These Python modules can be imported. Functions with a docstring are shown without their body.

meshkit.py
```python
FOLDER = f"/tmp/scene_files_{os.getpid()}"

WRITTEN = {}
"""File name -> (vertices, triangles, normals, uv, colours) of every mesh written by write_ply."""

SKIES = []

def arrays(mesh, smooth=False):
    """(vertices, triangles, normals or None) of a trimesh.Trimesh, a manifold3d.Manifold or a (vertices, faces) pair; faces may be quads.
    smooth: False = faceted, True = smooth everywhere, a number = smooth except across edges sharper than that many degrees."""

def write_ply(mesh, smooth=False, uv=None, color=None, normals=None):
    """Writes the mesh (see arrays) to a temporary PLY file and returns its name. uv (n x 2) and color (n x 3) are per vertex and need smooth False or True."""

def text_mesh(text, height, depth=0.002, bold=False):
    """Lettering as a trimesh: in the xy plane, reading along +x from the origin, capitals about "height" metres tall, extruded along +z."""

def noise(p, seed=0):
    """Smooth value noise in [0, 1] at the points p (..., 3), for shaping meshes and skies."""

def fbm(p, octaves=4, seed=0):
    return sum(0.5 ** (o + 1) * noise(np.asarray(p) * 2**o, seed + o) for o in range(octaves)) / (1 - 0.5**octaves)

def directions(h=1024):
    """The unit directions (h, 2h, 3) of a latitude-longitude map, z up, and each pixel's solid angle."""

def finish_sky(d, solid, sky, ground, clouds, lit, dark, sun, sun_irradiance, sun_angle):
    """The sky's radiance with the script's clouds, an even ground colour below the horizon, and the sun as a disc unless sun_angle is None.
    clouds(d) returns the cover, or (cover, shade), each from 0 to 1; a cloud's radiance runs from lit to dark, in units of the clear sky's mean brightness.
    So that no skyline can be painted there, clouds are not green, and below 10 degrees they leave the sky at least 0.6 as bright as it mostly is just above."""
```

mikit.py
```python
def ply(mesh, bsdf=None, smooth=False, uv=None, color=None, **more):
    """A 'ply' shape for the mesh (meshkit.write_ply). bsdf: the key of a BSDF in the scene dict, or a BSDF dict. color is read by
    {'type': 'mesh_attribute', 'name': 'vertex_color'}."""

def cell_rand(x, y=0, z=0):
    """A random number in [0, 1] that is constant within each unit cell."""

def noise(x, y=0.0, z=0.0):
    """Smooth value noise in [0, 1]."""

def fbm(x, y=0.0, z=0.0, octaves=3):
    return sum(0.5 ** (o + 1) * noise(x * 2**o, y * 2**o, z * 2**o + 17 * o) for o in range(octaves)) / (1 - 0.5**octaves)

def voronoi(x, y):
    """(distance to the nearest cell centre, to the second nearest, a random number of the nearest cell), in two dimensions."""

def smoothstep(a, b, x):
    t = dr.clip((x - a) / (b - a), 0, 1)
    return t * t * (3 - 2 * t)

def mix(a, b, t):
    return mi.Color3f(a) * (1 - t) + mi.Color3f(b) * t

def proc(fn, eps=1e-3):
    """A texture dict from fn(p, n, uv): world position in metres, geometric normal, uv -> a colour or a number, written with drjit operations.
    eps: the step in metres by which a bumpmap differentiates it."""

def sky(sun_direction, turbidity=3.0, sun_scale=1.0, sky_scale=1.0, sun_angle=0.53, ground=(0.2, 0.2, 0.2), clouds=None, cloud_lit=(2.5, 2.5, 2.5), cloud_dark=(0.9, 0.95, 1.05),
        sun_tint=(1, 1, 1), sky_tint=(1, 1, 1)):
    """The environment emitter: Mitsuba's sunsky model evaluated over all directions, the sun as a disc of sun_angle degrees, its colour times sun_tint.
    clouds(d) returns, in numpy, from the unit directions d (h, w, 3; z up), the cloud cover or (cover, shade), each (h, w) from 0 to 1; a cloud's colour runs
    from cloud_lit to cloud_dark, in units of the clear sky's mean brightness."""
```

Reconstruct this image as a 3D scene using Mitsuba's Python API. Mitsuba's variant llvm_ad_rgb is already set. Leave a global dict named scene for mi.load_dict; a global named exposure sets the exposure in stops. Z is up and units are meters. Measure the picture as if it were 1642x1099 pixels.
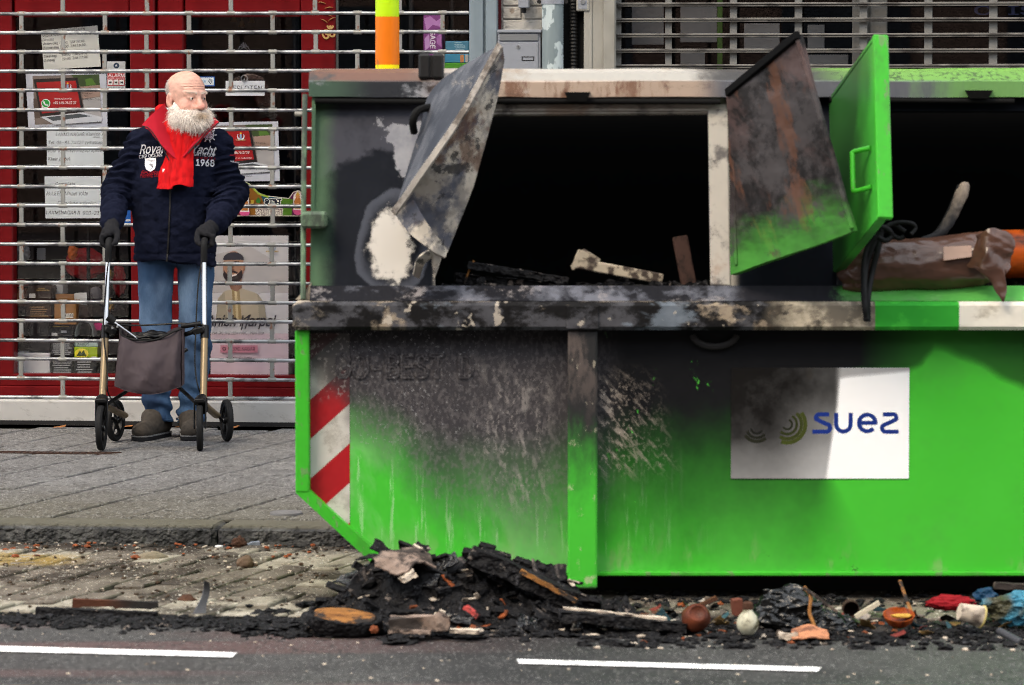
import math, random
import numpy as np, trimesh, shapely
from shapely.geometry import Polygon, LineString, Point, box as sbox
from shapely import affinity
import drjit as dr
import mitsuba as mi
import mikit, meshkit
from mikit import noise, fbm, voronoi, smoothstep, mix, proc
T = mi.ScalarTransform4f
rng = np.random.default_rng(7)
scene, labels = {}, {}

# ---------------------------------------------------------------- camera, sky, exposure
FPX, PW, PH, EYE = 7000.0, 1642.0, 1099.0, 1.68          # focal length in photo pixels, photo size, eye height
PITCH = math.atan(384.5 / FPX)
CAMP = np.array([0.0, 0.0, EYE])
FWD = np.array([0, math.cos(PITCH), -math.sin(PITCH)]); UPV = np.array([0, math.sin(PITCH), math.cos(PITCH)])
scene['camera'] = {'type': 'thinlens', 'fov': math.degrees(2 * math.atan(PW / 2 / FPX)), 'fov_axis': 'x', 'aperture_radius': 0.0102,
                   'focus_distance': 20.6, 'near_clip': 0.5, 'far_clip': 400.0,
                   'to_world': T().look_at(origin=CAMP.tolist(), target=(CAMP + FWD).tolist(), up=[0, 0, 1])}
exposure = 3.25
scene['sky'] = mikit.sky((-0.35, -0.55, 0.75), turbidity=3, sun_scale=0.22, sun_angle=24, clouds=lambda d: 1.0,
                         cloud_lit=(2.38, 2.5, 2.66), ground=(0.12, 0.12, 0.12))


def ray(px, py):
    return FWD + UPV * (-(py - PH / 2) / FPX) + np.array([1.0, 0, 0]) * ((px - PW / 2) / FPX)


def P(px, py, Y):                      # point at depth Y
    d = ray(px, py); return CAMP + d * (Y / d[1])


def G(px, py, z=0.0):                  # point on level ground
    d = ray(px, py); return CAMP + d * ((z - EYE) / d[2])


def C(h, k=1.0):                       # '#rrggbb' (sRGB) to linear
    c = np.array([int(h[i:i + 2], 16) for i in (1, 3, 5)]) / 255
    return (np.where(c <= 0.04045, c / 12.92, ((c + 0.055) / 1.055) ** 2.4) * k).tolist()


# ---------------------------------------------------------------- bookkeeping
def numbered(k):
    def taken(q):
        return q in scene or q in labels or any(s.startswith(q + '__') for s in taken_cache.get(q, ()))
    if k not in used:
        used.add(k); return k
    i = 1
    while f'{k}_{i:03d}' in used:
        i += 1
    used.add(f'{k}_{i:03d}'); return f'{k}_{i:03d}'


used, taken_cache = set(), {}


def thing(name, label=None, cat=None, group=None, kind=None):
    k = numbered(name); d = {}
    if label: d['label'] = label
    if cat: d['category'] = cat
    if group: d['group'] = group
    if kind: d['kind'] = kind
    labels[k] = d
    return k


def ply(mesh, bsdf, **kw): return mikit.ply(mesh, 'mat_' + bsdf, **kw)


def part(parent, name, mesh, bsdf, smooth=False, label=None, kind=None, **kw):
    k = numbered(f'{parent}__{name}')
    scene[k] = ply(mesh, bsdf, smooth=smooth, **kw) if not isinstance(mesh, dict) else {**mesh, **kw}
    d = {}
    if label: d['label'] = label
    if kind: d['kind'] = kind
    if d: labels[k] = d
    return k


def solo(name, mesh, bsdf, label=None, cat=None, group=None, kind=None, smooth=False, **kw):
    k = thing(name, label, cat, group, kind)
    scene[k] = ply(mesh, bsdf, smooth=smooth, **kw)
    return k


# ---------------------------------------------------------------- materials
def rgb(c):
    return {'type': 'rgb', 'value': C(c) if isinstance(c, str) else [float(x) for x in c]}


def mat(key, color, rough=0.6, bump=None, bscale=1.0, two=True, **kw):
    b = {'type': 'principled', 'base_color': proc(color) if callable(color) else rgb(color),
         'roughness': proc(rough) if callable(rough) else float(rough), 'specular': .22, **kw}
    if bump is not None:
        b = {'type': 'bumpmap', 'nested': b, 'arbitrary': proc(bump, eps=0.002), 'scale': float(bscale)}
    scene['mat_' + key] = {'type': 'twosided', 'bsdf': b} if two else b
    return key


def grit(x, y=0.0, z=0.0, o=6, g=.68):   # rough noise, mean .5: many octaves that fade slowly, each turned against the last
    x, y, z = mi.Float(x), mi.Float(y), mi.Float(z); s, a, t = mi.Float(0), 1.0, 0.0
    for k in range(o):
        s = s + a * noise(x, y, z + 7.3 * k); t += a; a *= g
        x, y = 2.03 * (x * .8 - y * .6) + 3.1, 2.03 * (x * .6 + y * .8) + 1.7; z = z * 2.03
    return .5 + (s / t - .5) * 1.35


def pw(x, xs, ys):                     # piecewise linear
    y = mi.Float(ys[0])
    for i in range(len(xs) - 1):
        y = y + (ys[i + 1] - ys[i]) * dr.clip((x - xs[i]) / (xs[i + 1] - xs[i]), 0, 1)
    return y


# ---------------------------------------------------------------- meshes
def cat(ms):
    ms = [m for m in ms if m is not None and len(m.faces)]
    v, f, n = [], [], 0
    for m in ms:
        v.append(np.asarray(m.vertices)); f.append(np.asarray(m.faces) + n); n += len(m.vertices)
    return trimesh.Trimesh(np.vstack(v), np.vstack(f), process=False)


def xf(m, M):
    m = m.copy(); m.vertices = np.asarray(m.vertices) @ M[:3, :3].T + M[:3, 3]; return m


def hull(pts):
    return trimesh.convex.convex_hull(np.asarray(pts, float))


def bx(x0, x1, y0, y1, z0, z1, c=0.0):  # box, edges chamfered by c
    x0, x1 = sorted((x0, x1)); y0, y1 = sorted((y0, y1)); z0, z1 = sorted((z0, z1))
    if c <= 0:
        return trimesh.creation.box(bounds=[[x0, y0, z0], [x1, y1, z1]])
    c = min(c, (x1 - x0) * .45, (y1 - y0) * .45, (z1 - z0) * .45)
    pts = []
    for sx, X in ((1, x0), (-1, x1)):
        for sy, Y in ((1, y0), (-1, y1)):
            for sz, Z in ((1, z0), (-1, z1)):
                pts += [(X, Y + sy * c, Z + sz * c), (X + sx * c, Y, Z + sz * c), (X + sx * c, Y + sy * c, Z)]
    return hull(pts)


def frame_along(pts):
    pts = np.asarray(pts, float)
    t = np.gradient(pts, axis=0); t /= np.linalg.norm(t, axis=1, keepdims=True) + 1e-12
    ref = np.array([0, 0, 1.0]) if abs(t[0, 2]) < .9 else np.array([0, 1.0, 0])
    us, vs = [], []
    u = np.cross(t[0], ref); u /= np.linalg.norm(u)
    for k in range(len(pts)):
        u = u - t[k] * (u @ t[k]); u /= np.linalg.norm(u) + 1e-12
        us.append(u); vs.append(np.cross(t[k], u))
    return pts, np.array(us), np.array(vs)


def tube(pts, r, n=10, caps=True, flat=1.0):   # r number or per point
    pts, u, v = frame_along(pts)
    r = np.broadcast_to(np.asarray(r, float), (len(pts),))
    a = np.arange(n) / n * 2 * np.pi
    ring = pts[:, None] + r[:, None, None] * (np.cos(a)[None, :, None] * u[:, None] + flat * np.sin(a)[None, :, None] * v[:, None])
    V = ring.reshape(-1, 3); F = []
    for k in range(len(pts) - 1):
        for j in range(n):
            a0, a1, b0, b1 = k * n + j, k * n + (j + 1) % n, (k + 1) * n + j, (k + 1) * n + (j + 1) % n
            F += [(a0, a1, b1), (a0, b1, b0)]
    if caps:
        V = np.vstack([V, pts[:1], pts[-1:]]); c0, c1 = len(V) - 2, len(V) - 1; e = (len(pts) - 1) * n
        for j in range(n):
            F += [(c0, (j + 1) % n, j), (c1, e + j, e + (j + 1) % n)]
    return trimesh.Trimesh(V, F, process=False)


def curve(pts, n=24):                  # Catmull-Rom through the points
    p = np.asarray(pts, float); p = np.vstack([2 * p[0] - p[1], p, 2 * p[-1] - p[-2]])
    out = []
    m = len(p) - 3
    for t in np.linspace(0, m - 1e-9, n):
        i = int(t); s = t - i; a, b, c, d = p[i:i + 4]
        out.append(.5 * (2 * b + (c - a) * s + (2 * a - 5 * b + 4 * c - d) * s * s + (3 * b - a - 3 * c + d) * s ** 3))
    return np.array(out)


def bar(a, b, w, t, up=(0, 0, 1), c=0.003):   # rectangular bar from a to b
    a, b = np.asarray(a, float), np.asarray(b, float); d = b - a; L = np.linalg.norm(d); d /= L
    s = np.cross(d, up); s /= np.linalg.norm(s); q = np.cross(s, d)
    M = np.eye(4); M[:3, 0], M[:3, 1], M[:3, 2], M[:3, 3] = d, s, q, a
    return xf(bx(0, L, -t / 2, t / 2, -w / 2, w / 2, c), M)


def lathe(prof, n=24, M=None):         # profile (r, z)
    m = trimesh.creation.revolve(np.asarray(prof, float), sections=n)
    return xf(m, M) if M is not None else m


def basis(o, x, y, z):
    M = np.eye(4); M[:3, 0], M[:3, 1], M[:3, 2], M[:3, 3] = x, y, z, o; return M


def grid_solid(V, thick):              # V (n, m, 3): a sheet given thickness away from its +normal side
    n, m = V.shape[:2]
    du = np.gradient(V, axis=0); dv = np.gradient(V, axis=1); N = np.cross(du, dv); N /= np.linalg.norm(N, axis=2, keepdims=True) + 1e-12
    A, B = V.reshape(-1, 3), (V - N * thick).reshape(-1, 3)
    idx = np.arange(n * m).reshape(n, m); q = np.stack([idx[:-1, :-1], idx[1:, :-1], idx[1:, 1:], idx[:-1, 1:]], -1).reshape(-1, 4)
    o = n * m
    F = [q[:, [0, 1, 2]], q[:, [0, 2, 3]], o + q[:, [0, 2, 1]], o + q[:, [0, 3, 2]]]
    loop = np.concatenate([idx[:-1, 0], idx[-1, :-1], idx[:0:-1, -1], idx[0, :0:-1]]); nx = np.roll(loop, -1)
    F += [np.stack([loop, loop + o, nx + o], 1), np.stack([loop, nx + o, nx], 1)]
    return trimesh.Trimesh(np.vstack([A, B]), np.vstack(F), process=False)


def bilinear(c00, c10, c11, c01, n=14, m=14):
    u, v = np.meshgrid(np.linspace(0, 1, n), np.linspace(0, 1, m), indexing='ij'); u, v = u[..., None], v[..., None]
    c00, c10, c11, c01 = (np.asarray(c, float) for c in (c00, c10, c11, c01))
    return c00 * (1 - u) * (1 - v) + c10 * u * (1 - v) + c11 * u * v + c01 * (1 - u) * v


def loft(A, B, m=10, n=20):            # sheet between two polylines
    A, B = curve(A, n) if len(A) > 2 else np.linspace(*np.asarray(A, float), n), curve(B, n) if len(B) > 2 else np.linspace(*np.asarray(B, float), n)
    t = np.linspace(0, 1, m)[None, :, None]
    return A[:, None] * (1 - t) + B[:, None] * t


def wob(V, amp, fq, seed=0):           # crumple the points of a sheet or mesh
    s = V.shape; p = V.reshape(-1, 3)
    d = np.stack([meshkit.fbm(p * fq + 10 * k, 3, seed + 31 * k) - .5 for k in range(3)], -1)
    return (p + d * 2 * amp).reshape(s)


def prism(poly, y0, y1):               # shapely polygon in x,z extruded along y
    out = []
    for g in getattr(poly, 'geoms', [poly]):
        if g.is_empty or g.area < 1e-12: continue
        m = trimesh.creation.extrude_polygon(g, abs(y1 - y0), engine='earcut')
        v = np.asarray(m.vertices); m.vertices = np.stack([v[:, 0], max(y0, y1) - v[:, 2], v[:, 1]], -1)
        out.append(m)
    return cat(out)


def flat(poly):                        # triangulated polygon: (n, 2), faces
    vs, fs, n = [], [], 0
    for g in getattr(poly, 'geoms', [poly]):
        if g.is_empty or g.geom_type != 'Polygon' or g.area < 1e-12: continue
        v, f = trimesh.creation.triangulate_polygon(g, engine='earcut')
        vs.append(v); fs.append(f + n); n += len(v)
    return (np.vstack(vs), np.vstack(fs)) if vs else (np.zeros((0, 2)), np.zeros((0, 3), int))


FONT = {}


def text(s, bold=False, shear=0.0, font='Inter', size=56, wide=1.0):   # shapely shape, capitals 1 high, from x=0 on y=0
    import glob
    from PIL import Image, ImageDraw, ImageFont
    k = (font, size)
    if k not in FONT:
        FONT[k] = ImageFont.truetype([f for f in glob.glob('/opt/blender-*/*/datafiles/fonts/*.woff2') if font in f][0], size)
    f = FONT[k]; sw = (2 if bold is True else int(bold))
    x0, y0, x1, y1 = f.getbbox(s, anchor='ls', stroke_width=sw)
    im = Image.new('L', (int(x1 - x0 + 8), int(y1 - y0 + 8)))
    ImageDraw.Draw(im).text((4 - x0, 4 - y0), s, 255, f, anchor='ls', stroke_width=sw)
    on = np.pad(np.asarray(im) > 127, ((0, 0), (1, 1))).astype(np.int8)
    r, st = np.nonzero(np.diff(on, axis=1) == 1); en = np.nonzero(np.diff(on, axis=1) == -1)[1]
    g = shapely.union_all(shapely.box(st, -r - 1, en, -r)).buffer(.6).buffer(-.6).simplify(.55)
    u = 1 / (size * .727)
    g = affinity.affine_transform(g, [u * wide, 0, 0, u, (x0 - 4) * u * wide, (4 - y0) * u])
    return affinity.affine_transform(g, [1, shear, 0, 1, 0, 0]) if shear else g


def fit(s, x0, x1, ybase, h, **kw):    # text scaled into photo-like coordinates (y down)
    g = text(s, **kw); a = g.bounds
    kx = (x1 - x0) / (a[2] - a[0]) if x1 is not None else h
    return affinity.affine_transform(g, [kx, 0, 0, -h, x0 - a[0] * kx, ybase])


# signed-distance modelling
def smin(a, b, k):
    h = np.clip(.5 + .5 * (b - a) / k, 0, 1); return b * (1 - h) + a * h - k * h * (1 - h)


def cap(p, a, b, ra, rb):
    a, b = np.asarray(a), np.asarray(b); ba = b - a; pa = p - a
    h = np.clip(pa @ ba / (ba @ ba), 0, 1); return np.linalg.norm(pa - h[:, None] * ba, axis=1) - (ra + (rb - ra) * h)


def ell(p, c, r, R=None):
    q = p - np.asarray(c)
    if R is not None: q = q @ R
    r = np.asarray(r, float); k0 = np.linalg.norm(q / r, axis=1); k1 = np.linalg.norm(q / r ** 2, axis=1) + 1e-9
    return k0 * (k0 - 1) / k1


def mesh_sdf(fn, lo, hi, h, B=4):
    lo, hi = np.asarray(lo, float), np.asarray(hi, float)
    nb = np.maximum(1, np.ceil((hi - lo) / (h * B)).astype(int))
    cs = [lo[k] + (np.arange(nb[k]) + .5) * B * h - .5 * h for k in range(3)]
    cp = np.stack(np.meshgrid(*cs, indexing='ij'), -1).reshape(-1, 3)
    cd = fn(cp).reshape(nb)
    F = np.repeat(np.repeat(np.repeat(cd, B, 0), B, 1), B, 2)
    near = np.repeat(np.repeat(np.repeat(np.abs(cd) < B * h * 1.5 + .01, B, 0), B, 1), B, 2)
    i = np.nonzero(near); F[i] = fn(lo + np.stack(i, -1) * h)
    # surface nets
    s = F < 0; X, Y, Z = F.shape
    acc = np.zeros((X - 1, Y - 1, Z - 1, 3)); cnt = np.zeros((X - 1, Y - 1, Z - 1))
    cor = [(a, b, c) for a in (0, 1) for b in (0, 1) for c in (0, 1)]
    sl = lambda o: (slice(o[0], X - 1 + o[0]), slice(o[1], Y - 1 + o[1]), slice(o[2], Z - 1 + o[2]))
    for a in cor:
        for k in range(3):
            if a[k]: continue
            b = tuple(a[j] + (j == k) for j in range(3))
            fa, fb = F[sl(a)], F[sl(b)]; m = (fa < 0) != (fb < 0)
            t = np.where(m, fa / np.where(m, fa - fb, 1), 0)
            pt = np.zeros(acc.shape); pt[..., 0], pt[..., 1], pt[..., 2] = a; pt[..., k] += t
            acc += pt * m[..., None]; cnt += m
    ids = -np.ones(cnt.shape, int); w = np.nonzero(cnt > 0); ids[w] = np.arange(len(w[0]))
    V = lo + (np.stack(w, -1) + acc[w] / cnt[w][:, None]) * h
    Fs = []
    for k in range(3):
        a, b = (k + 1) % 3, (k + 2) % 3
        s0 = [slice(0, n - 1) for n in (X, Y, Z)]; s1 = list(s0); s1[k] = slice(1, (X, Y, Z)[k])
        s0[a] = s0[b] = s1[a] = s1[b] = slice(1, None)
        s0[a] = s1[a] = slice(1, (X, Y, Z)[a] - 1); s0[b] = s1[b] = slice(1, (X, Y, Z)[b] - 1)
        A, Bq = s[tuple(s0)], s[tuple(s1)]
        e = np.stack(np.nonzero(A != Bq), -1)
        if not len(e): continue
        flip = A[tuple(e.T)]; off = np.zeros(3, int); off[a] = 1; off[b] = 1
        g = e + off; da = np.zeros(3, int); da[a] = 1; db = np.zeros(3, int); db[b] = 1
        q = [ids[tuple((g - x).T)] for x in (da + db, db, 0 * da, da)]
        q = np.stack(q, -1); q = np.where(flip[:, None], q, q[:, ::-1])
        q = q[(q >= 0).all(1)]
        Fs += [q[:, [0, 1, 2]], q[:, [0, 2, 3]]]
    m = trimesh.Trimesh(V, np.vstack(Fs), process=False)
    return m
# ---------------------------------------------------------------- shared plain materials
mat('white_paint', '#e6e6e4', .5); mat('black_rubber', '#121213', .7); mat('black_plastic', '#0e0e0f', .38)
mat('black_matte', '#0b0b0b', .85); mat('gold_metal', '#75664f', .34, metallic=.35); mat('silver_metal', '#b9bcc0', .28, metallic=.85)
mat('dark_metal', '#2b2a2a', .5, metallic=.5); mat('cream_metal', lambda p, n, uv: mix(C('#908d85'), C('#757269'), smoothstep(.35, .8, fbm(p.x * 9, p.y * 9, p.z * 3))), .5)
scene['mat_printed'] = {'type': 'twosided', 'bsdf': {'type': 'principled', 'base_color': {'type': 'mesh_attribute', 'name': 'vertex_color'}, 'roughness': .55, 'specular': .25}}
scene['mat_printed_cloth'] = {'type': 'twosided', 'bsdf': {'type': 'principled', 'base_color': {'type': 'mesh_attribute', 'name': 'vertex_color'}, 'roughness': .9, 'specular': .1}}
scene['mat_skin'] = {'type': 'twosided', 'bsdf': {'type': 'principled', 'base_color': {'type': 'mesh_attribute', 'name': 'vertex_color'}, 'roughness': .5, 'specular': .35}}
scene['mat_pane_glass'] = {'type': 'thindielectric', 'int_ior': 1.5}


def printed_mesh(items):               # items: (vertices (n,3), faces, colour) -> mesh and per-vertex colours
    vs, fs, cs, n = [], [], [], 0
    for v, f, c in items:
        if not len(v): continue
        vs.append(v); fs.append(np.asarray(f) + n); cs.append(np.tile(C(c) if isinstance(c, str) else c, (len(v), 1))); n += len(v)
    return trimesh.Trimesh(np.vstack(vs), np.vstack(fs), process=False), np.vstack(cs)


# ---------------------------------------------------------------- the skip (its front stands at depth YS, square to the view)
YS = 14.5
KS = FPX * (1 / (YS / math.cos(PITCH))) / math.cos(PITCH)
def X(px, Y=YS + .05): return float(P(px, 500, Y)[0])
def Z(py, Y=YS + .05): return float(P(821, py, Y)[2])
ZB, ZR0, ZR1 = Z(921), Z(529, YS), Z(484, YS)


def soot(x, z):                        # how thick the soot lies on the lower body, 0 to 1
    zb = pw(x, [X(500), X(560), X(640), X(700), X(850), X(905), X(960), X(1100), X(1170), X(1320)],
            [Z(650), Z(665), Z(705), Z(762), Z(800), Z(790), Z(790), Z(788), Z(770), Z(785)])
    w = pw(x, [X(560), X(700), X(900), X(1200)], [.13, .20, .27, .30])
    n1 = grit(x * 5, z * 4, 3.0) - .5
    s = smoothstep(-1, 1, (z - zb + n1 * .13) / w)
    xe = pw(z, [Z(900), Z(768), Z(690), Z(650), Z(612)], [X(1335), X(1325), X(1336), X(1343), X(1345)])
    zt = pw(x, [X(1343), X(1459), X(1480), X(1500), X(1560), X(1642)], [Z(608), Z(597), Z(583), Z(560), Z(580), Z(622)])
    nn = (fbm(x * 9, z * 9, 7.0) - .5) * .04
    wz = pw(z, [Z(880), Z(770), Z(740)], [.14, .035, .012])
    right = smoothstep(-1, 1, (x - xe) / wz)
    below = 1 - smoothstep(-.012, .03, z - zt + nn)
    keep = pw(x, [X(1380), X(1440), X(1500), X(1640)], [1., .75, .42, .62])
    return dr.clip(s * (1 - right * below) * dr.lerp(mi.Float(1), keep, right), 0, 1)


GREEN = (.052, .43, .030)


def scratches(x, z, c):
    reg = smoothstep(X(600), X(680), x) * (1 - smoothstep(X(860), X(908), x)) * smoothstep(Z(868), Z(770), z) * (1 - smoothstep(Z(640), Z(545), z))
    reg2 = smoothstep(X(955), X(968), x) * (1 - smoothstep(X(1040), X(1085), x + (z - Z(680)) * .25)) * smoothstep(Z(780), Z(735), z) * (1 - smoothstep(Z(640), Z(580), z))
    st = smoothstep(.54, .78, grit(x * 70 + z * 12, z * 20 - x * 8, 5.0)) * .6 + smoothstep(.70, .82, grit(x * 130, z * 90, 2.0, o=3)) * .5
    c = mix(c, C('#98928e'), dr.clip(st * reg * smoothstep(.25, .62, grit(x * 5, z * 3, 50.0, o=3)) * .85, 0, 1))
    st2 = smoothstep(.54, .72, grit(x * 64 + z * 50, z * 26, 9.0)) * .7 + smoothstep(.62, .8, grit(x * 120, z * 100, 4.0, o=3)) * .5
    c = mix(c, C('#a59a90'), dr.clip(st2 * reg2 * (1.05 - .7 * smoothstep(X(965), X(1050), x)), 0, 1))
    dots = smoothstep(.86, .93, noise(x * 170, z * 170, 8.0)) * smoothstep(X(500), X(540), x) * (1 - smoothstep(X(700), X(905), x)) * smoothstep(Z(760), Z(690), z)
    return mix(c, C('#8d8d8f'), dots * .5)


def lower_col(p, n, uv):
    x, z = p.x, p.z
    s = soot(x, z)
    g = mix(GREEN, (.062, .36, .04), smoothstep(.4, .75, grit(x * 2.6, z * 3.4, 1.0)) * .6)
    dust = (1 - smoothstep(X(880), X(1120), x)) * smoothstep(.36, .72, grit(x * 7 + z * 2, z * 3.2, 61.0)) * .34
    g = mix(g, C('#a3bd98'), dust * .7)
    g = mix(g, C('#c9d6bd'), smoothstep(.64, .78, grit(x * 60, z * 5, 71.0)) * (1 - smoothstep(X(900), X(1200), x)) * smoothstep(Z(905), Z(860), z) * .28)
    dirt = smoothstep(.52, .75, grit(x * 9, z * 4, 11.0)) * (1 - smoothstep(ZB, ZB + .2, z)) * .42
    g = mix(g, C('#8d9a72'), dirt)
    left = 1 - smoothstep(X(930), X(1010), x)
    deep = mix((.0042, .0044, .0056), (.040, .037, .041), left * (1 - .6 * smoothstep(Z(575), Z(535), z)))  # soot tone, with the rim's shadow painted in along the top left
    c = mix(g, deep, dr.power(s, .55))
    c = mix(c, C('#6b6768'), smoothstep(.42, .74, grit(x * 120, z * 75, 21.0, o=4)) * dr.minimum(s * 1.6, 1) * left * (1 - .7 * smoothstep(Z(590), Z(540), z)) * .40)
    c = scratches(x, z, c)
    chip = smoothstep(.80, .86, grit(x * 26 + z * 8, z * 12, 14.0)) * smoothstep(.1, .4, s) * smoothstep(X(960), X(1000), x) * (1 - smoothstep(X(1120), X(1160), x))
    c = mix(c, (.08, .5, .05), chip * .7)
    spot = smoothstep(.72, .8, grit(x * 20, z * 30, 44.0)) * (1 - smoothstep(ZB + .005, ZB + .06, z - (X(1400) - x) * .12)) * smoothstep(X(1200), X(1260), x) * (1 - smoothstep(X(1420), X(1470), x))
    return mix(c, (.015, .03, .012), spot * .8)


def strip_col(p, n, uv):
    x, z = p.x, p.z
    k = (z - x * .9) / .265 + .36
    red = smoothstep(-.01, .01, dr.abs(k - dr.floor(k) - .5) - .25)
    c = mix(mix(C('#bcb8b1'), C('#a09b93'), smoothstep(.45, .75, grit(x * 15, z * 15, 1.0))), (.33, .011, .015), red)
    s = smoothstep(-.05, .17, z - Z(655) + (x - X(497)) * .55 + (fbm(x * 12, z * 12, 2.0) - .5) * .2)
    sp = smoothstep(.7, .85, noise(x * 150, z * 120, 2.0)) * .4 * smoothstep(.05, .5, s)
    return mix(mix(c, (.03, .027, .03), s * .93), C('#918a88'), sp)


def sign_col(p, n, uv):
    x, z = p.x, p.z
    xe = pw(z, [Z(768), Z(690), Z(650), Z(612)], [X(1325), X(1336), X(1343), X(1346)]); zt = pw(x, [X(1343), X(1360), X(1459)], [Z(610), Z(606), Z(597)])
    clean = smoothstep(-.006, .008, x - xe) * (1 - smoothstep(-.004, .012, z - zt))
    shade = pw(z, [Z(768), Z(735), Z(702), Z(662)], [.62, .74, .95, 1.])
    shade = shade - smoothstep(X(1230), X(1335), x) * .34 * (1 - .75 * smoothstep(Z(690), Z(625), z)) + (grit(x * 6, z * 6, 3.0) - .5) * .16
    shade = dr.lerp(shade, mi.Float(.36), smoothstep(X(1338), X(1352), x))
    k = (1 - clean) * dr.clip(shade, 0, 1)
    run = smoothstep(.72, .8, noise(x * 70, z * 9, 1.0)) * smoothstep(X(1290), X(1300), x) * (1 - smoothstep(X(1300), X(1310), x))
    return mix(mix((.86, .86, .86), (.0085, .0078, .0075), dr.power(k, .5)), (.04, .035, .03), run * .5)


def rim_col(p, n, uv):
    x, z = p.x, p.z
    f1 = grit(x * 7, z * 11 + p.y * 11, 4.0); f2 = grit(x * 13, z * 20, 12.0); f3 = grit(x * 4, z * 8, 22.0)
    c = mix((.012, .0115, .012), (.085, .085, .095), smoothstep(.42, .72, f2))
    c = mix(c, C('#b8a791'), smoothstep(.56, .74, f1) * .8)
    c = mix(c, C('#8d99a6'), smoothstep(.60, .74, f3) * .55)
    c = mix(c, C('#cfc4b4'), smoothstep(.74, .8, grit(x * 22, z * 22, 32.0, o=4)) * .7)
    c = c * .72
    ends = (1 - smoothstep(X(490), X(545), x + (f2 - .5) * .1)) * .75
    c = mix(c, C('#b5a998'), ends * smoothstep(.35, .55, f1))
    wb = smoothstep(X(1215), X(1290), x + (f1 - .5) * .2)
    c = mix(c, mix(mix(C('#b5aa96'), C('#6f675b'), smoothstep(.35, .7, f2)), C('#2f2c29'), smoothstep(.46, .64, f1)), wb)
    g = smoothstep(X(1399), X(1401), x)
    c = mix(c, mix((.03, .30, .03), (.05, .4, .04), smoothstep(.4, .6, f1)), g)
    c = mix(c, mix(C('#d3cec2'), C('#a49d8e'), smoothstep(.5, .75, f1)), smoothstep(X(1533), X(1535), x))
    return c


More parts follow.
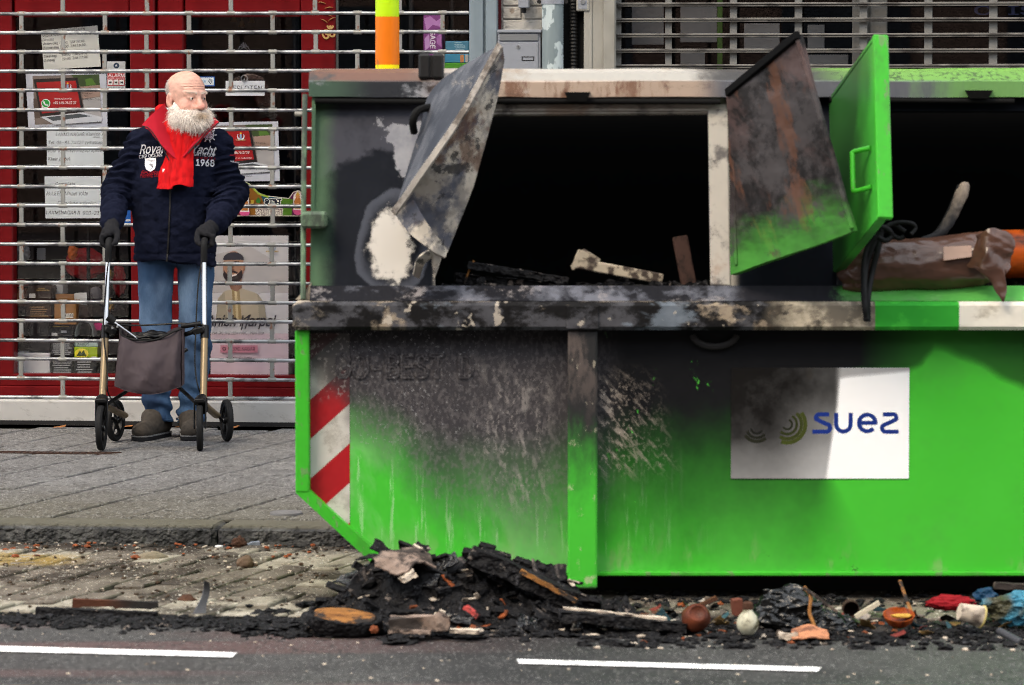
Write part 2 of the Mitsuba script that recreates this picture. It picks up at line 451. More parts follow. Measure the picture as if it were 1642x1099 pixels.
def ledge_col(p, n, uv):
    x = p.x
    f1 = grit(x * 6, p.z * 12, 4.0); f2 = grit(x * 13, p.z * 20, 9.0)
    c = mix((.011, .011, .014), (.12, .125, .15), smoothstep(.42, .70, f1))
    c = mix(c, C('#8d8786'), smoothstep(.6, .78, f2) * .7)
    c = mix(c, (.012, .012, .016), smoothstep(X(1160), X(1200), x))
    return mix(c, mix((.09, .36, .07), (.12, .30, .1), smoothstep(.4, .7, f1)), smoothstep(X(1340), X(1375), x + (f2 - .5) * .12))


def upper_col(p, n, uv):
    x, z = p.x, p.z
    f1 = grit(x * 6, z * 6, 4.0); f2 = grit(x * 16, z * 16, 14.0)
    c = mix((.0050, .0062, .0096), (.0105, .0122, .0175), f1)
    hi = smoothstep(-.01, .02, z - (Z(285, 14.8) + (x - X(497)) * .33) + (f1 - .5) * .12)      # paler burnt band at the top
    c = mix(c, (.052, .053, .066), hi * smoothstep(.1, .7, f1 + .2) * .85)
    # pale halo and the white bare patch left of the bent lid
    ex, ez = (x - X(628, 14.7)) / .125, (z - Z(392, 14.7)) / .185
    r = dr.sqrt(ex * ex + ez * ez) + (f1 - .5) * .35
    halo = smoothstep(1.0, .93, r) * smoothstep(.6, .9, r)
    c = mix(c, (.072, .078, .098), halo * .75)
    wx, wz = (x - X(627, 14.7)) / .078, (z - Z(394, 14.7)) / .132
    rw = dr.sqrt(wx * wx + wz * wz) + (f2 - .5) * .30
    c = mix(c, C('#bdb8b0'), smoothstep(1.06, .70, rw + (grit(x * 60, z * 60, 3.0, o=3) - .5) * .5))
    # flaked patches under the roof edge
    fx, fz = (x - X(655, 14.8)) / .19, (z - Z(212, 14.8)) / .075
    gx_, gz_ = (x - X(656, 14.75)) / .075, (z - Z(265, 14.75)) / .14
    m_ = dr.maximum(1 - dr.sqrt(fx * fx + fz * fz), (1 - dr.sqrt(gx_ * gx_ + gz_ * gz_)) * .9)
    fl = smoothstep(.42, .50, m_ + (grit(x * 11, z * 11, 24.0) - .5) * 1.5)
    c = mix(c, mix(C('#6c6d75'), C('#a9a9ac'), f2), fl * .8)
    gl = 1 - smoothstep(X(500), X(540), x + (f2 - .5) * .03)
    c = mix(c, (.085, .155, .085), gl * .8)
    post = smoothstep(X(690), X(705), x) * (1 - smoothstep(X(1170), X(1190), x))
    pc = mix(C('#a8a299'), C('#39363a'), smoothstep(.48, .78, f2) * .8); pc = mix(pc, C('#8a6a55'), smoothstep(.56, .72, f1) * .5)
    c = mix(c, pc, post)
    return c


def band_col(p, n, uv):
    x, z = p.x, p.z
    f1 = grit(x * 5, z * 8, 4.0); f2 = grit(x * 22, z * 6, 14.0)
    top = smoothstep(Z(131, 14.8), Z(126, 14.8), z); top = 1 - smoothstep(Z(131, 14.8), Z(126, 14.8), z) * 0 - (1 - smoothstep(Z(131, 14.8), Z(126, 14.8), z))
    front_l = mix(mix((.07, .12, .085), (.03, .033, .04), smoothstep(X(520), X(600), x)), C('#a3a6ad'), smoothstep(.55, .72, f1 + smoothstep(X(600), X(690), x) * .16))
    front_m = mix(C('#c0aa98'), C('#8b6a58'), smoothstep(.45, .7, f2)); front_m = mix(front_m, C('#dcd2c6'), smoothstep(.52, .68, f1) * .8)
    front_r = mix((.10, .105, .13), (.17, .17, .19), f2)
    front_m = mix(front_m, C('#4a3a33'), smoothstep(.55, .8, grit(x * 12, z * 30, 8.0)) * .5); c = mix(front_l, front_m, smoothstep(X(650), X(760), x + (f1 - .5) * .2))
    c = mix(c, front_r, smoothstep(X(1110), X(1170), x))
    c = mix(c, (.17, .36, .11), smoothstep(X(1440), X(1600), x + (f2 - .5) * .3))
    t_l = mix((.16, .08, .055), (.05, .05, .05), smoothstep(.45, .65, f1)); t_m = mix(C('#aaa69e'), C('#8d7d6e'), smoothstep(.45, .75, f1))
    t = mix(t_l, t_m, smoothstep(X(640), X(760), x)); t = mix(t, (.05, .047, .045), smoothstep(X(1080), X(1180), x + (f1 - .5) * .3))
    crack = smoothstep(.06, .015, dr.abs(fbm(x * 30, p.y * 30 + z * 30, 6.0) - .5))
    t = mix(t, mix((.15, .34, .06), (.03, .05, .02), crack * .8), smoothstep(X(1290), X(1420), x))
    c = mix(c, t, smoothstep(Z(133, 14.8), Z(127, 14.8), z))
    return c * .74


def bent_col(p, n, uv):
    f1 = grit(p.x * 7, p.z * 7, p.y * 5); f2 = grit(p.x * 16, p.z * 12, 3.0 + p.y * 12)
    c = mix(C('#958e85'), C('#565862'), smoothstep(.38, .66, f1)); c = mix(c, C('#c9bfaf'), smoothstep(.46, .70, f2) * .85)
    c = mix(c, C('#5d3f2b'), smoothstep(.54, .76, grit(p.x * 8, p.z * 6, 9.0)) * .75)
    return mix(c, (.03, .03, .032), smoothstep(.62, .74, grit(p.x * 26, p.z * 24, 31.0)) * .85)


def burnt_lid_col(p, n, uv):
    x, z = p.x, p.z
    f1 = grit(x * 6, z * 6, 3.0); f2 = grit(x * 14, z * 9, 9.0)
    c = mix((.014, .013, .0135), (.055, .050, .052), smoothstep(.36, .72, f2))
    low_ = smoothstep(Z(150, 14.3), Z(330, 14.3), z)
    c = mix(c, C('#5c4a48'), smoothstep(.5, .74, grit(x * 7 + z * 3, z * 5, 17.0)) * (.62 - .5 * low_))
    c = mix(c, C('#6b4632'), smoothstep(.58, .76, grit(x * 15 + z * 4, z * 4.5, 27.0)) * .5)
    g = smoothstep(-.13, .11, (Z(385, 14.3) - z) + (x - X(1270)) * .30 + (f1 - .5) * .2 + (grit(x * 3, z * 9, 5.0) - .5) * .14)
    c = mix(c, (.058, .25, .036), g * (.9 - .75 * smoothstep(.46, .68, f2)))
    return mix(c, (.02, .019, .02), smoothstep(.68, .8, grit(x * 18, z * 12, 41.0)) * .6)


def green_lid_col(p, n, uv):
    f = fbm(p.x * 8, p.z * 6, p.y * 6, octaves=4)
    c = mix((.036, .32, .026), (.06, .39, .045), f)
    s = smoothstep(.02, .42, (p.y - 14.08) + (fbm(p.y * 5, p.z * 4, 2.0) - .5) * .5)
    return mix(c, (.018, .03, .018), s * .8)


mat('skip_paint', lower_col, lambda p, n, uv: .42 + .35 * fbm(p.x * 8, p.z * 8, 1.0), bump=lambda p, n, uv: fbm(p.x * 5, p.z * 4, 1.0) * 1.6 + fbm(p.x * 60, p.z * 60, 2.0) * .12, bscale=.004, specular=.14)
mat('skip_strip', strip_col, .45); mat('skip_sign', sign_col, .4, specular=.1)
mat('skip_rim', rim_col, .6, bump=lambda p, n, uv: fbm(p.x * 40, p.z * 40, p.y * 40), bscale=.004, specular=.08)
mat('skip_ledge', ledge_col, .6, specular=.08); mat('skip_upper', upper_col, .6, specular=.05); mat('skip_band', band_col, .55)
mat('bent_metal', bent_col, .6, bump=lambda p, n, uv: fbm(p.x * 25, p.z * 25, p.y * 25), bscale=.012)
mat('burnt_lid', burnt_lid_col, .5, specular=.1, bump=lambda p, n, uv: fbm(p.x * 16, p.z * 16, 2.0), bscale=.01)
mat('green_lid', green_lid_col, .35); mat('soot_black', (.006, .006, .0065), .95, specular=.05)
mat('skip_edge', lambda p, n, uv: mix(mix((.042, .37, .022), (.05, .2, .03), smoothstep(.5, .75, grit(p.x * 12, p.z * 5, p.y * 5)) * .5), C('#6d7a5c'), smoothstep(.66, .76, grit(p.x * 50, p.z * 20, p.y * 20, o=4)) * .6), .4)
mat('dull_green', lambda p, n, uv: mix((.15, .24, .14), (.05, .065, .05), smoothstep(.3, .75, grit(p.x * 20, p.z * 9, 3.0))), .55)


def rib_col(p, n, uv):
    z = p.z; f = grit(p.x * 22, z * 8, 5.0)
    c = mix(GREEN, (.02, .02, .021), smoothstep(Z(850), Z(650), z + (f - .5) * .22))
    c = mix(c, C('#6b5f5a'), smoothstep(.5, .8, f) * smoothstep(Z(720), Z(560), z) * .55)
    c = mix(c, C('#bdb39f'), smoothstep(.70, .8, grit(p.x * 40, z * 22, 15.0)) * .5)
    return mix(c, (.03, .03, .03), smoothstep(Z(935), Z(943), z * -1 + 2 * Z(939)) * 0 + (1 - smoothstep(Z(941), Z(932), z + (f - .5) * .03)) * .8)


mat('skip_rib', rib_col, .5)

skip = thing('waste_skip', 'large green closed waste skip with burnt black flanks, open lids and a white company sign', 'skip')
XL, XR, XE = X(473, YS), 2.95, 2.95 - .38
zk = Z(790, YS)                       # the end wall slopes in below this height
body = [(XL + .045, ZR0 + .01), (XL + .045, zk - .01), (X(625), ZB), (XE, ZB), (XR, zk), (XR, ZR0 + .01)]
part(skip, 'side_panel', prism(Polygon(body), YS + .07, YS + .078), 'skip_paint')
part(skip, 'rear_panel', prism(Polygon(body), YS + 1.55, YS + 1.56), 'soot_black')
ring = [(XL, ZR0), (XL, zk), (X(622, YS), ZB), (X(640, YS), ZB), (XL + .046, zk + .012), (XL + .046, ZR0)]
part(skip, 'end_edge', cat([bx(XL, XL + .046, YS, YS + .075, zk, ZR0 - .002, .004),
                            prism(Polygon([(XL, zk - .001), (XL + .046, zk + .006), (X(645, YS), ZB - .002), (X(618, YS), ZB - .002)]), YS + .004, YS + .072)]), 'skip_edge')
part(skip, 'bottom_edge', bx(X(626), XE, YS + .045, YS + .07, ZB - .006, ZB + .008, .003), 'skip_edge')
part(skip, 'end_wall', cat([bx(XL + .012, XL + .03, YS + .08, YS + 1.55, zk, ZR0 - .002), grid_solid(bilinear((XL + .012, YS + .08, zk), (X(622), YS + .08, ZB), (X(622), YS + 1.55, ZB), (XL + .012, YS + 1.55, zk), 2, 2), .01)]), 'skip_edge')
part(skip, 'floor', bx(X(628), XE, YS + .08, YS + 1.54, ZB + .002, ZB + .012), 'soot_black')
for y in (YS + .35, YS + 1.15):
    part(skip, 'skid', bx(X(700), XE - .1, y, y + .1, .002, ZB - .004, .01), 'dark_metal')
rx0, rx1 = X(911, YS - .02), X(958, YS - .02)
part(skip, 'rib', bx(rx0, rx1, YS - .02, YS + .07, Z(945, YS - .02), ZR0 - .001, .006), 'skip_rib')
part(skip, 'rib', bx(rx0 + 2.05, rx1 + 2.05, YS - .02, YS + .07, Z(945, YS - .02), ZR0 - .001, .006), 'skip_rib')
# rim, dented by the heat
r = bx(X(469, YS - .03), XR + .02, YS - .035, YS + .16, ZR0, ZR1, .012)
part(skip, 'rim', r, 'skip_rim', smooth=35)
part(skip, 'weld_joint', bx(rx0 - .006, rx1 + .004, YS - .043, YS - .036, ZR0 + .004, ZR1 - .012, .003), 'skip_rim')
part(skip, 'rim_bracket', prism(Polygon([(XL - .004, ZR1 + .002), (XL + .05, ZR1 + .002), (XL + .05, ZR1 + .06)]), YS + .1, YS + .16), 'skip_rim')
AL = math.radians(20); YU, ZU = YS + .10, ZR1 + .0
part(skip, 'ledge', grid_solid(np.array([[(X(497), YS + .09, Z(458, YS + .11)), (X(497), YS + .02, ZR1 + .002)], [(XR - .03, YS + .09, Z(458, YS + .11)), (XR - .03, YS + .02, ZR1 + .002)]]), -.004), 'skip_ledge')


def slope(px, py, off=0.0):            # photo point on the leaning front of the upper box -> (x, t along the slope)
    d = ray(px, py); n = np.array([0, -math.cos(AL), math.sin(AL)]); o = np.array([0, YU, ZU]) + n * off
    q = CAMP + d * ((o - CAMP) @ n / (d @ n)); return q[0], (q[2] - o[2]) / math.cos(AL)


MU = basis((0, YU, ZU), (1, 0, 0), (0, math.cos(AL), -math.sin(AL)), (0, math.sin(AL), math.cos(AL)))   # local x, inward, up the slope
s00, s01 = slope(497, 462), slope(497, 150)
TT = s01[1]
hole1 = Polygon([slope(*q) for q in ((698, 462), (1140, 460), (1137, 181), (690, 184))])
hole2 = sbox(slope(1338, 300)[0], slope(1400, 462)[1], XR - .2, slope(1400, 178)[1])
wall = sbox(s00[0], .0, XR - .04, TT).difference(hole1).difference(hole2)
part(skip, 'front_wall', xf(prism(wall, 0, .02), MU), 'skip_upper')
fr = []
for a, b in (((1138, 176), (1138, 462)),):
    x0, t0 = slope(1139, 460); x1, t1 = slope(1167, 178)
    part(skip, 'opening_post', xf(bx(x0, x1, -.012, -.001, t0, t1, .004), MU), 'skip_upper')
x0, t0 = slope(700, 180); x1, t1 = slope(1165, 169)
part(skip, 'opening_lintel', xf(bx(x0, x1, -.014, -.002, t0 + .001, t1, .003), MU), 'skip_upper')
# roof and its folded edge
zb0, zb1, zt = Z(156, 14.78), Z(131, 14.78), Z(116, 14.8)
yb = 14.78
xl0 = X(496, yb)
prof = [(yb, zb0), (yb, zb1), (yb + .05, zt), (yb + 1.0, zt + .02), (yb + 1.0, zt - .0), (yb + .06, zt - .02), (yb + .015, zb1 - .004), (yb + .015, zb0)]
m = trimesh.creation.extrude_polygon(Polygon(prof), XR - .02 - xl0, engine='earcut'); v = np.asarray(m.vertices)
m.vertices = np.stack([xl0 + v[:, 2], v[:, 0], v[:, 1]], -1); m.invert() if m.volume < 0 else None
m = m.subdivide_to_size(.12); v = np.asarray(m.vertices); v[:, 2] += (meshkit.fbm(v * 5, 3, 3) - .5) * .012; m.vertices = v
part(skip, 'roof', m, 'skip_band')
part(skip, 'upper_end_wall', prism(Polygon([(0, 0)] * 3) if False else sbox(0, 0, .001, .001), 0, .001) if False else trimesh.convex.convex_hull(
    [(s00[0], YU + .022, ZU), (s00[0], YU + 1.3, ZU), (s00[0], yb + .95, zt - .02), (s00[0], yb + .03, zt - .025), (s00[0] + .012, YU + .022, ZU), (s00[0] + .012, YU + 1.3, ZU), (s00[0] + .012, yb + .95, zt - .02), (s00[0] + .012, yb + .03, zt - .025)]), 'skip_upper')
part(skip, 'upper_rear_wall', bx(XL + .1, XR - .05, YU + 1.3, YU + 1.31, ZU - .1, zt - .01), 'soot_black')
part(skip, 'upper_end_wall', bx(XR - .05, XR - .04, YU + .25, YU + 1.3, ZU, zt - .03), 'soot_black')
for a, b in (((505, 162), (690, 163)), ((780, 162), (1155, 163)), ((1330, 160), (1626, 162))):
    part(skip, 'hinge_rod', tube([P(*a, yb + .01), P(*b, yb + .01)], .010, 10), 'black_matte', smooth=40)  # hinge rods; their black also stands in for shade in the seam
for a, b, c_, d in ((905, 148, 947, 163), (1548, 145, 1592, 158)):
    q0, q1 = P(a, b, yb - .02), P(c_, d, yb - .02)
    part(skip, 'hinge_bracket', hull([(q0[0], yb - .03, q0[2]), (q1[0], yb - .03, q0[2]), (q0[0] + .015, yb - .02, q1[2]), (q1[0] - .015, yb - .02, q1[2]), (q0[0], yb - .001, q0[2]), (q1[0], yb - .001, q0[2]), (q0[0] + .015, yb - .001, q1[2]), (q1[0] - .015, yb - .001, q1[2])]), 'black_matte')
q0, q1 = P(671, 86, yb + .02), P(712, 127, yb + .02)
lug = cat([bx(q0[0], (q0[0] + q1[0]) / 2 - .002, yb - .005, yb + .045, q1[2], q0[2], .008), bx((q0[0] + q1[0]) / 2 + .002, q1[0], yb - .005, yb + .045, q1[2], q0[2], .008), bx(q0[0] + .01, q1[0] - .01, yb + .004, yb + .038, q1[2] + .005, q0[2] - .006)])
part(skip, 'roof_lug', lug, 'dark_metal')
# left corner: upright locking bar with nub and bracket
part(skip, 'locking_bar', tube(curve([P(489, 152, 14.75), P(487, 300, 14.66), P(486, 480, 14.58)], 8), .009, 8), 'dull_green', smooth=40)
q = P(482, 183, 14.74)
part(skip, 'locking_nub', tube([q - [.02, 0, 0], q + [.02, 0, 0]], .008, 8), 'cream_metal')
q0, q1 = P(483, 340, 14.6), P(524, 366, 14.6)
part(skip, 'corner_bracket', bx(q0[0], q1[0], 14.56, 14.70, q1[2], q0[2], .008), 'dull_green')
# decals
q = [(X(497), Z(535)), (X(560), Z(535)), (X(560), Z(846)), (X(497), Z(785))]
part(skip, 'warning_stripe', prism(Polygon(q), YS + .066, YS + .069), 'skip_strip', label='red and white slanted warning stripes, sooted at the top')
sg = part(skip, 'sign', bx(X(1173), X(1459.5), YS + .064, YS + .069, Z(769), Z(590.5), .002), 'skip_sign', label='white sign, its left half browned by smoke')


def P2(pts):                           # photo points of the 5.13x enlargement of the sign -> x,z on the panel
    return [(X(1160 + a / 5.131), Z(580 + b / 5.131)) for a, b in pts]


def arc(cx, cy, r, a0, a1, n=14):
    return [(cx + r * math.cos(math.radians(a)), cy - r * math.sin(math.radians(a))) for a in np.linspace(a0, a1, n)]


LW = .0052 / 1.0 * 1.18
strokes = [P2([(876, 437), (800, 437)] + arc(795, 465, 28, 95, 200, 6) + [(800, 492), (850, 515)] + arc(852, 548, 32, 70, -85, 8) + [(737, 580)]),
           P2([(934, 425)] + [(934, 520)] + arc(994, 520, 59, 180, 360, 14) + [(1053, 425)]),
           P2([(1118, 507), (1258, 507)] + arc(1190, 508, 68, 2, 318, 26)),
           P2([(1318, 437), (1392, 437)] + arc(1400, 465, 30, 85, -30, 8) + [(1340, 520)] + arc(1342, 550, 30, 110, 265, 8) + [(1449, 580)])]
it = []
def put2d(g, col, y):
    v, f = flat(g); it.append((np.stack([v[:, 0], np.full(len(v), y), v[:, 1]], -1), f[:, ::-1], col))
for s in strokes:
    it = []; put2d(LineString(s).buffer(LW * 1.15, cap_style='flat', join_style='round'), (.004, .022, .17), YS + .0628)
    m, col = printed_mesh(it); part(sg, 'letter', m, 'printed', color=col)
for cx, cy, rs, a0, a1, col in ((530, 520, (40, 80, 118, 150), 215, 430, (.105, .135, .012)), (280, 545, (50, 85, 115), 190, 330, (.032, .036, .012))):
    it = []
    for k, rr in enumerate(rs):
        put2d(LineString(P2(arc(cx, cy, rr, a0 + 12 * k, a1 - 10 * k, 20))).buffer(LW * (.55 + .18 * k), cap_style='flat'), [x * (.07 + .09 * k) for x in col], YS + .0630)
    m, col = printed_mesh(it); part(sg, 'swirl', m, 'printed', color=col)
em = fit('GO-BEST  D', X(537), X(758), 0, 1); em = affinity.scale(em, 1, -1, origin=(0, 0)); b = em.bounds
em = affinity.affine_transform(em, [1, 0, 0, Z(568) * 0 + (Z(568) - Z(606)) / (b[3] - b[1]), 0, Z(606)])
em = em.buffer(.004).difference(em.buffer(-.003))
for g in getattr(em, 'geoms', [em]):
    g = g.intersection(sbox(X(537), -1, X(800), 2))
    if not g.is_empty: part(skip, 'raised_letter', prism(g, YS + .062, YS + .0695), 'skip_paint')
q = P(1146, 532, YS + .05)
part(skip, 'lifting_eye', tube([q + [.075 * math.cos(a), 0, -.005 + .045 * math.sin(a)] for a in np.linspace(math.pi * 1.04, math.pi * 1.96, 14)], .012, 8, flat=.6), 'dark_metal', smooth=40)

# lids
nrm, ax = np.array([0, -math.cos(AL), math.sin(AL)]), np.array([0, math.sin(AL), math.cos(AL)])


def lid_sheet(c00, c10, c11, c01, th, amp, fq, seed, n=22):
    V = bilinear(c00, c10, c11, c01, n, n)
    return grid_solid(wob(V, amp, fq, seed), th)


# middle lid: burnt, warped, swung out from the post
A, Bc, Cc, D = P(1166, 153, 14.74), P(1279, 60, 14.25), P(1366, 372, 14.12), P(1171, 440, 14.56)
ml = part(skip, 'burnt_lid', lid_sheet(A, D, Cc, Bc, .022, .010, 4, 5), 'burnt_lid', smooth=50, label='burnt warped lid, blackened with green left along its lower edge')
part(ml, 'lid_flange', cat([bar(A + [0, -.012, .008], Bc + [0, -.012, .008], .028, .02), ]), 'soot_black')
part(ml, 'lid_flange', bar(Bc + [0, -.008, -.01], Cc + [0, -.008, .01], .02, .016, up=(0, 1, 0)), 'burnt_lid')
part(ml, 'lid_flange', bar(A + [.018, -.02, -.02], D + [.018, -.02, .03], .016, .01, up=(0, 1, 0)), 'burnt_lid')
# right lid: still green
th = math.radians(80); L = .60
h0, h1 = P(1336, 436, YU + .01), P(1333, 166, YU + .24)
h1 = h0 + ax * ((h1 - h0) @ ax)
free = np.array([math.cos(th), 0, 0]) + nrm * math.sin(th)
fn = np.cross(ax, free)                # outer face, to the left
fn = fn if fn[0] < 0 else -fn
c = [h0, h0 + free * L, h1 + free * L, h1]
V = bilinear(c[0], c[3], c[2], c[1], 16, 16)
gl = part(skip, 'green_lid', grid_solid(wob(V, .003, 5, 2), .01 if np.cross(V[1, 0] - V[0, 0], V[0, 1] - V[0, 0]) @ fn > 0 else -.01), 'green_lid', smooth=40, label='bright green lid standing open, seen nearly edge on')
M = basis(h0, free, fn, ax); H = np.linalg.norm(h1 - h0)
part(gl, 'lid_edge', xf(bx(L - .012, L + .012, -.046, .004, -.01, H + .012, .004), M), 'skip_edge')
part(gl, 'lid_edge', xf(bx(.02, L - .014, -.03, .003, -.01, .012, .003), M), 'green_lid')
part(gl, 'lid_edge', xf(bx(.02, L - .014, -.03, .003, H - .008, H + .01, .003), M), 'green_lid')
hx, z0, z1 = L - .12, H * .20, H * .42
hp = [(hx + .05, .002, z0), (hx + .0, .045, z0), (hx - .0, .05, z0 + .02), (hx, .05, z1 - .02), (hx, .045, z1), (hx + .05, .002, z1)]
part(gl, 'handle', xf(tube(curve(hp, 24), .0085, 8), M), 'skip_edge', smooth=40)
# left lid: torn and folded along a diagonal
ridge = [P(803, 74, 14.42), P(742, 185, 14.36), P(690, 262, 14.36), P(634, 342, 14.44)]
right = [P(806, 96, 14.47), P(786, 190, 14.55), P(752, 310, 14.55), P(716, 405, 14.55)]
left = [P(800, 76, 14.46), P(700, 140, 14.72), P(676, 210, 14.70), P(640, 330, 14.62)]
bl = part(skip, 'bent_lid', cat([grid_solid(wob(loft(ridge, right, 12, 26), .0035, 7, 4), -.008)]), 'bent_metal', smooth=60, label='torn lid folded along its diagonal, grey and rusty')
mat('bent_dark', lambda p, n, uv: mix(mix((.03, .034, .045), (.085, .09, .105), smoothstep(.35, .7, grit(p.x * 9, p.z * 5, p.y * 9))), C('#8b8378'), smoothstep(.62, .8, grit(p.x * 22, p.z * 16, 6.0)) * .7), .55)  # folded half: same metal with its shaded side painted darker
mat('bent_light', lambda p, n, uv: mix(mix(C('#77726e'), C('#a59e95'), grit(p.x * 16, p.z * 16, 2.0)), C('#3d332c'), smoothstep(.48, .7, grit(p.x * 12, p.z * 12, 9.0)) * .85), .5)  # ridge flange: same metal painted paler, as if catching the light
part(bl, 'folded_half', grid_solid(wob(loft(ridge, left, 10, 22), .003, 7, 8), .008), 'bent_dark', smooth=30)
rr = [q + np.array([.006, -.03, -.006]) for q in ridge]
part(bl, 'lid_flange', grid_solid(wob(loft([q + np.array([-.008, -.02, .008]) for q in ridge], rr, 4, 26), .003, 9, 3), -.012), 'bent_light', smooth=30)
tip = [P(634, 344, 14.44), P(655, 372, 14.42), P(690, 402, 14.42), P(712, 415, 14.46)]
tip2 = [P(662, 318, 14.42), P(684, 356, 14.41), P(706, 388, 14.45), P(716, 402, 14.5)]
part(bl, 'torn_corner', grid_solid(wob(loft(tip, tip2, 8, 16), .004, 14, 6), -.006), 'bent_metal', smooth=40)
curl = [P(662, 440, 14.5), P(668, 415, 14.42), P(690, 400, 14.42), P(708, 410, 14.46)]
curl2 = [P(672, 446, 14.54), P(680, 422, 14.46), P(694, 415, 14.45), P(694, 450, 14.47)]
part(bl, 'curled_strip', grid_solid(wob(loft(curl, curl2, 6, 16), .004, 12, 7), .006), 'bent_metal', smooth=60)
hk = [P(690, 172, 14.68), P(670, 178, 14.62), P(662, 195, 14.62), P(664, 212, 14.66)]
part(bl, 'hinge_strap', tube(curve(hk, 12), .013, 8), 'black_matte', smooth=40)
# ---------------------------------------------------------------- ground: road, parking bay, kerb, pavement
PSI = math.radians(6.2); KZ = .085
U = np.array([math.cos(PSI), -math.sin(PSI), 0]); N_ = np.array([math.sin(PSI), math.cos(PSI), 0]); ZV = np.array([0, 0, 1.0])
K0 = G(300, 843, KZ); K0[2] = 0
SKEW = math.tan(math.radians(9.0))
MG = basis(K0, U, N_, ZV)


def gab(px, py, z=0.0):
    q = G(px, py, z) - K0; return q @ U, q @ N_


def asphalt_col(p, n, uv):
    f = fbm(p.x * 1.6, p.y * .8, 3.0); sp = noise(p.x * 210, p.y * 90, 1.0); sp2 = noise(p.x * 95, p.y * 45, 5.0)
    c = mix((.020, .0195, .0195), (.043, .042, .041), smoothstep(.3, .7, grit(p.x * 1.4, p.y * 1.1, 3.0)))
    c = mix(c, (.075, .042, .040), smoothstep(.42, .62, fbm(p.x * .5 + 9, p.y * 3.2, 7.0)) * (1 - smoothstep(-.9, .3, p.x)) * .75)  # reddish reflection on the left of the road, painted into the colour
    c = mix(c, (.17, .165, .16), smoothstep(.70, .9, sp) * .6)
    return mix(c, (.015, .015, .015), smoothstep(.62, .8, sp2) * .6)


mat('asphalt', asphalt_col, lambda p, n, uv: .30 + .45 * fbm(p.x * 1.1, p.y * 1.6, 9.0), bump=lambda p, n, uv: noise(p.x * 150, p.y * 150, 1.0) + fbm(p.x * 40, p.y * 40, 2.0), bscale=.0035)


def tile_col(p, n, uv):
    a = fbm(p.x * 2.2, p.y * 2.6, 1.0, octaves=4); sp = noise(p.x * 190, p.y * 70, 3.0); g = fbm(p.x * 26, p.y * 9, 6.0, octaves=4)
    c = mix(C('#403f3f'), C('#6b6a69'), a * .6 + g * .4)
    c = mix(c, C('#474334'), (1 - smoothstep(16.6, 18.4, p.y + p.x * .1 + (a - .5) * .8)) * .65)
    c = mix(c, C('#9a9895'), smoothstep(.55, .95, sp) * .42)
    return mix(c, C('#242321'), smoothstep(.52, .76, grit(p.x * 90, p.y * 34, 6.0, o=4)) * .6)


mat('paving', tile_col, lambda p, n, uv: .42 + .4 * fbm(p.x * 3, p.y * 3, 2.0), bump=lambda p, n, uv: noise(p.x * 120, p.y * 120, 1.0) + fbm(p.x * 30, p.y * 30, 2.0), bscale=.0012)


def kerb_col(p, n, uv):
    g = grit(p.x * 20, p.z * 30 + p.y * 12, 3.0)
    c = mix((.030, .030, .031), (.085, .084, .082), smoothstep(.3, .8, g))
    return mix(c, mix((.075, .068, .048), (.10, .095, .075), g), smoothstep(KZ - .014, KZ - .002, p.z))


mat('kerb_concrete', kerb_col, .65, bump=lambda p, n, uv: fbm(p.x * 60, p.z * 75, p.y * 40, octaves=4), bscale=.03)


def paver_col(p, n, uv):
    g = grit(p.x * 24, p.y * 9, 5.0)
    c = mix(C('#453e37'), C('#6d665c'), g)
    return paver_dirt(p, c, g)


def paver_dirt(p, c, g):
    kd = (p.x - K0[0]) * float(N_[0]) + (p.y - K0[1]) * float(N_[1])          # distance from the kerb
    c = mix(c, C('#7a6325'), .75 * smoothstep(.52, .6, grit(p.x * 3 + 40, p.y * 3, 31.0)) * (1 - smoothstep(-1.7, -1.5, p.x)) * smoothstep(-.9, -.7, kd) * (1 - smoothstep(-.5, -.35, kd)))
    c = mix(c, C('#2b251f'), smoothstep(.52, .68, grit(p.x * 5, p.y * 3, 22.0)) * .85)
    c = mix(c, C('#241e19'), smoothstep(-.42, -.10, kd + (g - .5) * .5) * .85)
    return mix(c, C('#c8c3b8'), smoothstep(.84, .95, noise(p.x * 170, p.y * 80, 2.0)) * .7)


def pale_paver_col(p, n, uv):
    g = grit(p.x * 24, p.y * 9, 5.0)
    return paver_dirt(p, mix(C('#5f594c'), C('#9d978a'), g), g)


mat('pavers', paver_col, lambda p, n, uv: .35 + .45 * fbm(p.x * 6, p.y * 4, 2.0), bump=lambda p, n, uv: fbm(p.x * 60, p.y * 60, 2.0), bscale=.004)
mat('pale_pavers', pale_paver_col, .6, bump=lambda p, n, uv: fbm(p.x * 60, p.y * 60, 2.0), bscale=.004)
mat('joint_dirt', '#16140f', .95); mat('line_paint', lambda p, n, uv: mix((.80, .80, .79), (.20, .195, .19), smoothstep(.46, .74, grit(p.x * 26, p.y * 10, 2.0)) * .7), .5)

road = thing('road', kind='structure')
part(road, 'asphalt', trimesh.Trimesh([(-150, -60, 0), (150, -60, 0), (150, 150, 0), (-150, 150, 0)], [(0, 1, 2), (0, 2, 3)]), 'asphalt')


def line_mesh(pts):
    q = [G(a, b, .004) for a, b in pts]; return trimesh.Trimesh(q, [(0, 1, 2), (0, 2, 3)], process=False)


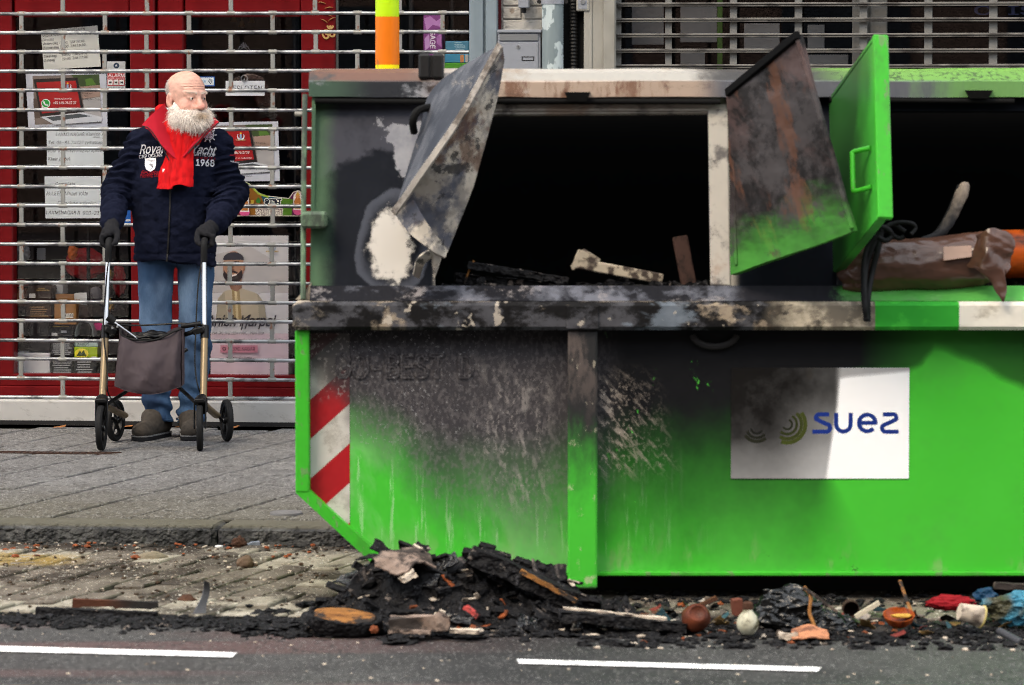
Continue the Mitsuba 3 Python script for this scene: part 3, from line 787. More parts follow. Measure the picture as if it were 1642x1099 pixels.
part(road, 'lane_line', line_mesh([(-420, 1034), (372, 1054), (381, 1046.5), (-420, 1024)]), 'line_paint')
part(road, 'lane_line', line_mesh([(832, 1064), (1311, 1077), (1318, 1070), (828, 1057)]), 'line_paint')
part(road, 'lane_line', line_mesh([(1960, 1094), (2700, 1114), (2700, 1104), (1960, 1086)]), 'line_paint')
BW = gab(300, 992)[1]
bay = thing('parking_bay', kind='structure')
part(bay, 'paver_bed', xf(bx(-6, 8, BW, 0, -.1, .006), MG), 'joint_dirt')
m0 = bx(.005, .115, .005, .205, -.02, .016, .005)
base, pale = ply(m0, 'pavers'), ply(m0, 'pale_pavers')
SH = np.eye(4); SH[0, 1] = SKEW
a0 = gab(0, 980)[0]
cols = range(int(math.floor((a0 - .45) / .12)), int(math.ceil((a0 + 1.62) / .12)))
for i in cols:
    for j in range(int(-BW / .21) + 1):
        b0 = -.21 * (j + 1) + (.105 if i % 2 else 0)
        if b0 < BW or b0 + .21 > .02: b0 = max(b0, BW)
        if b0 + .206 > 0: continue
        L = np.eye(4); L[:3, 3] = (i * .12 + b0 * SKEW, b0, rng.uniform(-.005, .004)); L[0, 1] = SKEW; L[2, 0] = rng.normal() * .02; L[2, 1] = rng.normal() * .012
        w_ = meshkit.fbm(np.array([i * .22, j * .5, 4.0]), 2) + rng.normal() * .07
        part(bay, 'paver', pale if w_ > .48 else base, None, to_world=T((MG @ L).tolist()))
# the rest of the bay, under and beyond the skip, as one mass
rest = []
for i in list(range(cols[0] - 22, cols[0])) + list(range(cols[-1] + 1, cols[-1] + 34)):
    for j in range(int(-BW / .21)):
        b0 = -.21 * (j + 1) + (.105 if i % 2 else 0)
        if b0 + .206 > 0 or b0 < BW: continue
        L = np.eye(4); L[:3, 3] = (i * .12 + b0 * SKEW, b0, 0); L[0, 1] = SKEW; rest.append(xf(m0, MG @ L))
part(bay, 'far_pavers', cat(rest), 'pavers', kind='stuff')
kerb = thing('kerb', kind='structure')
kx = gab(343, 846, KZ)[0]
for i in range(-6, 8):
    m = bx(kx + i * 1.0 + .003, kx + (i + 1) * 1.0 - .003, 0, .26, -.08, KZ, .018)
    part(kerb, 'kerb_stone', xf(m, MG), 'kerb_concrete')
W0 = G(170, 684, KZ); WB = (W0 - K0) @ N_
pav = thing('pavement', kind='structure')
part(pav, 'tile_bed', xf(bx(-40, 40, .265, WB + .3, -.1, KZ - .010), MG), 'joint_dirt')
m0 = bx(.007, .293, .007, .293, -.03, 0, .005); mh = bx(.007, .293, .007, .143, -.03, 0, .005)
base, half_ = ply(m0, 'paving'), ply(mh, 'paving')
a1 = gab(0, 760, KZ)[0]
rows = int((WB - .265) / .3)
rest = []
for i in range(-22, 26):
    for j in range(-1, rows + 1):
        b0 = .265 + .3 * j + (.15 if i % 2 else 0); mm, bb = m0, base
        if j < 0 and i % 2: b0, mm, bb = .265, mh, half_
        if b0 < .262 or b0 + .3 > WB + .1: continue
        L = np.eye(4); L[:3, 3] = (a1 - .9 + i * .3 + b0 * SKEW, b0, KZ + rng.uniform(-.002, .0025)); L[0, 1] = SKEW; L[2, 0] = rng.normal() * .0035; L[2, 1] = rng.normal() * .0025
        q = K0 + U * (L[0, 3] + .15) + N_ * (b0 + .15); u = 821 + FPX * q[0] / q[1]
        if -140 < u < 640: part(pav, 'tile', bb, None, to_world=T((MG @ L).tolist()))
        else: rest.append(xf(mm, MG @ L))
part(pav, 'far_tiles', cat(rest), 'paving', kind='stuff')
# a rusty drain strip and a round cover let into the pavement
mat('rust', lambda p, n, uv: mix(C('#241a16'), C('#3a2820'), fbm(p.x * 40, p.y * 40, p.z * 40)), .8)
q0, q1 = gab(-60, 727, KZ), gab(186, 730, KZ)
dr_ = thing('drain_strip', 'narrow rusty steel drain strip let into the pavement before the left shop window', 'drain')
part(dr_, 'frame', xf(cat([bx(q0[0], q1[0], q0[1], q0[1] + .012, KZ - .01, KZ + .004), bx(q0[0], q1[0], q0[1] + .088, q0[1] + .1, KZ - .01, KZ + .004)]), MG), 'rust')
part(dr_, 'grating', xf(cat([bx(q0[0] + i * .03, q0[0] + i * .03 + .016, q0[1] + .012, q0[1] + .088, KZ - .01, KZ + .003) for i in range(int((q1[0] - q0[0]) / .03))]), MG), 'rust')
q = G(459, 824, KZ)
solo('utility_cover', xf(lathe([(0, .0065), (.05, .0065), (.056, .004), (.062, .007), (.064, .0), (.064, -.01)], 28), basis(q, (1, 0, 0), (0, 1.45, 0), (0, 0, 1))), mat('cover_grey', '#5d5c5c', .6),
     'small round grey utility cover in the pavement left of the skip', 'utility cover', smooth=40)
# ---------------------------------------------------------------- shop fronts (wall-local: x along the wall, y into the building, z up)
OW = np.array([W0[0], W0[1], 0.0]); MW = basis(OW, U, N_, ZV)


def wl(px, py, y=0.0):
    d = ray(px, py); t = ((OW + N_ * y - CAMP) @ N_) / (d @ N_); q = CAMP + d * t - OW
    return q @ U, q[2]


def wbox(px0, py0, px1, py1, y0, y1, c=.003):      # box that shows as that rectangle of the photo at its front face y0
    (s0, z1), (s1, z0) = wl(px0, py0, y0), wl(px1, py1, y0)
    if px1 - px0 > 400:                # long level pieces: heights as seen in the middle of their visible stretch
        c_ = (max(px0, 0) + min(px1, 1642)) / 2; z1, z0 = wl(c_, py0, y0)[1], wl(c_, py1, y0)[1]
    return bx(s0, s1, y0, y1, z0, z1, c)


def W(m): return xf(m, MW)


def red_col(p, n, uv):
    f = fbm(p.x * 5, p.z * 3, 2.0); return mix(C('#620a0f'), C('#740d12'), f)


mat('red_paint', red_col, .35)
mat('plinth', lambda p, n, uv: mix(mix(C('#aaa8a5'), C('#95928e'), fbm(p.x * 4, p.z * 10, 1.0)), C('#7d7a74'), smoothstep(.62, .85, grit(p.x * 12 + p.z * 11, p.z * 20, 5.0)) * .55), .6)
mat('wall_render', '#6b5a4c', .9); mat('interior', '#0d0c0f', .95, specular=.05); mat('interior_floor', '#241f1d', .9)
mat('galvanised', lambda p, n, uv: mix(C('#9c9fa3'), C('#55575a'), smoothstep(.36, .78, grit(p.x * 14, p.z * 30, 3.0))), .38, metallic=.5)
mat('link_metal', lambda p, n, uv: mix(mix(C('#93938f'), C('#767571'), fbm(p.x * 30, p.z * 12, 4.0)), C('#7a4a32'), smoothstep(.70, .78, grit(p.x * 60, p.z * 40, 9.0, o=3)) * .8), .5, metallic=.25)
mat('rail_paint', lambda p, n, uv: mix(C('#7b868d'), C('#687379'), fbm(p.x * 25, p.z * 2, 4.0)), .45)
shop = thing('shop_front', 'red framed shop front with three dark windows above a white plinth', 'shop front')
part(shop, 'plinth', W(wbox(-900, 644, 752, 684.5, -.05, .16, .008)), 'plinth', label='white stained plinth below the shop window')
part(shop, 'plinth_seal', W(wbox(-900, 677, 752, 683.5, -.058, -.052, .001)), 'dark_metal')  # dark strip standing in for the shaded gap below the plinth
part(shop, 'sill', W(wbox(-900, 622, 752, 645.5, .07, .2, .004)), 'red_paint')
part(shop, 'sill', W(wbox(-900, 602, 752, 621.5, .10, .2, .004)), 'red_paint')
for a, b in ((-900, 22), (207, 250), (252, 296), (482, 538)):
    part(shop, 'post', W(wbox(a, -120, b, 601.7, .10 if a != 252 else .112, .2, .006)), 'red_paint')
for a, b in ((22.3, 206.7), (296.3, 481.7)):
    part(shop, 'header', W(wbox(a, -120, b, 27, .105, .2, .006)), 'red_paint')
part(shop, 'post', W(wbox(538.5, -120, 542, 601.7, .14, .19, .001)), 'cream_metal')
panes = []
for a, b, t in ((22.5, 206.5, 27.3), (296.5, 481.5, 27.3), (542.2, 751, -120)):
    (s0, z1), (s1, z0) = wl(a, t, .16), wl(b, 601.5, .16)
    part(shop, 'pane', W(trimesh.Trimesh([(s0, .16, z0), (s1, .16, z0), (s1, .16, z1), (s0, .16, z1)], [(0, 1, 2), (0, 2, 3)], process=False)), 'pane_glass')
mat('mullion', '#0d0d0f', .5)
for a, b, y0 in ((22.4, 25.5, .18), (136, 144, .34), (655, 663, .3), (722, 728, .42), (470, 476, .25)):
    part(shop, 'inner_mullion', W(wbox(a, -100, b, 600, y0, y0 + .03, .002)), 'mullion')
(s0, z1), (s1, z0) = wl(-900, -120, .2), wl(797, 601, .2)
zt_ = z1
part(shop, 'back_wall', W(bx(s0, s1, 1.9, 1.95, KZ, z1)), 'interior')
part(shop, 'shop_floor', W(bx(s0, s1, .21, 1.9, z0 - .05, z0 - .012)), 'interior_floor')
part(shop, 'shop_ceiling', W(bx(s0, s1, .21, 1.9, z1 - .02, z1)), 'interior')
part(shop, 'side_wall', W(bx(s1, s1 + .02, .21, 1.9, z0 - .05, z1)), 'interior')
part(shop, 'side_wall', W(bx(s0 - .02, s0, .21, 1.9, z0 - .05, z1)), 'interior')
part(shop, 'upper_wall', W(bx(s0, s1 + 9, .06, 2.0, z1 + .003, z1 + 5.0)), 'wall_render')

# roller grille of round bars and short links
gr = thing('roller_grille', 'closed steel roller grille of round bars and short links before the red shop front', 'roller grille')
ys = [-40.0, -9.3] + [21.6, 52.4, 83.5, 114.3, 145.2, 176.6, 207.3, 238.2, 269.2, 299.6, 330.4, 361.4, 392.3, 423, 454, 485, 515.6, 546.6, 577.2, 607.8, 638.2]
sR = wl(752, 300)[0]; sL = wl(-420, 300)[0]
rb = .0093
zs = [wl(250, y)[1] for y in ys]
pitch = (wl(304, 300)[0] - wl(36, 300)[0]) / 4
s_0 = wl(36, 300)[0]
lm = cat([bx(-.0105, .0105, -.006, .006, -1, 1, 0)])
for k, z in enumerate(zs):
    xs = np.linspace(sL, sR, 60); sag = (meshkit.fbm(np.stack([xs * .9, xs * 0 + k, xs * 0], -1), 2) - .5) * .006
    part(gr, 'bar', W(tube(np.stack([xs, xs * 0, z + sag], -1), rb, 10)), 'galvanised', smooth=50)
lnk = 0
for k in range(len(zs) - 1):
    zt0, zb0_ = zs[k], zs[k + 1]
    for i in range(-6, 13):
        if (i + k) % 2: continue
        s = s_0 + i * pitch + .0006 * (k - 2) * -1
        if s > sR - .02: continue
        h = zt0 - zb0_
        m = cat([bx(s - .0105, s + .0105, -.007, .007, zb0_ + rb, zt0 - rb, .002),
                 tube([(s - .02, 0, zt0), (s + .02, 0, zt0)], rb + .0024, 10), tube([(s - .02, 0, zb0_), (s + .02, 0, zb0_)], rb + .0022, 10)])
        m.vertices = np.asarray(m.vertices) + [rng.normal() * .0012, 0, 0]
        part(gr, 'link', W(m), 'link_metal')
part(gr, 'guide_rail', W(cat([wbox(752, -120, 775, 683, -.05, .1, .004), wbox(775.3, -120, 778, 683, -.03, .1, .001), wbox(778.3, -120, 797, 683, -.055, .1, .004)])), 'rail_paint', label='blue grey upright guide rail at the right end of the grille')

# ----- sheets, stickers and posters behind the glass
YP = .19


def sheet(name, label, cat_, corners, layers, y=YP, base='#e4e4e2', th=.0012, group=None):
    t = thing(name, label, cat_, group)
    s = Polygon([wl(*c, y) for c in corners])
    part(t, 'paper', W(prism(s, y, y + th)), mat('paper_' + base[1:], base, .6) if 'mat_paper_' + base[1:] not in scene else 'paper_' + base[1:])
    items = []
    for k, (g, col) in enumerate(layers):
        g = shapely.transform(g, lambda a: np.array([wl(q[0], q[1], y) for q in a]) if len(a) else a)
        v, f = flat(g)
        if len(v): items.append((W(trimesh.Trimesh(np.stack([v[:, 0], np.full(len(v), y - .0006 * (k + 1)), v[:, 1]], -1), f[:, ::-1], process=False)).vertices, f[:, ::-1], col))
    if items:
        m, c = printed_mesh(items); part(t, 'print', m, 'printed', color=c)
    return t


def hand(lines, x0, y0, dy, h, col='#1c1c1e', tilt=0.0, seed=0, shear=.15):
    out = []
    r = random.Random(seed)
    for k, s in enumerate(lines):
        if not s: continue
        x = x0
        gs = []
        for w in s.split('|'):
            if w.startswith('@'): x = float(w[1:w.index(':')]); w = w[w.index(':') + 1:]
            g = text(w, shear=shear, wide=.92); g = affinity.affine_transform(g, [h, 0, 0, -h, x, y0 + dy * k]); gs.append(affinity.rotate(g, r.uniform(-.6, .6), origin=(x, y0 + dy * k)))
            x = g.bounds[2] + h
        g = shapely.union_all(gs)
        out.append((affinity.rotate(g, tilt, origin=(x0, y0)), col))
    return out


def pol(*p): return Polygon(p)


sheet('opening_hours_sheet', 'tilted handwritten sheet of opening hours at the top of the left window', 'paper sheet', [(65.5, 49), (156.5, 41), (162, 107), (70.5, 112)],
      hand(['|@92:OPENINGSTIJDEN', 'MAANDAG|@92:12:00  T/M 18:00', 'Dinsdag', 'Woensdag|@93:10:00  T/M 18:00', 'Donderdag|@94:10:00  T/M 18:00', 'Vrijdag', 'Zaterdag|@96:10:00  T/M 18:00', 'Zondag|@96:12:00  T/M 17:00'], 67, 53.5, 6.55, 3.9, tilt=-4.6, seed=1), base='#d2d1c9')


def laptop(dx, dy, full=True):
    q = lambda *p: Polygon([(a * .182 + 20 + dx, b * .182 + 20 + dy) for a, b in p])
    L = [(q((178, 562), (765, 545), (785, 975), (200, 992)), '#7b6f68'), (q((520, 552), (765, 545), (772, 640), (600, 655)), '#3f4f2c'), (q((640, 590), (700, 580), (740, 640), (650, 650)), '#587a31'),
         (q((600, 655), (772, 640), (776, 740), (622, 760)), '#a58a7c'), (q((185, 760), (250, 760), (260, 930), (195, 935)), '#5a4d45'), (q((622, 770), (777, 745), (785, 930), (640, 890)), '#aeaaa8'),
         (q((187, 590), (575, 574), (632, 880), (248, 915)), '#26201f'), (q((212, 618), (560, 602), (605, 855), (262, 892)), '#a51d1f'),
         (q((250, 922), (620, 880), (800, 925), (785, 962), (370, 990)), '#c9cbd0'), (q((300, 925), (590, 893), (700, 915), (360, 958)), '#4a5054'), (q((370, 990), (785, 962), (785, 972), (380, 996)), '#55565a')]
    cx, cy = 297 * .182 + 20 + dx, 803 * .182 + 20 + dy
    L += [(Point(cx, cy).buffer(7.2), '#e8efe8'), (Polygon([(cx - 6, cy + 2), (cx - 7, cy + 7.4), (cx - 1, cy + 6)]), '#e8efe8'), (Point(cx, cy).buffer(6), '#2f9d46'),
          (LineString([(cx - 3, cy - 2.6), (cx - 2, cy + .6), (cx + .4, cy + 2.4), (cx + 3, cy + 2.6)]).buffer(1.1), '#f2f6f2')]
    ex, ey = 490 * .182 + 20 + dx, 655 * .182 + 20 + dy
    L += [(Point(ex, ey).buffer(6).difference(Point(ex, ey - 1.2).buffer(4.6)).intersection(sbox(ex - 8, ey - 4, ex + 8, ey + 8)), '#e3e4ea'), (Polygon([(ex - 1.8, ey + 5), (ex - 1.6, ey - 3), (ex, ey - 5), (ex + 1.6, ey - 3), (ex + 1.8, ey + 5)]), '#8ea6bf'), (Point(ex, ey - 5.5).buffer(1.5), '#e4a63a'), (sbox(ex - 8, ey + 5, ex + 8, ey + 6), '#d9c08a')]
    L += [(fit('+31 6 84 74 17 27', 365 * .182 + 20 + dx, 567 * .182 + 20 + dx, 808 * .182 + 20 + dy, 4.2, bold=1), '#f4f0ee'), (fit('Whatsapp bestellijn', 372 * .182 + 20 + dx, 528 * .182 + 20 + dx, 768 * .182 + 20 + dy, 2.6), '#eee2df'),
          (fit('www.uw-bestellingen', 420 * .182 + 20 + dx, 590 * .182 + 20 + dx, 850 * .182 + 20 + dy, 2.4), '#eee2df')]
    L += hand(['Bereikbaar', '|@%f:van' % (640 * .182 + 20 + dx), 'dinsdag t/m 17:00 uur'], 610 * .182 + 20 + dx, 718 * .182 + 20 + dy, 4.9, 2.9, seed=2, tilt=2)
    L += hand(['Bereikbaar van 10:00 tot 17:00 uur' if full else 'Voor uw bestellen gebeld en'], 245 * .182 + 20 + dx + (0 if full else 16), 1012 * .182 + 20 + dy, 5, 2.8, seed=3)
    return L


sheet('laptop_poster', 'poster of a laptop with a red screen in the left shop window', 'poster', [(41.3, 118.5), (170.5, 118.5), (172.5, 205), (45.5, 206)], laptop(0, 0), base='#c6c9d3')
sheet('laptop_poster', 'poster of a red laptop screen on the shop door right of the old man', 'poster', [(318, 196.5), (446, 195), (449, 290.5), (322, 291.5)], laptop(277.5, 80, False), base='#c6c9d3')
sheet('customer_app_sheet', 'white handwritten sheet in the left window just under the laptop poster', 'paper sheet', [(75, 208), (166, 209.5), (166.5, 271), (75.5, 271.5)],
      hand(['|@89:LAXMI NAGAR Klanten APP', 'Tel: 06-84 74727 (whatsapp je)', 'voor uw bestelling op opstaat', 'Klaar gezet.'], 77, 218.5, 13.0, 5.2, seed=4) + [(sbox(149, 219.8, 161, 220.5), '#1c1c1e')], base='#cfd4d6')
sheet('pickup_only_sheet', 'white handwritten sheet of pickup orders, lowest of the sheets in the left window', 'paper sheet', [(71.5, 283), (162, 282.5), (163, 350), (73, 350.5)],
      hand(['|@88:Complete', 'ALLEEN Afhaal VAN', '|@92:Complete artikelen', 'LAXMINAGAR R. 010-2374289'], 73.5, 298, 15.2, 5.6, seed=5), base='#cfd4d6')
cx, cy = 186.7, 105.5
sheet('alarm_sticker', 'small red and white alarm sticker on the glass beside the laptop poster', 'sticker', [(171.7, 98.5), (201, 98.5), (201, 143), (171.7, 143)],
      [(Point(cx, cy).buffer(4.6), '#2c3e55'), (Point(cx, cy).buffer(1.6), '#c9ccd0'), (sbox(172.5, 117.5, 200.5, 138), '#b3262a'), (fit('MEDEMA', 174, 199, 115.5, 4.2, bold=1), '#5a2a2c'), (fit('ALARM', 174, 200, 124, 5.6, bold=1), '#f3eeee'), (fit('Camera Bewaking', 174, 199, 126.6, 1.8), '#f3eeee')] +
      [(sbox(a, 128, a + 7.5, 136.5), '#e9e6e4') for a in (173.5, 182.7, 191.9)] + [(sbox(a + 1.5, 131, a + 6, 134), '#33302f') for a in (173.5, 182.7, 191.9)] + [(fit('088 886 89 78', 174, 199, 141.6, 2.4), '#55585c')], base='#c9cccd')
sheet('closed_sign', 'white GESLOTEN sign hanging from a hook inside the door glass', 'sign', [(362, 130), (424.5, 130), (424.5, 154), (362, 154)], [(fit('GESLOTEN', 366, 420, 147, 9.4), '#26262a'), (sbox(362.5, 148.2, 424, 150), '#c9cbcf')], base='#dadde2')
q = [wl(392 + 5 * math.cos(a), 126 + 5 * math.sin(a), YP - .004) for a in np.linspace(0, 2 * math.pi, 20)]
hk = thing('suction_hook', 'clear suction hook on the door glass above the closed sign', 'hook')
part(hk, 'cup', W(tube([(s, YP - .004, z) for s, z in q], .0035, 6)), 'silver_metal', smooth=50)
part(hk, 'wire', W(tube([(*wl(392, 126, YP - .008)[:1], YP - .008, wl(392, 126, YP)[1]), (wl(391, 133, YP)[0], YP - .008, wl(391, 133, YP)[1])], .003, 6)), 'silver_metal')
sheet('card_sticker', 'small blue and white payment sticker on the door glass beside his head', 'sticker', [(312, 123), (344.5, 123), (344.5, 138.5), (312, 138.5)],
      [(sbox(313, 124.6, 343, 136.8), '#e3ecf2'), (fit('OOK', 323, 330.5, 133, 4.4, bold=1), '#2a8fc4')] + [(LineString([(333.6 + r * math.cos(a) , 130.6 + r * math.sin(a)) for a in np.linspace(-.9, .9, 8)]).buffer(.45), '#26303a') for r in (1.5, 3.5, 5.5)], base='#2a5aa5')
sheet('blue_sticker', 'small plain blue sticker low on the left window behind his arm', 'sticker', [(200, 334), (211, 334), (211, 358), (200, 358)], [(sbox(202, 352, 209, 355), '#dfe8f2')], base='#1f5fb4')
bn = [(330, 361), (380, 300), (392, 291), (401, 294), (418, 311), (440, 318), (455, 322), (463, 316), (472, 306), (484, 308), (487, 330), (484, 346), (330, 349)]
bn = Polygon([(335, 347), (340, 318), (380, 297), (394, 291.5), (404, 297), (415, 309), (428, 314), (447, 316), (463, 318), (470, 308), (479, 305), (487, 312), (488, 330), (484, 347)])
lay = [(bn.buffer(-1.2), '#5c1f4d'), (bn.buffer(-1.2).intersection(sbox(330, 290, 398, 350)), '#7a2b2a'), (bn.buffer(-1.2).intersection(Polygon([(395, 292), (430, 312), (420, 345), (400, 345)])), '#8a5a1c'), (bn.buffer(-1.2).intersection(Polygon([(440, 312), (470, 320), (468, 347), (448, 347)])), '#4f7a1e'),
       (bn.buffer(-1.2).intersection(Polygon([(418, 311), (447, 317), (440, 330), (424, 328)])), '#1d4f63')]
lay += [(LineString([(380, 299), (394, 293.5), (403, 299), (415, 311), (430, 316)]).buffer(1.4), '#9cb23c')]
d1 = fit('शुभ', 424, 452, 330, 12, font='NotoSansDevanagari-Regular', bold=2); d2 = fit('दीपावली', 410, 454, 345.5, 11, font='NotoSansDevanagari-Regular', bold=2)
lay += [(d1.buffer(.7), '#f0efe6'), (d1.buffer(-.25), '#1a1f2c'), (d2.buffer(.5), '#efeadc'), (d2.buffer(-.55), '#5a2f3a')]
for ox, oy in ((478, 325), (393, 328)):
    lay += [(Point(ox, oy + 12).buffer(8).intersection(sbox(0, 0, 900, 346)), '#d3558a'), (Polygon([(ox - 7, oy - 12), (ox, oy - 19), (ox + 7, oy - 12), (ox + 7, oy + 12), (ox - 7, oy + 12)]).intersection(bn), '#e8e0d8'), (Polygon([(ox - 5, oy + 10), (ox - 6, oy - 2), (ox - 3, oy - 8), (ox + 3, oy - 8), (ox + 6, oy - 2), (ox + 5, oy + 10)]).intersection(bn), '#b5733a'), (Point(ox, oy - 10).buffer(3.4), '#c98a55'), (Polygon([(ox - 3.5, oy - 12), (ox, oy - 18), (ox + 3.5, oy - 12)]), '#c9a23a'), (Point(ox, oy + 3).buffer(2.4), '#d9a06a')]
lay += [(Polygon([(415, 330), (411, 322), (415, 316), (419, 322)]), '#3d7a2a'), (Point(415, 329).buffer(3), '#a4632c'), (sbox(403, 321, 408, 327), '#b89a35')]
sheet('festival_banner', 'colourful cut-out festival banner with Hindi lettering behind the door grille', 'banner', list(bn.exterior.coords)[:-1], lay, base='#d8d3c2')
# concert poster
px0, py0, px1, py1 = 338, 378, 462.5, 602
cl = '#bfb6b0'
fx, fy = 374.5, 425
lay = [(sbox(px0, py0, px1, 470), '#c9c7c9'), (Polygon([(px0, 470), (px0, 410), (400, 395), (px1, 430), (px1, 470)]), '#b9b3b2'), (sbox(px0, 535, px1, py1), '#d6bfc6'),
       (Polygon([(346, 515), (350, 478), (362, 466), (387, 462), (413, 471), (424, 486), (428, 515)]), '#b8aa94'), (Polygon([(346, 515), (350, 480), (360, 468), (366, 515)]), '#a59a86'), (Polygon([(413, 471), (424, 486), (428, 515), (416, 515)]), '#a39884'),
       (Polygon([(372, 462), (384, 462), (388, 512), (375, 512)]), '#9b8560'), (Polygon([(376, 462), (380, 462), (383, 512), (379, 512)]), '#c7b48c'),
       (Polygon([(366, 448), (388, 446), (388, 462), (380, 468), (370, 463)]), '#8a6350'), (affinity.scale(Point(375, 428).buffer(1, 16), 17, 25), '#a67c66'), (Polygon([(390.5, 424), (394, 423), (393, 434), (390, 435)]), '#9a705b'),
       (affinity.scale(Point(375, 416).buffer(1, 16), 16.6, 11.5).intersection(sbox(300, 400, 420, 417)), '#3d3a42'), (affinity.scale(Point(374, 440).buffer(1, 16), 15.6, 13.6).difference(affinity.scale(Point(373, 432).buffer(1, 16), 13.2, 9)), '#33282a'),
       (LineString([(366, 437), (373, 435.5), (380, 437)]).buffer(1.5), '#362628'), (LineString([(367, 441), (373, 442.4), (379, 440.6)]).buffer(1.3), '#e0cfc9'),
       (LineString([(362, 421.5), (368, 420)]).buffer(1.1), '#2a2022'), (LineString([(377, 420), (384, 421)]).buffer(1.1), '#2a2022'), (Point(366, 425).buffer(1.4), '#2a2022'), (Point(381, 425).buffer(1.4), '#2a2022'), (LineString([(374, 424), (372.5, 432), (375.5, 432.4)]).buffer(.9), '#855c4a')]
g = fit('Anish Harpal', 331, 444, 523, 17, shear=.32, bold=1)
lay += [(g, '#2e2a30'), (LineString([(388, 528), (392, 512), (402, 505), (394, 527)]).buffer(1), '#2e2a30'), (fit('OM JAI JAGDISH HARE | PRATHNA', 341, 425, 536.5, 4.6), '#4a4349'), (fit('ANISH SOERSH | RISING MUSIC & MIX ARE XAVIER FERGE CHICH', 338, 454, 546.5, 3.2), '#6a6066'),
        (sbox(354.5, 553.5, 414, 565.5), '#c2808f'), (Point(360.5, 559.4).buffer(3.1), '#4a2a33'), (Point(360.5, 559.4).buffer(1.6), '#c2808f'), (fit('LAXMI NAGAR', 367, 410, 562.4, 6, bold=1), '#5d2f3c'), (fit('BRENZO FC AUDIO', 367, 405, 576.5, 4.4, bold=1), '#3a3a40'), (Polygon([(362.5, 577), (365, 571), (368, 577)]), '#3a3a40')]
sx_, sy_ = 437.5, 399
lay += [(LineString([(428, 403), (447, 403)]).buffer(.7), '#b08a3a'), (Polygon([(sx_ - 5, 402), (sx_ - 7, 396), (sx_ - 2, 399), (sx_, 391), (sx_ + 2, 399), (sx_ + 7, 396), (sx_ + 5, 402)]), '#8d98a8'), (Point(sx_, 390.5).buffer(1.2), '#d39a35')]
sheet('concert_poster', 'large pale poster of a bearded singer behind the grille beside the skip', 'poster', [(px0, py0), (px1, py0), (px1, py1), (px0, py1)], lay, base='#cfcbcd')

# ----- goods in the windows
bells = 'tiny brass bells inside the door'


def goods(name, label, cat_, r, col, y=.26, depth=.12, text_=None, tcol='#b9995a', group=None, extra=()):
    t = thing(name, label, cat_, group)
    k = 'goods_' + col[1:]
    if 'mat_' + k not in scene: mat(k, col, .5)
    part(t, 'carton', W(wbox(*r, y, y + depth, .003)), k)
    it = []
    for s in (text_ or []):
        s, a, b, yb_, h = s; it.append((fit(s, a, b, yb_, h, bold=1), tcol))
    it += list(extra)
    if it:
        items = []
        for kk, (g, c) in enumerate(it):
            g = shapely.transform(g, lambda a: np.array([wl(q[0], q[1], y) for q in a]) if len(a) else a); v, f = flat(g)
            if len(v): items.append((W(trimesh.Trimesh(np.stack([v[:, 0], np.full(len(v), y - .001 - .0005 * kk), v[:, 1]], -1), f, process=False)).vertices, f, c))
        m, c = printed_mesh(items); part(t, 'print', m, 'printed', color=c)
    return t


def lines(x0, x1, y0, y1, n, seed, col):
    r = random.Random(seed); return [(shapely.union_all([sbox(x0 + r.uniform(0, 3), y0 + (y1 - y0) * k / n, x1 - r.uniform(0, 8), y0 + (y1 - y0) * k / n + (y1 - y0) / n * .42) for k in range(n)]), col)]


bg = 'cartons stacked in the left shop window'
goods('white_carton', 'plain white carton in the lower left corner of the left window', 'carton', (23, 566, 80.5, 601), '#cfcfd2', y=.25, depth=.2, group=bg)
goods('black_carton', 'black carton directly on top of the white carton', 'carton', (46, 544, 80, 565.5), '#17171a', group=bg)
goods('black_carton', 'plain black carton, second above the white carton', 'carton', (47, 516, 78, 543.5), '#131316', group=bg)
goods('brown_carton', 'dark brown carton with gold print lines above the black cartons', 'carton', (41, 486, 82, 515.5), '#33231c', extra=lines(47, 78, 492, 510, 5, 1, '#8d6a44'), group=bg)
goods('brown_carton', 'dark brown carton with a white barcode label, topmost of its stack', 'carton', (44, 459, 83, 485.5), '#2b1e1a', extra=[(sbox(47, 471, 57, 478), '#c9c5c0')] + lines(58, 80, 462, 468, 2, 2, '#8a6d35'), group=bg)
goods('snack_pack', 'orange and brown snack packs at the left edge of the left window', 'snack pack', (23, 464, 43, 492), '#5a2e1c', y=.3, extra=[(Polygon([(24 + 5 * i, 466), (28 + 5 * i, 466), (30 + 5 * i, 486), (25 + 5 * i, 486)]), c) for i, c in enumerate(('#a5713f', '#8a3d22', '#b58a52'))])
goods('kraft_box', 'brown cardboard box with a barcode label and open flap', 'box', (87, 482, 122.5, 521), '#8c6236', y=.24, extra=[(sbox(104.5, 503, 117.5, 510), '#d3d0c8')] + [(sbox(105.5 + i * 1.5, 504, 106.2 + i * 1.5, 508), '#2b2b2b') for i in range(8)])
goods('kraft_box_flap', 'raised brown flap standing behind the cardboard box', 'box flap', (89, 471.5, 119, 482), '#7d5630', y=.30, depth=.006)
goods('white_box', 'white box behind the brown cardboard box in the window', 'box', (118, 471, 140.5, 489), '#b9bbbd', y=.34, group='printed boxes in the shop windows')
goods('white_box', 'white box standing left of the brown cardboard box', 'box', (83, 457, 101, 472), '#a9abae', y=.38, group='printed boxes in the shop windows')
goods('brown_carton', 'small plain brown carton under the rear white box', 'carton', (122.8, 489.5, 141, 512), '#2a1d17', y=.30, group=bg)
goods('black_text_box', 'black box covered in white print under the brown cardboard box', 'box', (81.5, 540, 117.5, 572), '#1d1e21', y=.235, extra=lines(84, 116, 551, 571, 6, 3, '#9c9ea0'), group='printed boxes in the shop windows')
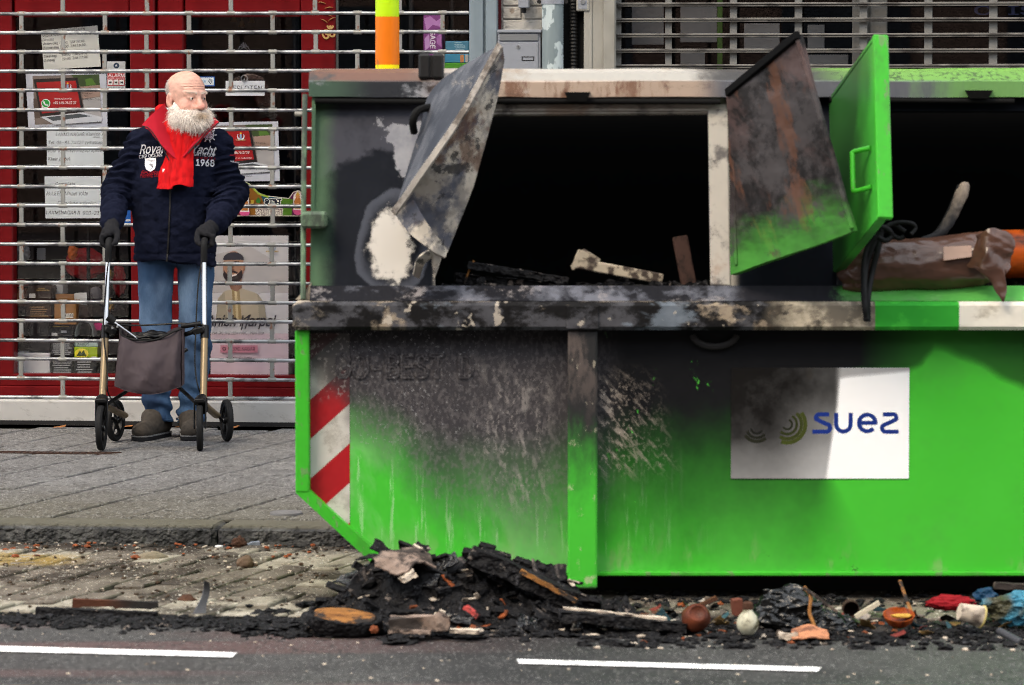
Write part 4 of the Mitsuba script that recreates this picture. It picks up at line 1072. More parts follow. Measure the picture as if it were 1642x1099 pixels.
goods('black_text_box', 'tall black box with yellow and white print behind the printed box', 'box', (80, 522, 117, 540), '#15171a', y=.30, extra=[(sbox(83, 534, 92, 538.5), '#d7d7d7'), (sbox(98, 530, 107, 534), '#c5c7c8')] + lines(84, 112, 523, 526, 1, 7, '#a08a2d'), group='printed boxes in the shop windows')
goods('black_text_box', 'black box covered in white print standing on the window floor', 'box', (81, 576, 117, 601.3), '#1d1e21', y=.24, extra=lines(84, 116, 578, 600, 6, 4, '#9c9ea0'), group='printed boxes in the shop windows')
goods('black_text_box', 'black printed box on the window floor under the lime green box', 'box', (118.5, 578, 154.5, 601.3), '#1d1e21', y=.24, extra=lines(122, 152, 580, 600, 5, 5, '#9c9ea0'), group='printed boxes in the shop windows')
goods('lime_box', 'lime green aloe vera box with a yellow label', 'box', (119, 557, 156.5, 577.5), '#9cb31f', y=.235, extra=[(affinity.scale(Point(131, 567).buffer(1, 16), 11, 8), '#e0cf3a'), (Polygon([(123, 571), (128, 562), (131, 566), (134, 561), (139, 571)]), '#3d4a1f'), (fit('ALOE VERA', 121, 141, 575.5, 3.6, bold=1), '#2f3a18'), (sbox(142.6, 557.5, 143.2, 577), '#6f8a1a'), (sbox(147, 572, 155, 575.5), '#e3e6df')])
goods('pale_carton', 'pale grey carton with faint lettering on top of the lime green box', 'carton', (119, 546, 157.5, 556.6), '#9fb0ae', y=.25, extra=[(fit('LINAMENT', 121, 143, 554.5, 4.6, bold=1), '#3a4648')])
goods('pink_box', 'magenta box half hidden behind the walker frame', 'box', (149, 519, 168, 530), '#b0246a', y=.36)
goods('sage_box', 'purple marbled incense box with white vertical lettering above the skip', 'box', (679, 25, 709, 112), '#7b3f7d', y=.24,
      extra=[(Polygon([(680, 30), (690, 26), (700, 34), (708, 28), (708, 44), (694, 40), (684, 50)]), '#b07ab5'), (Polygon([(681, 62), (688, 55), (690, 74), (682, 82)]), '#b98bc0'), (Polygon([(700, 60), (708, 52), (708, 76), (701, 70)]), '#a56aa8'), (affinity.rotate(fit('SAGE', 680, 708, 68, 8, bold=1), 90, origin=(694, 64)), '#efe8f0')])
goods('blue_box', 'pale blue printed box, upper of two right of the purple box', 'box', (714, 66, 752, 84), '#4d87a3', y=.26, extra=lines(728, 748, 68, 82, 5, 8, '#9dbecb'), group='printed boxes in the shop windows')
goods('blue_box', 'blue box with small pictures, lower of two right of the purple box', 'box', (713, 87, 752, 101), '#3f8bb0', y=.26, extra=[(sbox(738, 88, 744, 100), '#c98a5a'), (sbox(746, 88, 751, 100), '#b5b4b0')], group='printed boxes in the shop windows')
goods('green_box', 'bright green box under the blue boxes in the right window', 'box', (712, 101.3, 752, 116), '#4f9a2c', y=.25, extra=[(sbox(740, 102, 740.6, 115), '#2c6a18')])


def blob(name, label, cat_, px, py, r, mt, y, amp=.35, seed=1, sub=4, squash=(1, .6, 1), fq=6):
    m = trimesh.creation.icosphere(sub, 1.0); v = np.asarray(m.vertices); v = v * (1 + (meshkit.fbm(v * fq / 3 + seed, 3, seed) - .5) * 2 * amp)[:, None]
    s, z = wl(px, py, y); k = KS / 481.1; m.vertices = v * np.asarray(squash) * r + [s, y + r * .7, z]
    return solo(name, W(m), mt, label, cat_, smooth=True)


def redcloth(p, n, uv): return mix(C('#7d1017'), C('#a51a20'), fbm(p.x * 30, p.z * 12, 2.0))


mat('red_cloth', redcloth, .5, bump=lambda p, n, uv: fbm(p.x * 40, p.z * 14, 1.0), bscale=.03); mat('orange_glaze', '#b0561c', .4); mat('white_glaze', '#8f9092', .5); mat('grey_cloth', '#5d5c63', .7); mat('brass', '#8a6a30', .35, metallic=.8); mat('grey_paper', '#8b9292', .7)
blob('red_cloth_bundle', 'shiny red gathered cloth bundle hanging in the left window', 'cloth bundle', 132, 424, .1, 'red_cloth', .42, .22, 3, 4, (1.0, .5, .78), 7)
blob('red_cloth_bundle', 'narrow dark red cloth bundle behind the walker handle', 'cloth bundle', 188, 450, .07, 'red_cloth', .5, .35, 9, 4, (.45, .5, 1.2), 9)
blob('orange_figurine', 'small orange figurine beside the red cloth bundle', 'figurine', 115, 405, .034, 'orange_glaze', .36, .5, 5, 3, (.7, .5, 1.1), 8)
blob('white_figurine', 'pale figurine at the left edge of the left window', 'figurine', 33, 407, .045, 'white_glaze', .4, .6, 6, 3, (.9, .5, .9), 9)
blob('grey_cloth_cone', 'grey cloth draped to a peak behind the cartons', 'cloth', 152, 473, .045, 'grey_cloth', .42, .2, 8, 3, (.75, .5, .9), 4)
blob('red_cloth_bundle', 'red cloth pile at the left window edge above the snack packs', 'cloth bundle', 30, 455, .04, 'red_cloth', .45, .4, 11, 3, (1, .5, .5), 8)
for k, (a, b, l) in enumerate(((174, 440, 'upper'), (176, 490, 'lower'))):
    blob('brass_ornament', f'{l} of two dim brass ornaments at the right edge of the left window', 'ornament', a, b, .022, 'brass', .4, .5, 20 + k, 3, (1, 1, 1.3), 9)
s0_, z0_ = wl(120, 541, .29); s1_, _ = wl(150, 541, .29)
V = np.array([[(s0_ + (s1_ - s0_) * (.5 - .5 * math.cos(t)), .29 + y, z0_ + .085 * math.sin(t) ** .8) for y in (0, .1)] for t in np.linspace(.02, math.pi - .02, 16)])
solo('paper_roll', W(grid_solid(V, .003)), 'grey_paper', 'curved grey paper lying over the pale carton in the window', 'paper', smooth=40)
goods('picture_card', 'small white picture card standing in the left window', 'card', (59, 398, 73, 417), '#85868a', y=.5, depth=.004)
for k, (a, b, l) in enumerate(((375, 30, 'left'), (388, 38, 'middle'), (404, 32, 'right'))):
    s, z = wl(a, b, .3); bl_ = thing('brass_bell', f'{l} of three tiny brass bells hanging inside the door', 'bell', bells)
    part(bl_, 'bell', W(lathe([(.004, .03), (.010, .024), (.012, .008), (.017, 0), (.015, 0), (.0, .02)], 14, basis((s, .3, z - .015), (1, 0, 0), (0, 1, 0), (0, 0, 1)))), 'brass', smooth=40)
    part(bl_, 'cord', W(tube([(s, .3, z + .012), (s, .3, z + .12)], .0015, 5)), 'brass')
mat('gold_leaf', '#c9a066', .4, metallic=.3)
g = fit('ॐ', 516, 538, 65, 20, font='NotoSansDevanagari-Regular', bold=1)
g = shapely.transform(g, lambda a: np.array([wl(q[0], q[1], .098) for q in a]))
solo('om_ornament', W(prism(g, .092, .098)), 'gold_leaf', 'gilt om symbol fixed to the red post right of the door', 'ornament')
lv = []
for k, (a, b, w_, sl) in enumerate(((516, 4, 13, .2), (527, 12, 14, -.15), (524, 23, 17, .3), (532, 30, 13, -.5), (520, 33, 12, .6), (528, -6, 14, .1))):
    pts = [(wl(a - w_ / 2 + w_ * t, b + sl * w_ * (t - .5) + 5 * (t - .5) ** 2, .09)) for t in np.linspace(0, 1, 8)]
    lv.append(tube([(s, .092, z) for s, z in pts], [.001, .003, .005, .006, .006, .005, .003, .001], 6, flat=.4))
solo('leaf_garland', W(cat(lv)), 'gold_leaf', 'gilt leaf garland on the red post above the om symbol', 'garland', smooth=40)
lv = []
for k in range(9):
    t = k / 8 * math.pi; s, z = wl(391, 76, .2)
    lv.append(tube([(s, .2, z), (s + .022 * math.cos(t) * (1 if k % 2 else .7), .2, z + .035 * math.sin(t) - .01), (s + .035 * math.cos(t), .2, z + .03 * math.sin(t) - .03)], [.002, .002, .001], 5))
solo('twig_ornament', W(cat(lv)), 'grey_cloth', 'small dry twig ornament hanging inside the door glass', 'ornament')

# ----- between the shops
def wbrick(p, n, uv): return mix(mix(C('#aaa7a1'), C('#95918a'), fbm(p.x * 20, p.z * 20, 2.0)), C('#6a5a4c'), smoothstep(.66, .78, fbm(p.x * 12, p.z * 24, 8.0, octaves=4)) * .7)


mat('white_brick', wbrick, .8, bump=lambda p, n, uv: fbm(p.x * 70, p.z * 70, 1.0), bscale=.008)
mat('dark_red', '#4a1016', .5); mat('mailbox_grey', '#8a8d94', .4, metallic=.2); mat('zinc', lambda p, n, uv: mix(mix(C('#7a8587'), C('#697477'), fbm(p.x * 20, p.z * 8, 1.0)), C('#bcc6c6'), smoothstep(.56, .62, fbm(p.x * 22, p.z * 14, 5.0, octaves=4)) * .7), .5)
bw = thing('white_brick_wall', 'narrow white painted brick wall between the two shop fronts', 'wall')
part(bw, 'core', W(wbox(797.5, -120, 985, 684, .035, .3)), 'white_brick')
(s0, z1), (s1, z0) = wl(805, -100, .02), wl(903, 684, .02)
row = 0; z = z0
while z < z1:
    x = s0 - (.105 if row % 2 else 0)
    while x < s1:
        a, b = max(x, s0), min(x + .2, s1)
        if b - a > .02: part(bw, 'brick', W(bx(a + .003, b - .003, .02 + rng.uniform(0, .004), .034, z + .003, z + .060, .004)), 'white_brick')
        x += .21
    z += .064; row += 1
part(shop, 'end_jamb', W(wbox(797.3, -120, 803, 684, -.0, .03, .002)), 'dark_red')
mb = thing('mailbox', 'grey metal mailbox on the white wall beside the drainpipe', 'mailbox')
part(mb, 'case', W(wbox(798, 49, 867, 142, -.08, .018, .004)), 'mailbox_grey')
part(mb, 'lid', W(cat([wbox(797, 48, 868, 52.5, -.1, .0, .002)])), 'mailbox_grey')
part(mb, 'flap', W(wbox(800, 54, 863, 65.5, -.092, -.0805, .003)), 'silver_metal')
part(mb, 'door', W(wbox(801, 68, 863, 139, -.088, -.0805, .002)), 'mailbox_grey')
s, z = wl(831, 75.5, -.09)
lk = part(mb, 'lock', W(tube([(s, -.094, z), (s, -.087, z)], .009, 14)), 'silver_metal')
part(lk, 'keyhole', W(bx(s - .0015, s + .0015, -.0955, -.0942, z - .005, z + .005)), 'black_matte')
part(mb, 'name_slot', W(cat([wbox(836.5, 90.8, 856.5, 92, -.092, -.0885, .0005), wbox(836.5, 96.4, 856.5, 97.6, -.092, -.0885, .0005), wbox(836.5, 92.1, 838, 96.3, -.092, -.0885, .0005), wbox(855, 92.1, 856.5, 96.3, -.092, -.0885, .0005)])), 'dark_metal')
dp = thing('drainpipe', 'grey zinc drainpipe with flaking paint between mailbox and painted dark recess', 'drainpipe')
s, _ = wl(886, 50, -.08)
part(dp, 'pipe', W(tube([(s, -.075, KZ + .01), (s, -.075, 1.2), (s, -.075, zt_ + 2)], .052, 24)), 'zinc', smooth=50)
z = wl(886, 3, -.08)[1]
cl_ = part(dp, 'clamp', W(tube([(s, -.075, z - .012), (s, -.075, z + .012)], .057, 24)), 'mailbox_grey', smooth=40)
for d in (-.066, .066):
    part(cl_, 'bolt', W(tube([(s + d, -.085, z), (s + d, -.062, z)], .010, 8)), 'dark_metal')
rc = part(bw, 'dark_recess', W(wbox(903.5, -120, 936, 684, .012, .0345, 0)), 'black_matte')  # flat black strip on the wall in place of a shaded recess
ch = thing('corrugated_conduit', 'black corrugated conduit before the painted dark recess right of the drainpipe', 'conduit')
s, _ = wl(920, 50, -.01)
zz = np.arange(KZ + .02, zt_, .0085)
part(ch, 'hose', W(tube(np.stack([zz * 0 + s, zz * 0 - .014, zz], -1), np.where(np.arange(len(zz)) % 2, .022, .018), 12)), 'black_plastic', smooth=False)
for nm, r, lb in (('junction_box', (831, -14, 848, 13), 'small grey electric box on the white wall above the mailbox'), ('key_safe', (924, -22, 945, 18), 'pale wall box with a key slot right of the conduit')):
    t = thing(nm, lb, 'electric box')
    part(t, 'case', W(wbox(*r, -.07, .01, .004)), 'cream_metal' if nm == 'key_safe' else 'mailbox_grey')
    if nm == 'key_safe':
        part(t, 'plate', W(wbox(r[0] + 3, r[1] + 4, r[2] - 4, r[3] - 3, -.074, -.0705, .002)), 'mailbox_grey')
        s, z = wl(934.5, 3, -.08); part(t, 'lock', W(tube([(s, -.082, z), (s, -.0745, z)], .012, 12)), 'silver_metal')
    else:
        part(t, 'cable_gland', W(tube([(wl(840, 10, -.03)[0], -.03, wl(840, 13, -.03)[1]), (wl(840, 10, -.03)[0], -.03, wl(840, 21, -.03)[1])], .012, 10)), 'dark_metal')

# ----- right shop: slatted shutter over a dim window
rs = thing('shop_front', 'grey framed shop window behind the flat slatted shutter above the skip', 'shop front')
(s0, z1), (s1, z0) = wl(985, -120, .2), wl(2500, 684, .2)
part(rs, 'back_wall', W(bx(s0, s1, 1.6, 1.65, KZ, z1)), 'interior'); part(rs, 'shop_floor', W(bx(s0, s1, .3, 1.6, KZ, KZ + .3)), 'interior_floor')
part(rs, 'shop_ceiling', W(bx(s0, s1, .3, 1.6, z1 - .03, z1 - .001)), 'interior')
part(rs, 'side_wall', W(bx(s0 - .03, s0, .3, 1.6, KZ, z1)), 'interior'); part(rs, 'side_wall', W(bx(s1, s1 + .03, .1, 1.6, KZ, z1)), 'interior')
part(rs, 'stall_riser', W(wbox(985.5, 520, 2500, 684, .15, .3, .005)), 'wall_render')
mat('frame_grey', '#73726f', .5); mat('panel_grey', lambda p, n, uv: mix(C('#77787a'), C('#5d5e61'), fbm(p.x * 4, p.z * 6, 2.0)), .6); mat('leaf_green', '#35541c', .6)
part(rs, 'mullion', W(cat([wbox(1367, -120, 1390, 519, .14, .24, .003), wbox(1390.2, -120, 1396, 519, .15, .24, .001), wbox(1396.3, -120, 1420, 519, .135, .24, .003)])), 'frame_grey')
(a0_, z1_), (a1_, z0_) = wl(986, -120, .2), wl(2499, 519, .2)
part(rs, 'pane', W(trimesh.Trimesh([(a0_, .2, z0_), (a1_, .2, z0_), (a1_, .2, z1_), (a0_, .2, z1_)], [(0, 1, 2), (0, 2, 3)], process=False)), 'pane_glass')
for r in ((1013, 10, 1064, 72), (1091, 10, 1150, 68), (1193, 38, 1250, 80), (1295, 40, 1322, 78), (1091, 85, 1130, 130), (1295, 88, 1360, 130)):
    part(rs, 'inner_panel', W(wbox(*r, .32, .34, .002)), 'panel_grey')
part(rs, 'inner_panel', W(wbox(1150.5, -60, 1158, 200, .31, .33, .002)), 'leaf_green')
g = fit('C  IS', 1562, 1660, 24, 14, bold=1)
g = shapely.transform(g, lambda a: np.array([wl(q[0], q[1], .24) for q in a])); part(rs, 'window_lettering', W(prism(g, .235, .24)), mat('dim_blue', '#1d2340', .5))
sh = thing('slatted_shutter', 'closed metal shutter of thin horizontal slats over the right shop window', 'shutter')
part(sh, 'guide_rail', W(cat([wbox(936.3, -120, 949, 684, -.06, .012, .003), wbox(949.3, -120, 967, 684, -.05, .012, .003), wbox(967.3, -120, 985, 684, -.07, .012, .004)])), 'cream_metal')
for k in range(-4, 22):
    y = 7 + 24.8 * k
    part(sh, 'slat', W(cat([wbox(985.5, y - 3.2, 2400, y + .1, .04, .075, .002), wbox(985.5, y + .7, 2400, y + 3.4, .047, .07, .002)])), 'slat_metal' if 'mat_slat_metal' in scene else mat('slat_metal', lambda p, n, uv: mix(C('#75726d'), C('#4b4845'), smoothstep(.4, .75, fbm(p.x * 12, p.z * 40, 3.0, octaves=4))), .45, metallic=.2))
for x in [990.5] + [1071.5 + 104 * k for k in range(12)]:
    part(sh, 'upright', W(wbox(x - 4.8, -110, x + 4.8, 560, .078, .092, .002)), 'frame_grey')

# ----- the striped pole on the pavement behind the skip
def pole_col(hexa): return lambda p, n, uv: mix(C(hexa), mix(C(hexa), (.1, .1, .05), .35), smoothstep(.62, .75, noise(p.x * 60, p.z * 18, p.y * 60)))


YPOLE = 17.3
pl = thing('striped_pole', 'round yellow green and orange post standing behind the skip roof', 'pole')
q = P(621, 60, YPOLE); rp = 19 / FPX * YPOLE
zA, zB = P(621, 27, YPOLE)[2], P(621, 104, YPOLE)[2]
mat('neon_yellow', pole_col('#b3d90f'), .5); mat('orange_band', pole_col('#d96f08'), .5); mat('yellow_band', pole_col('#f0d908'), .5)
part(pl, 'band', tube([(q[0], YPOLE, zA), (q[0], YPOLE, zA + .5)], rp, 24), 'neon_yellow', smooth=50, label='yellow green upper band of the post')
part(pl, 'band', tube([(q[0], YPOLE, zB), (q[0], YPOLE, zA - .0005)], rp + .0008, 24), 'orange_band', smooth=50, label='orange band of the post')
part(pl, 'band', tube([(q[0], YPOLE, zB - .35), (q[0], YPOLE, zB - .0005)], rp + .0002, 24), 'yellow_band', smooth=50)
part(pl, 'post', tube([(q[0], YPOLE, KZ - .02), (q[0], YPOLE, zB - .351)], rp - .004, 24), 'silver_metal', smooth=50)
part(pl, 'cap', tube([(q[0], YPOLE, zA + .501), (q[0], YPOLE, zA + .53)], [rp + .003, rp - .02], 24), 'black_plastic', smooth=40)

# ----- the brick houses across the street, behind the camera: seen mirrored in the shop windows
mat('far_brick', lambda p, n, uv: mix((.10, .06, .045), (.15, .095, .07), grit(p.x * 3, p.z * 12, 2.0, o=3)), .9)
mat('far_window', '#20242a', .2)
for k in range(7):
    hb = thing('brick_house', 'brick terraced house across the street, seen only mirrored in the shop windows', 'house', 'terraced houses across the street')
    x0_, hh = -32 + 9.1 * k, 10.5 + (k * 37 % 5) * .5
    part(hb, 'wall', bx(x0_, x0_ + 9.05, -20, -11.5, 0, hh), 'far_brick')
    part(hb, 'roof', hull([(x0_, -20, hh + .003), (x0_, -11.3, hh + .003), (x0_ + 9.05, -20, hh + .003), (x0_ + 9.05, -11.3, hh + .003), (x0_, -15.8, hh + 2.4), (x0_ + 9.05, -15.8, hh + 2.4)]), 'wall_render')
    for i in range(3):
        for j in range(3):
            part(hb, 'window', bx(x0_ + .9 + 2.8 * i, x0_ + 2.5 + 2.8 * i, -11.5, -11.44, .9 + 3.2 * j, 2.9 + 3.2 * j), 'far_window')
# ---------------------------------------------------------------- the old man (joints placed in space from his pose)
YM = 20.75
man = thing('person', 'bearded bald old man in navy fleece jacket and red scarf behind a walker', 'person')
SM = KS / 481.1


def fleece(p, n, uv): return mix((.0035, .0046, .012), (.0085, .0105, .023), fbm(p.x * 60, p.z * 60, p.y * 60))


mat('fleece', fleece, .95, bump=lambda p, n, uv: fbm(p.x * 150, p.z * 150, p.y * 150), bscale=.004, sheen=.15, specular=.05)


def denim(p, n, uv):
    f = fbm(p.x * 12, p.z * 4, p.y * 12); w = noise(p.x * 400, p.z * 120, 1.0)
    c = mix((.010, .025, .060), (.030, .066, .130), smoothstep(.3, .7, f))
    k = smoothstep(.55, .75, p.z) * (1 - smoothstep(.75, .92, p.z)) + smoothstep(.30, .45, p.z) * .35
    return mix(mix(c, (.11, .17, .26), dr.clip(k, 0, 1) * smoothstep(.3, .7, fbm(p.x * 9, p.z * 5, 3.0)) * .8), (.02, .04, .09), w * .25)


mat('denim', denim, .85, bump=lambda p, n, uv: fbm(p.x * 45, p.z * 22, p.y * 45), bscale=.008)
mat('scarf_red', lambda p, n, uv: mix((.52, .004, .006), (.36, .003, .005), smoothstep(.4, .8, fbm(p.x * 70, p.z * 18, 1.0))), .9, bump=lambda p, n, uv: noise(p.x * 260, p.z * 260, 1.0), bscale=.002, sheen=.3)
mat('collar_red', (.36, .006, .018), .85, sheen=.3); mat('glove_knit', (.010, .010, .012), .95, bump=lambda p, n, uv: noise(p.x * 280, p.z * 280, p.y * 280), bscale=.003)
mat('shoe_suede', lambda p, n, uv: mix(C('#2b2723'), C('#433d37'), fbm(p.x * 60, p.z * 60, p.y * 60)), .9); mat('sole_black', '#17171a', .7); mat('lace_grey', '#4b525c', .8)
J = lambda a, b, dy=0.0: P(a, b, YM + dy)
shL, elL, wrL = J(231, 236, .02), J(187, 308, .03), J(180, 356, -.30)
shR, elR, wrR = J(346, 238, .02), J(371, 306, .05), J(346, 360, -.30)
hipL, knL, anL = J(248, 425, .0), J(250, 545, -.02), J(253, 672, .02)
hipR, knR, anR = J(314, 425, .0), J(313, 545, -.01), J(306, 676, .05)
hd = J(298, 158, -.06)                 # head centre, at the eyes' height
yaw = math.radians(38)
HX, HY, HZ = np.array([math.cos(yaw), math.sin(yaw), 0]), np.array([math.sin(yaw), -math.cos(yaw), 0]), np.array([0, 0, 1.0])   # his left, forward, up
HZ2 = HZ + HY * .05; HZ2 /= np.linalg.norm(HZ2)
RH = np.stack([HX, HY, HZ], 1)


def head_local(p): return (p - hd) @ RH / 1.05


def fold(a, c, s, k): return -s * np.exp(-((a - c) / k) ** 2)


def head_sdf(p):
    q = head_local(p); x, f, z = q[:, 0], q[:, 1], q[:, 2]; ax_ = np.abs(x)
    qs = np.stack([ax_, f, z], 1)
    d = ell(q, (0, -.012, .048), (.076, .096, .072)); d = smin(d, ell(q, (0, .018, .012), (.0705, .085, .10)), .03)
    d = smin(d, ell(q, (0, .030, -.058), (.057, .066, .068)), .03)
    d = smin(d, ell(qs, (.038, .066, -.035), (.030, .026, .030)), .02)          # cheeks
    d = smin(d, cap(qs, (.012, .094, .020), (.050, .074, .022), .0125, .010), .012)   # brow ridge
    d = np.maximum(d, -ell(qs, (.032, .1005, .0), (.019, .018, .0115))) if False else -smin(-d, ell(qs, (.0325, .106, .000), (.020, .020, .012)), .010)  # eye sockets
    d = smin(d, ell(qs, (.0325, .0815, -.001), (.0175, .0165, .0125)), .003)    # eyeball under the lids
    d = smin(d, cap(qs, (.018, .096, .0085), (.048, .083, .004), .0055, .005), .005)  # heavy upper lid
    d = smin(d, cap(qs, (.018, .093, -.011), (.045, .084, -.0125), .0045, .004), .006)  # bag under the eye
    d = smin(d, cap(q, (0, .096, .010), (0, .122, -.036), .0095, .0155), .010)  # nose
    d = smin(d, ell(q, (0, .124, -.038), (.0185, .0165, .0145)), .008)
    d = smin(d, ell(qs, (.0175, .110, -.041), (.0105, .013, .0105)), .006)
    d = -smin(-d, ell(qs, (.0085, .121, -.053), (.005, .006, .005)), .003)
    d = smin(d, cap(qs, (.024, .096, -.040), (.042, .078, -.075), .008, .006), .012)
    fz = (z - .055) / .045
    d = d + np.where((f > .04) & (z > .03) & (z < .1), .0026 * np.sin(z * 520 + 14 * np.abs(x)) * np.clip(1 - fz ** 2, 0, 1) * np.clip((f - .04) / .03, 0, 1), 0)
    d = d + np.where(ax_ < .012, .0018 * np.exp(-((ax_ - .006) / .002) ** 2) * np.exp(-((z - .022) / .010) ** 2), 0)
    # ears
    e = ell(qs, (.0815, -.012, -.010), (.011, .021, .034)); e = -smin(-e, ell(qs, (.095, -.006, -.006), (.010, .012, .021)), .006)
    e = smin(e, ell(qs, (.078, -.001, -.036), (.008, .009, .010)), .006)
    d = smin(d, e, .006)
    d = smin(d, cap(q, (0, -.03, -.05), (0, -.045, -.155), .056, .062), .03)   # neck
    return d * 1.05 + (meshkit.fbm(p * 70, 2) - .5) * .0016


def torso_r(z):
    zs = [.60, .90, 1.05, 1.20, 1.34, 1.44, 1.50, 1.56]
    return np.interp(z, zs, [.16, .165, .165, .165, .165, .15, .09, .06]), np.interp(z, zs, [.12, .125, .13, .13, .12, .10, .075, .05])


cx0 = J(279, 330)[0]


def torso_sdf(p, grow=0.0, zlo=.80, zhi=1.58):
    a, b = torso_r(p[:, 2]); a, b = a + grow, b + grow * .8
    k = np.sqrt(((p[:, 0] - cx0) / a) ** 2 + ((p[:, 1] - YM - .02) / b) ** 2)
    return np.maximum((k - 1) * np.minimum(a, b), np.maximum(zlo - p[:, 2], p[:, 2] - zhi))


def body_sdf(p):
    d = head_sdf(p)
    t = torso_sdf(p, -.035, 1.0)
    for a, b, r0, r1 in ((shL, elL, .05, .042), (elL, wrL, .042, .032), (shR, elR, .05, .042), (elR, wrR, .042, .032), (hipL, knL, .062, .045), (knL, anL, .045, .032), (hipR, knR, .062, .045), (knR, anR, .045, .032)):
        t = smin(t, cap(p, a, b, r0, r1), .02)
    t = smin(t, cap(p, (hipL + hipR) / 2 + np.array([0, .03, .10]), (hipL + hipR) / 2 + np.array([0, .03, .25]), .085, .10), .03)
    for an in (anL, anR):
        t = smin(t, cap(p, an, [an[0], an[1], KZ + .06], .03, .026), .02)
    return smin(d, t, .03)


bm = mesh_sdf(body_sdf, [cx0 - .36, YM - .45, KZ + .01], [cx0 + .36, YM + .2, 1.86], .0052)
v = np.asarray(bm.vertices); q = head_local(v)
skin = np.tile(np.array([.56, .325, .25]), (len(v), 1))


def tint(w, c):
    global skin
    skin = skin * (1 - w[:, None]) + np.array(c) * w[:, None]


bl = lambda c, r: np.exp(-(((q - np.array(c)) / np.array(r)) ** 2).sum(1))
tint(.8 * bl((0, .125, -.038), (.022, .03, .018)), (.56, .19, .15)); tint(.5 * bl((.045, .075, -.03), (.028, .05, .03)), (.55, .22, .17)); tint(.5 * bl((-.045, .075, -.03), (.028, .05, .03)), (.55, .22, .17))
tint(.35 * bl((0, .08, .05), (.06, .06, .03)), (.58, .26, .19))
for s in (-1, 1):
    tint(.75 * bl((s * .0325, .099, .0005), (.0125, .016, .0042)), (.035, .022, .018)); tint(.5 * bl((s * .0325, .097, -.011), (.018, .02, .006)), (.36, .15, .12)); tint(.6 * bl((s * .084, -.01, -.01), (.02, .02, .03)), (.55, .23, .18))
    tint(.55 * bl((s * .03, .10, .026), (.024, .02, .0055)), (.62, .52, .45)); tint(.9 * bl((s * .0085, .124, -.053), (.007, .008, .005)), (.06, .02, .018))
tint(.5 * bl((0, .10, .022), (.006, .02, .014)), (.36, .16, .12))
side = np.clip((-.004 - q[:, 1]) / .02 + np.clip(-(q[:, 2] - .03) / .05, -1, .6), 0, 1) * np.clip((.098 - q[:, 2]) / .035, 0, 1) * np.clip((q[:, 2] + .07) / .03, 0, 1) * (np.abs(q[:, 0]) < .0815)
tint(.8 * side * (.65 + .7 * (meshkit.fbm(v * 160, 2) - .3)).clip(0, 1), (.25, .23, .215))
mott = (meshkit.fbm(v * 60, 3) - .5)[:, None]
skin = np.clip(skin * (1 + mott * .5 + (meshkit.fbm(v * 170, 2, 5) - .5)[:, None] * .35), 0, 1)
part(man, 'body', bm, 'skin', smooth=True, color=skin)
# eyes
mat('eye_white', '#b9aba2', .2); mat('eye_dark', '#1d1512', .15)
for s in (-1, 1):
    c = hd + RH @ np.array([s * .0325, .0855, -.0015]) * 1.05
    e = part(man, 'eye', trimesh.creation.icosphere(3, .0132).apply_translation(c), 'eye_white', smooth=True)
    g = RH @ np.array([.30, .95, -.05]); g /= np.linalg.norm(g)
    part(e, 'iris', trimesh.creation.icosphere(2, .0062).apply_translation(c + g * .0083), 'eye_dark', smooth=True)


# beard: a body of hair plus many single strands
def beard_sdf(p):
    q = head_local(p); x, f, z = q[:, 0], q[:, 1], q[:, 2]; qs = np.stack([np.abs(x), f, z], 1)
    d = ell(q, (0, .070, -.088), (.075, .060, .044)); d = smin(d, cap(qs, (.064, .010, -.036), (.062, .036, -.085), .018, .038), .03)
    d = smin(d, cap(qs, (.012, .108, -.066), (.042, .090, -.100), .016, .016), .012)
    d = smin(d, ell(q, (0, .072, -.098), (.066, .056, .034)), .03)
    d = -smin(-d, ell(q, (0, .122, -.085), (.016, .012, .004)), .006)
    return d * 1.05 + (meshkit.fbm(p * np.array([90, 90, 45]), 3) - .5) * .020


bd = mesh_sdf(beard_sdf, hd - .2, hd + np.array([.2, .16, .0]), .004)
r = np.random.default_rng(3)
bvn = bd.vertex_normals; bv = np.asarray(bd.vertices)
ql = head_local(bv)
def beard_col(q):
    w = np.exp(-((q[:, 0] / .036) ** 2 + ((q[:, 2] + .078) / .020) ** 2)) * (q[:, 1] > .06)
    return np.array([.66, .60, .54]) * (1 - w[:, None]) + np.array([.34, .245, .16]) * w[:, None]
front = np.nonzero((ql[:, 1] > .0) & (ql[:, 2] < -.035))[0]
items_v, items_f, items_c = [bv], [np.asarray(bd.faces)], [beard_col(ql) * .9]
n0 = len(bv)
pick = r.choice(front, 14000)
o, nn = bv[pick], bvn[pick]
down = np.array([0, 0, -1.0]) * r.uniform(.5, 1.5, (len(pick), 1)) + r.normal(0, .36, (len(pick), 3)) + nn * .6
mu = (ql[pick, 2] > -.10) & (np.abs(ql[pick, 0]) < .05)
down[mu] += (HX * np.sign(ql[pick[mu], 0])[:, None]) * .8
down /= np.linalg.norm(down, axis=1, keepdims=True)
Ls = r.uniform(.010, .030, (len(pick), 1)) * np.where(mu, .75, 1)[:, None] * np.where(r.random((len(pick), 1)) < .25, 1.7, 1)
side_ = np.cross(down, nn); side_ /= np.linalg.norm(side_, axis=1, keepdims=True) + 1e-9
mid = o + down * Ls * .5 + nn * .003; tip_ = o + down * Ls + r.normal(0, .004, (len(pick), 3))
w0 = .0007
sv = np.stack([o - side_ * w0, o + side_ * w0, mid - side_ * w0 * .8, mid + side_ * w0 * .8, tip_], 1).reshape(-1, 3)
sf = (np.arange(len(pick)) * 5)[:, None, None] + np.array([[0, 1, 3], [0, 3, 2], [2, 3, 4]])[None]
sc = np.repeat(beard_col(ql[pick]) * r.uniform(.75, 1.35, (len(pick), 1)), 5, 0)
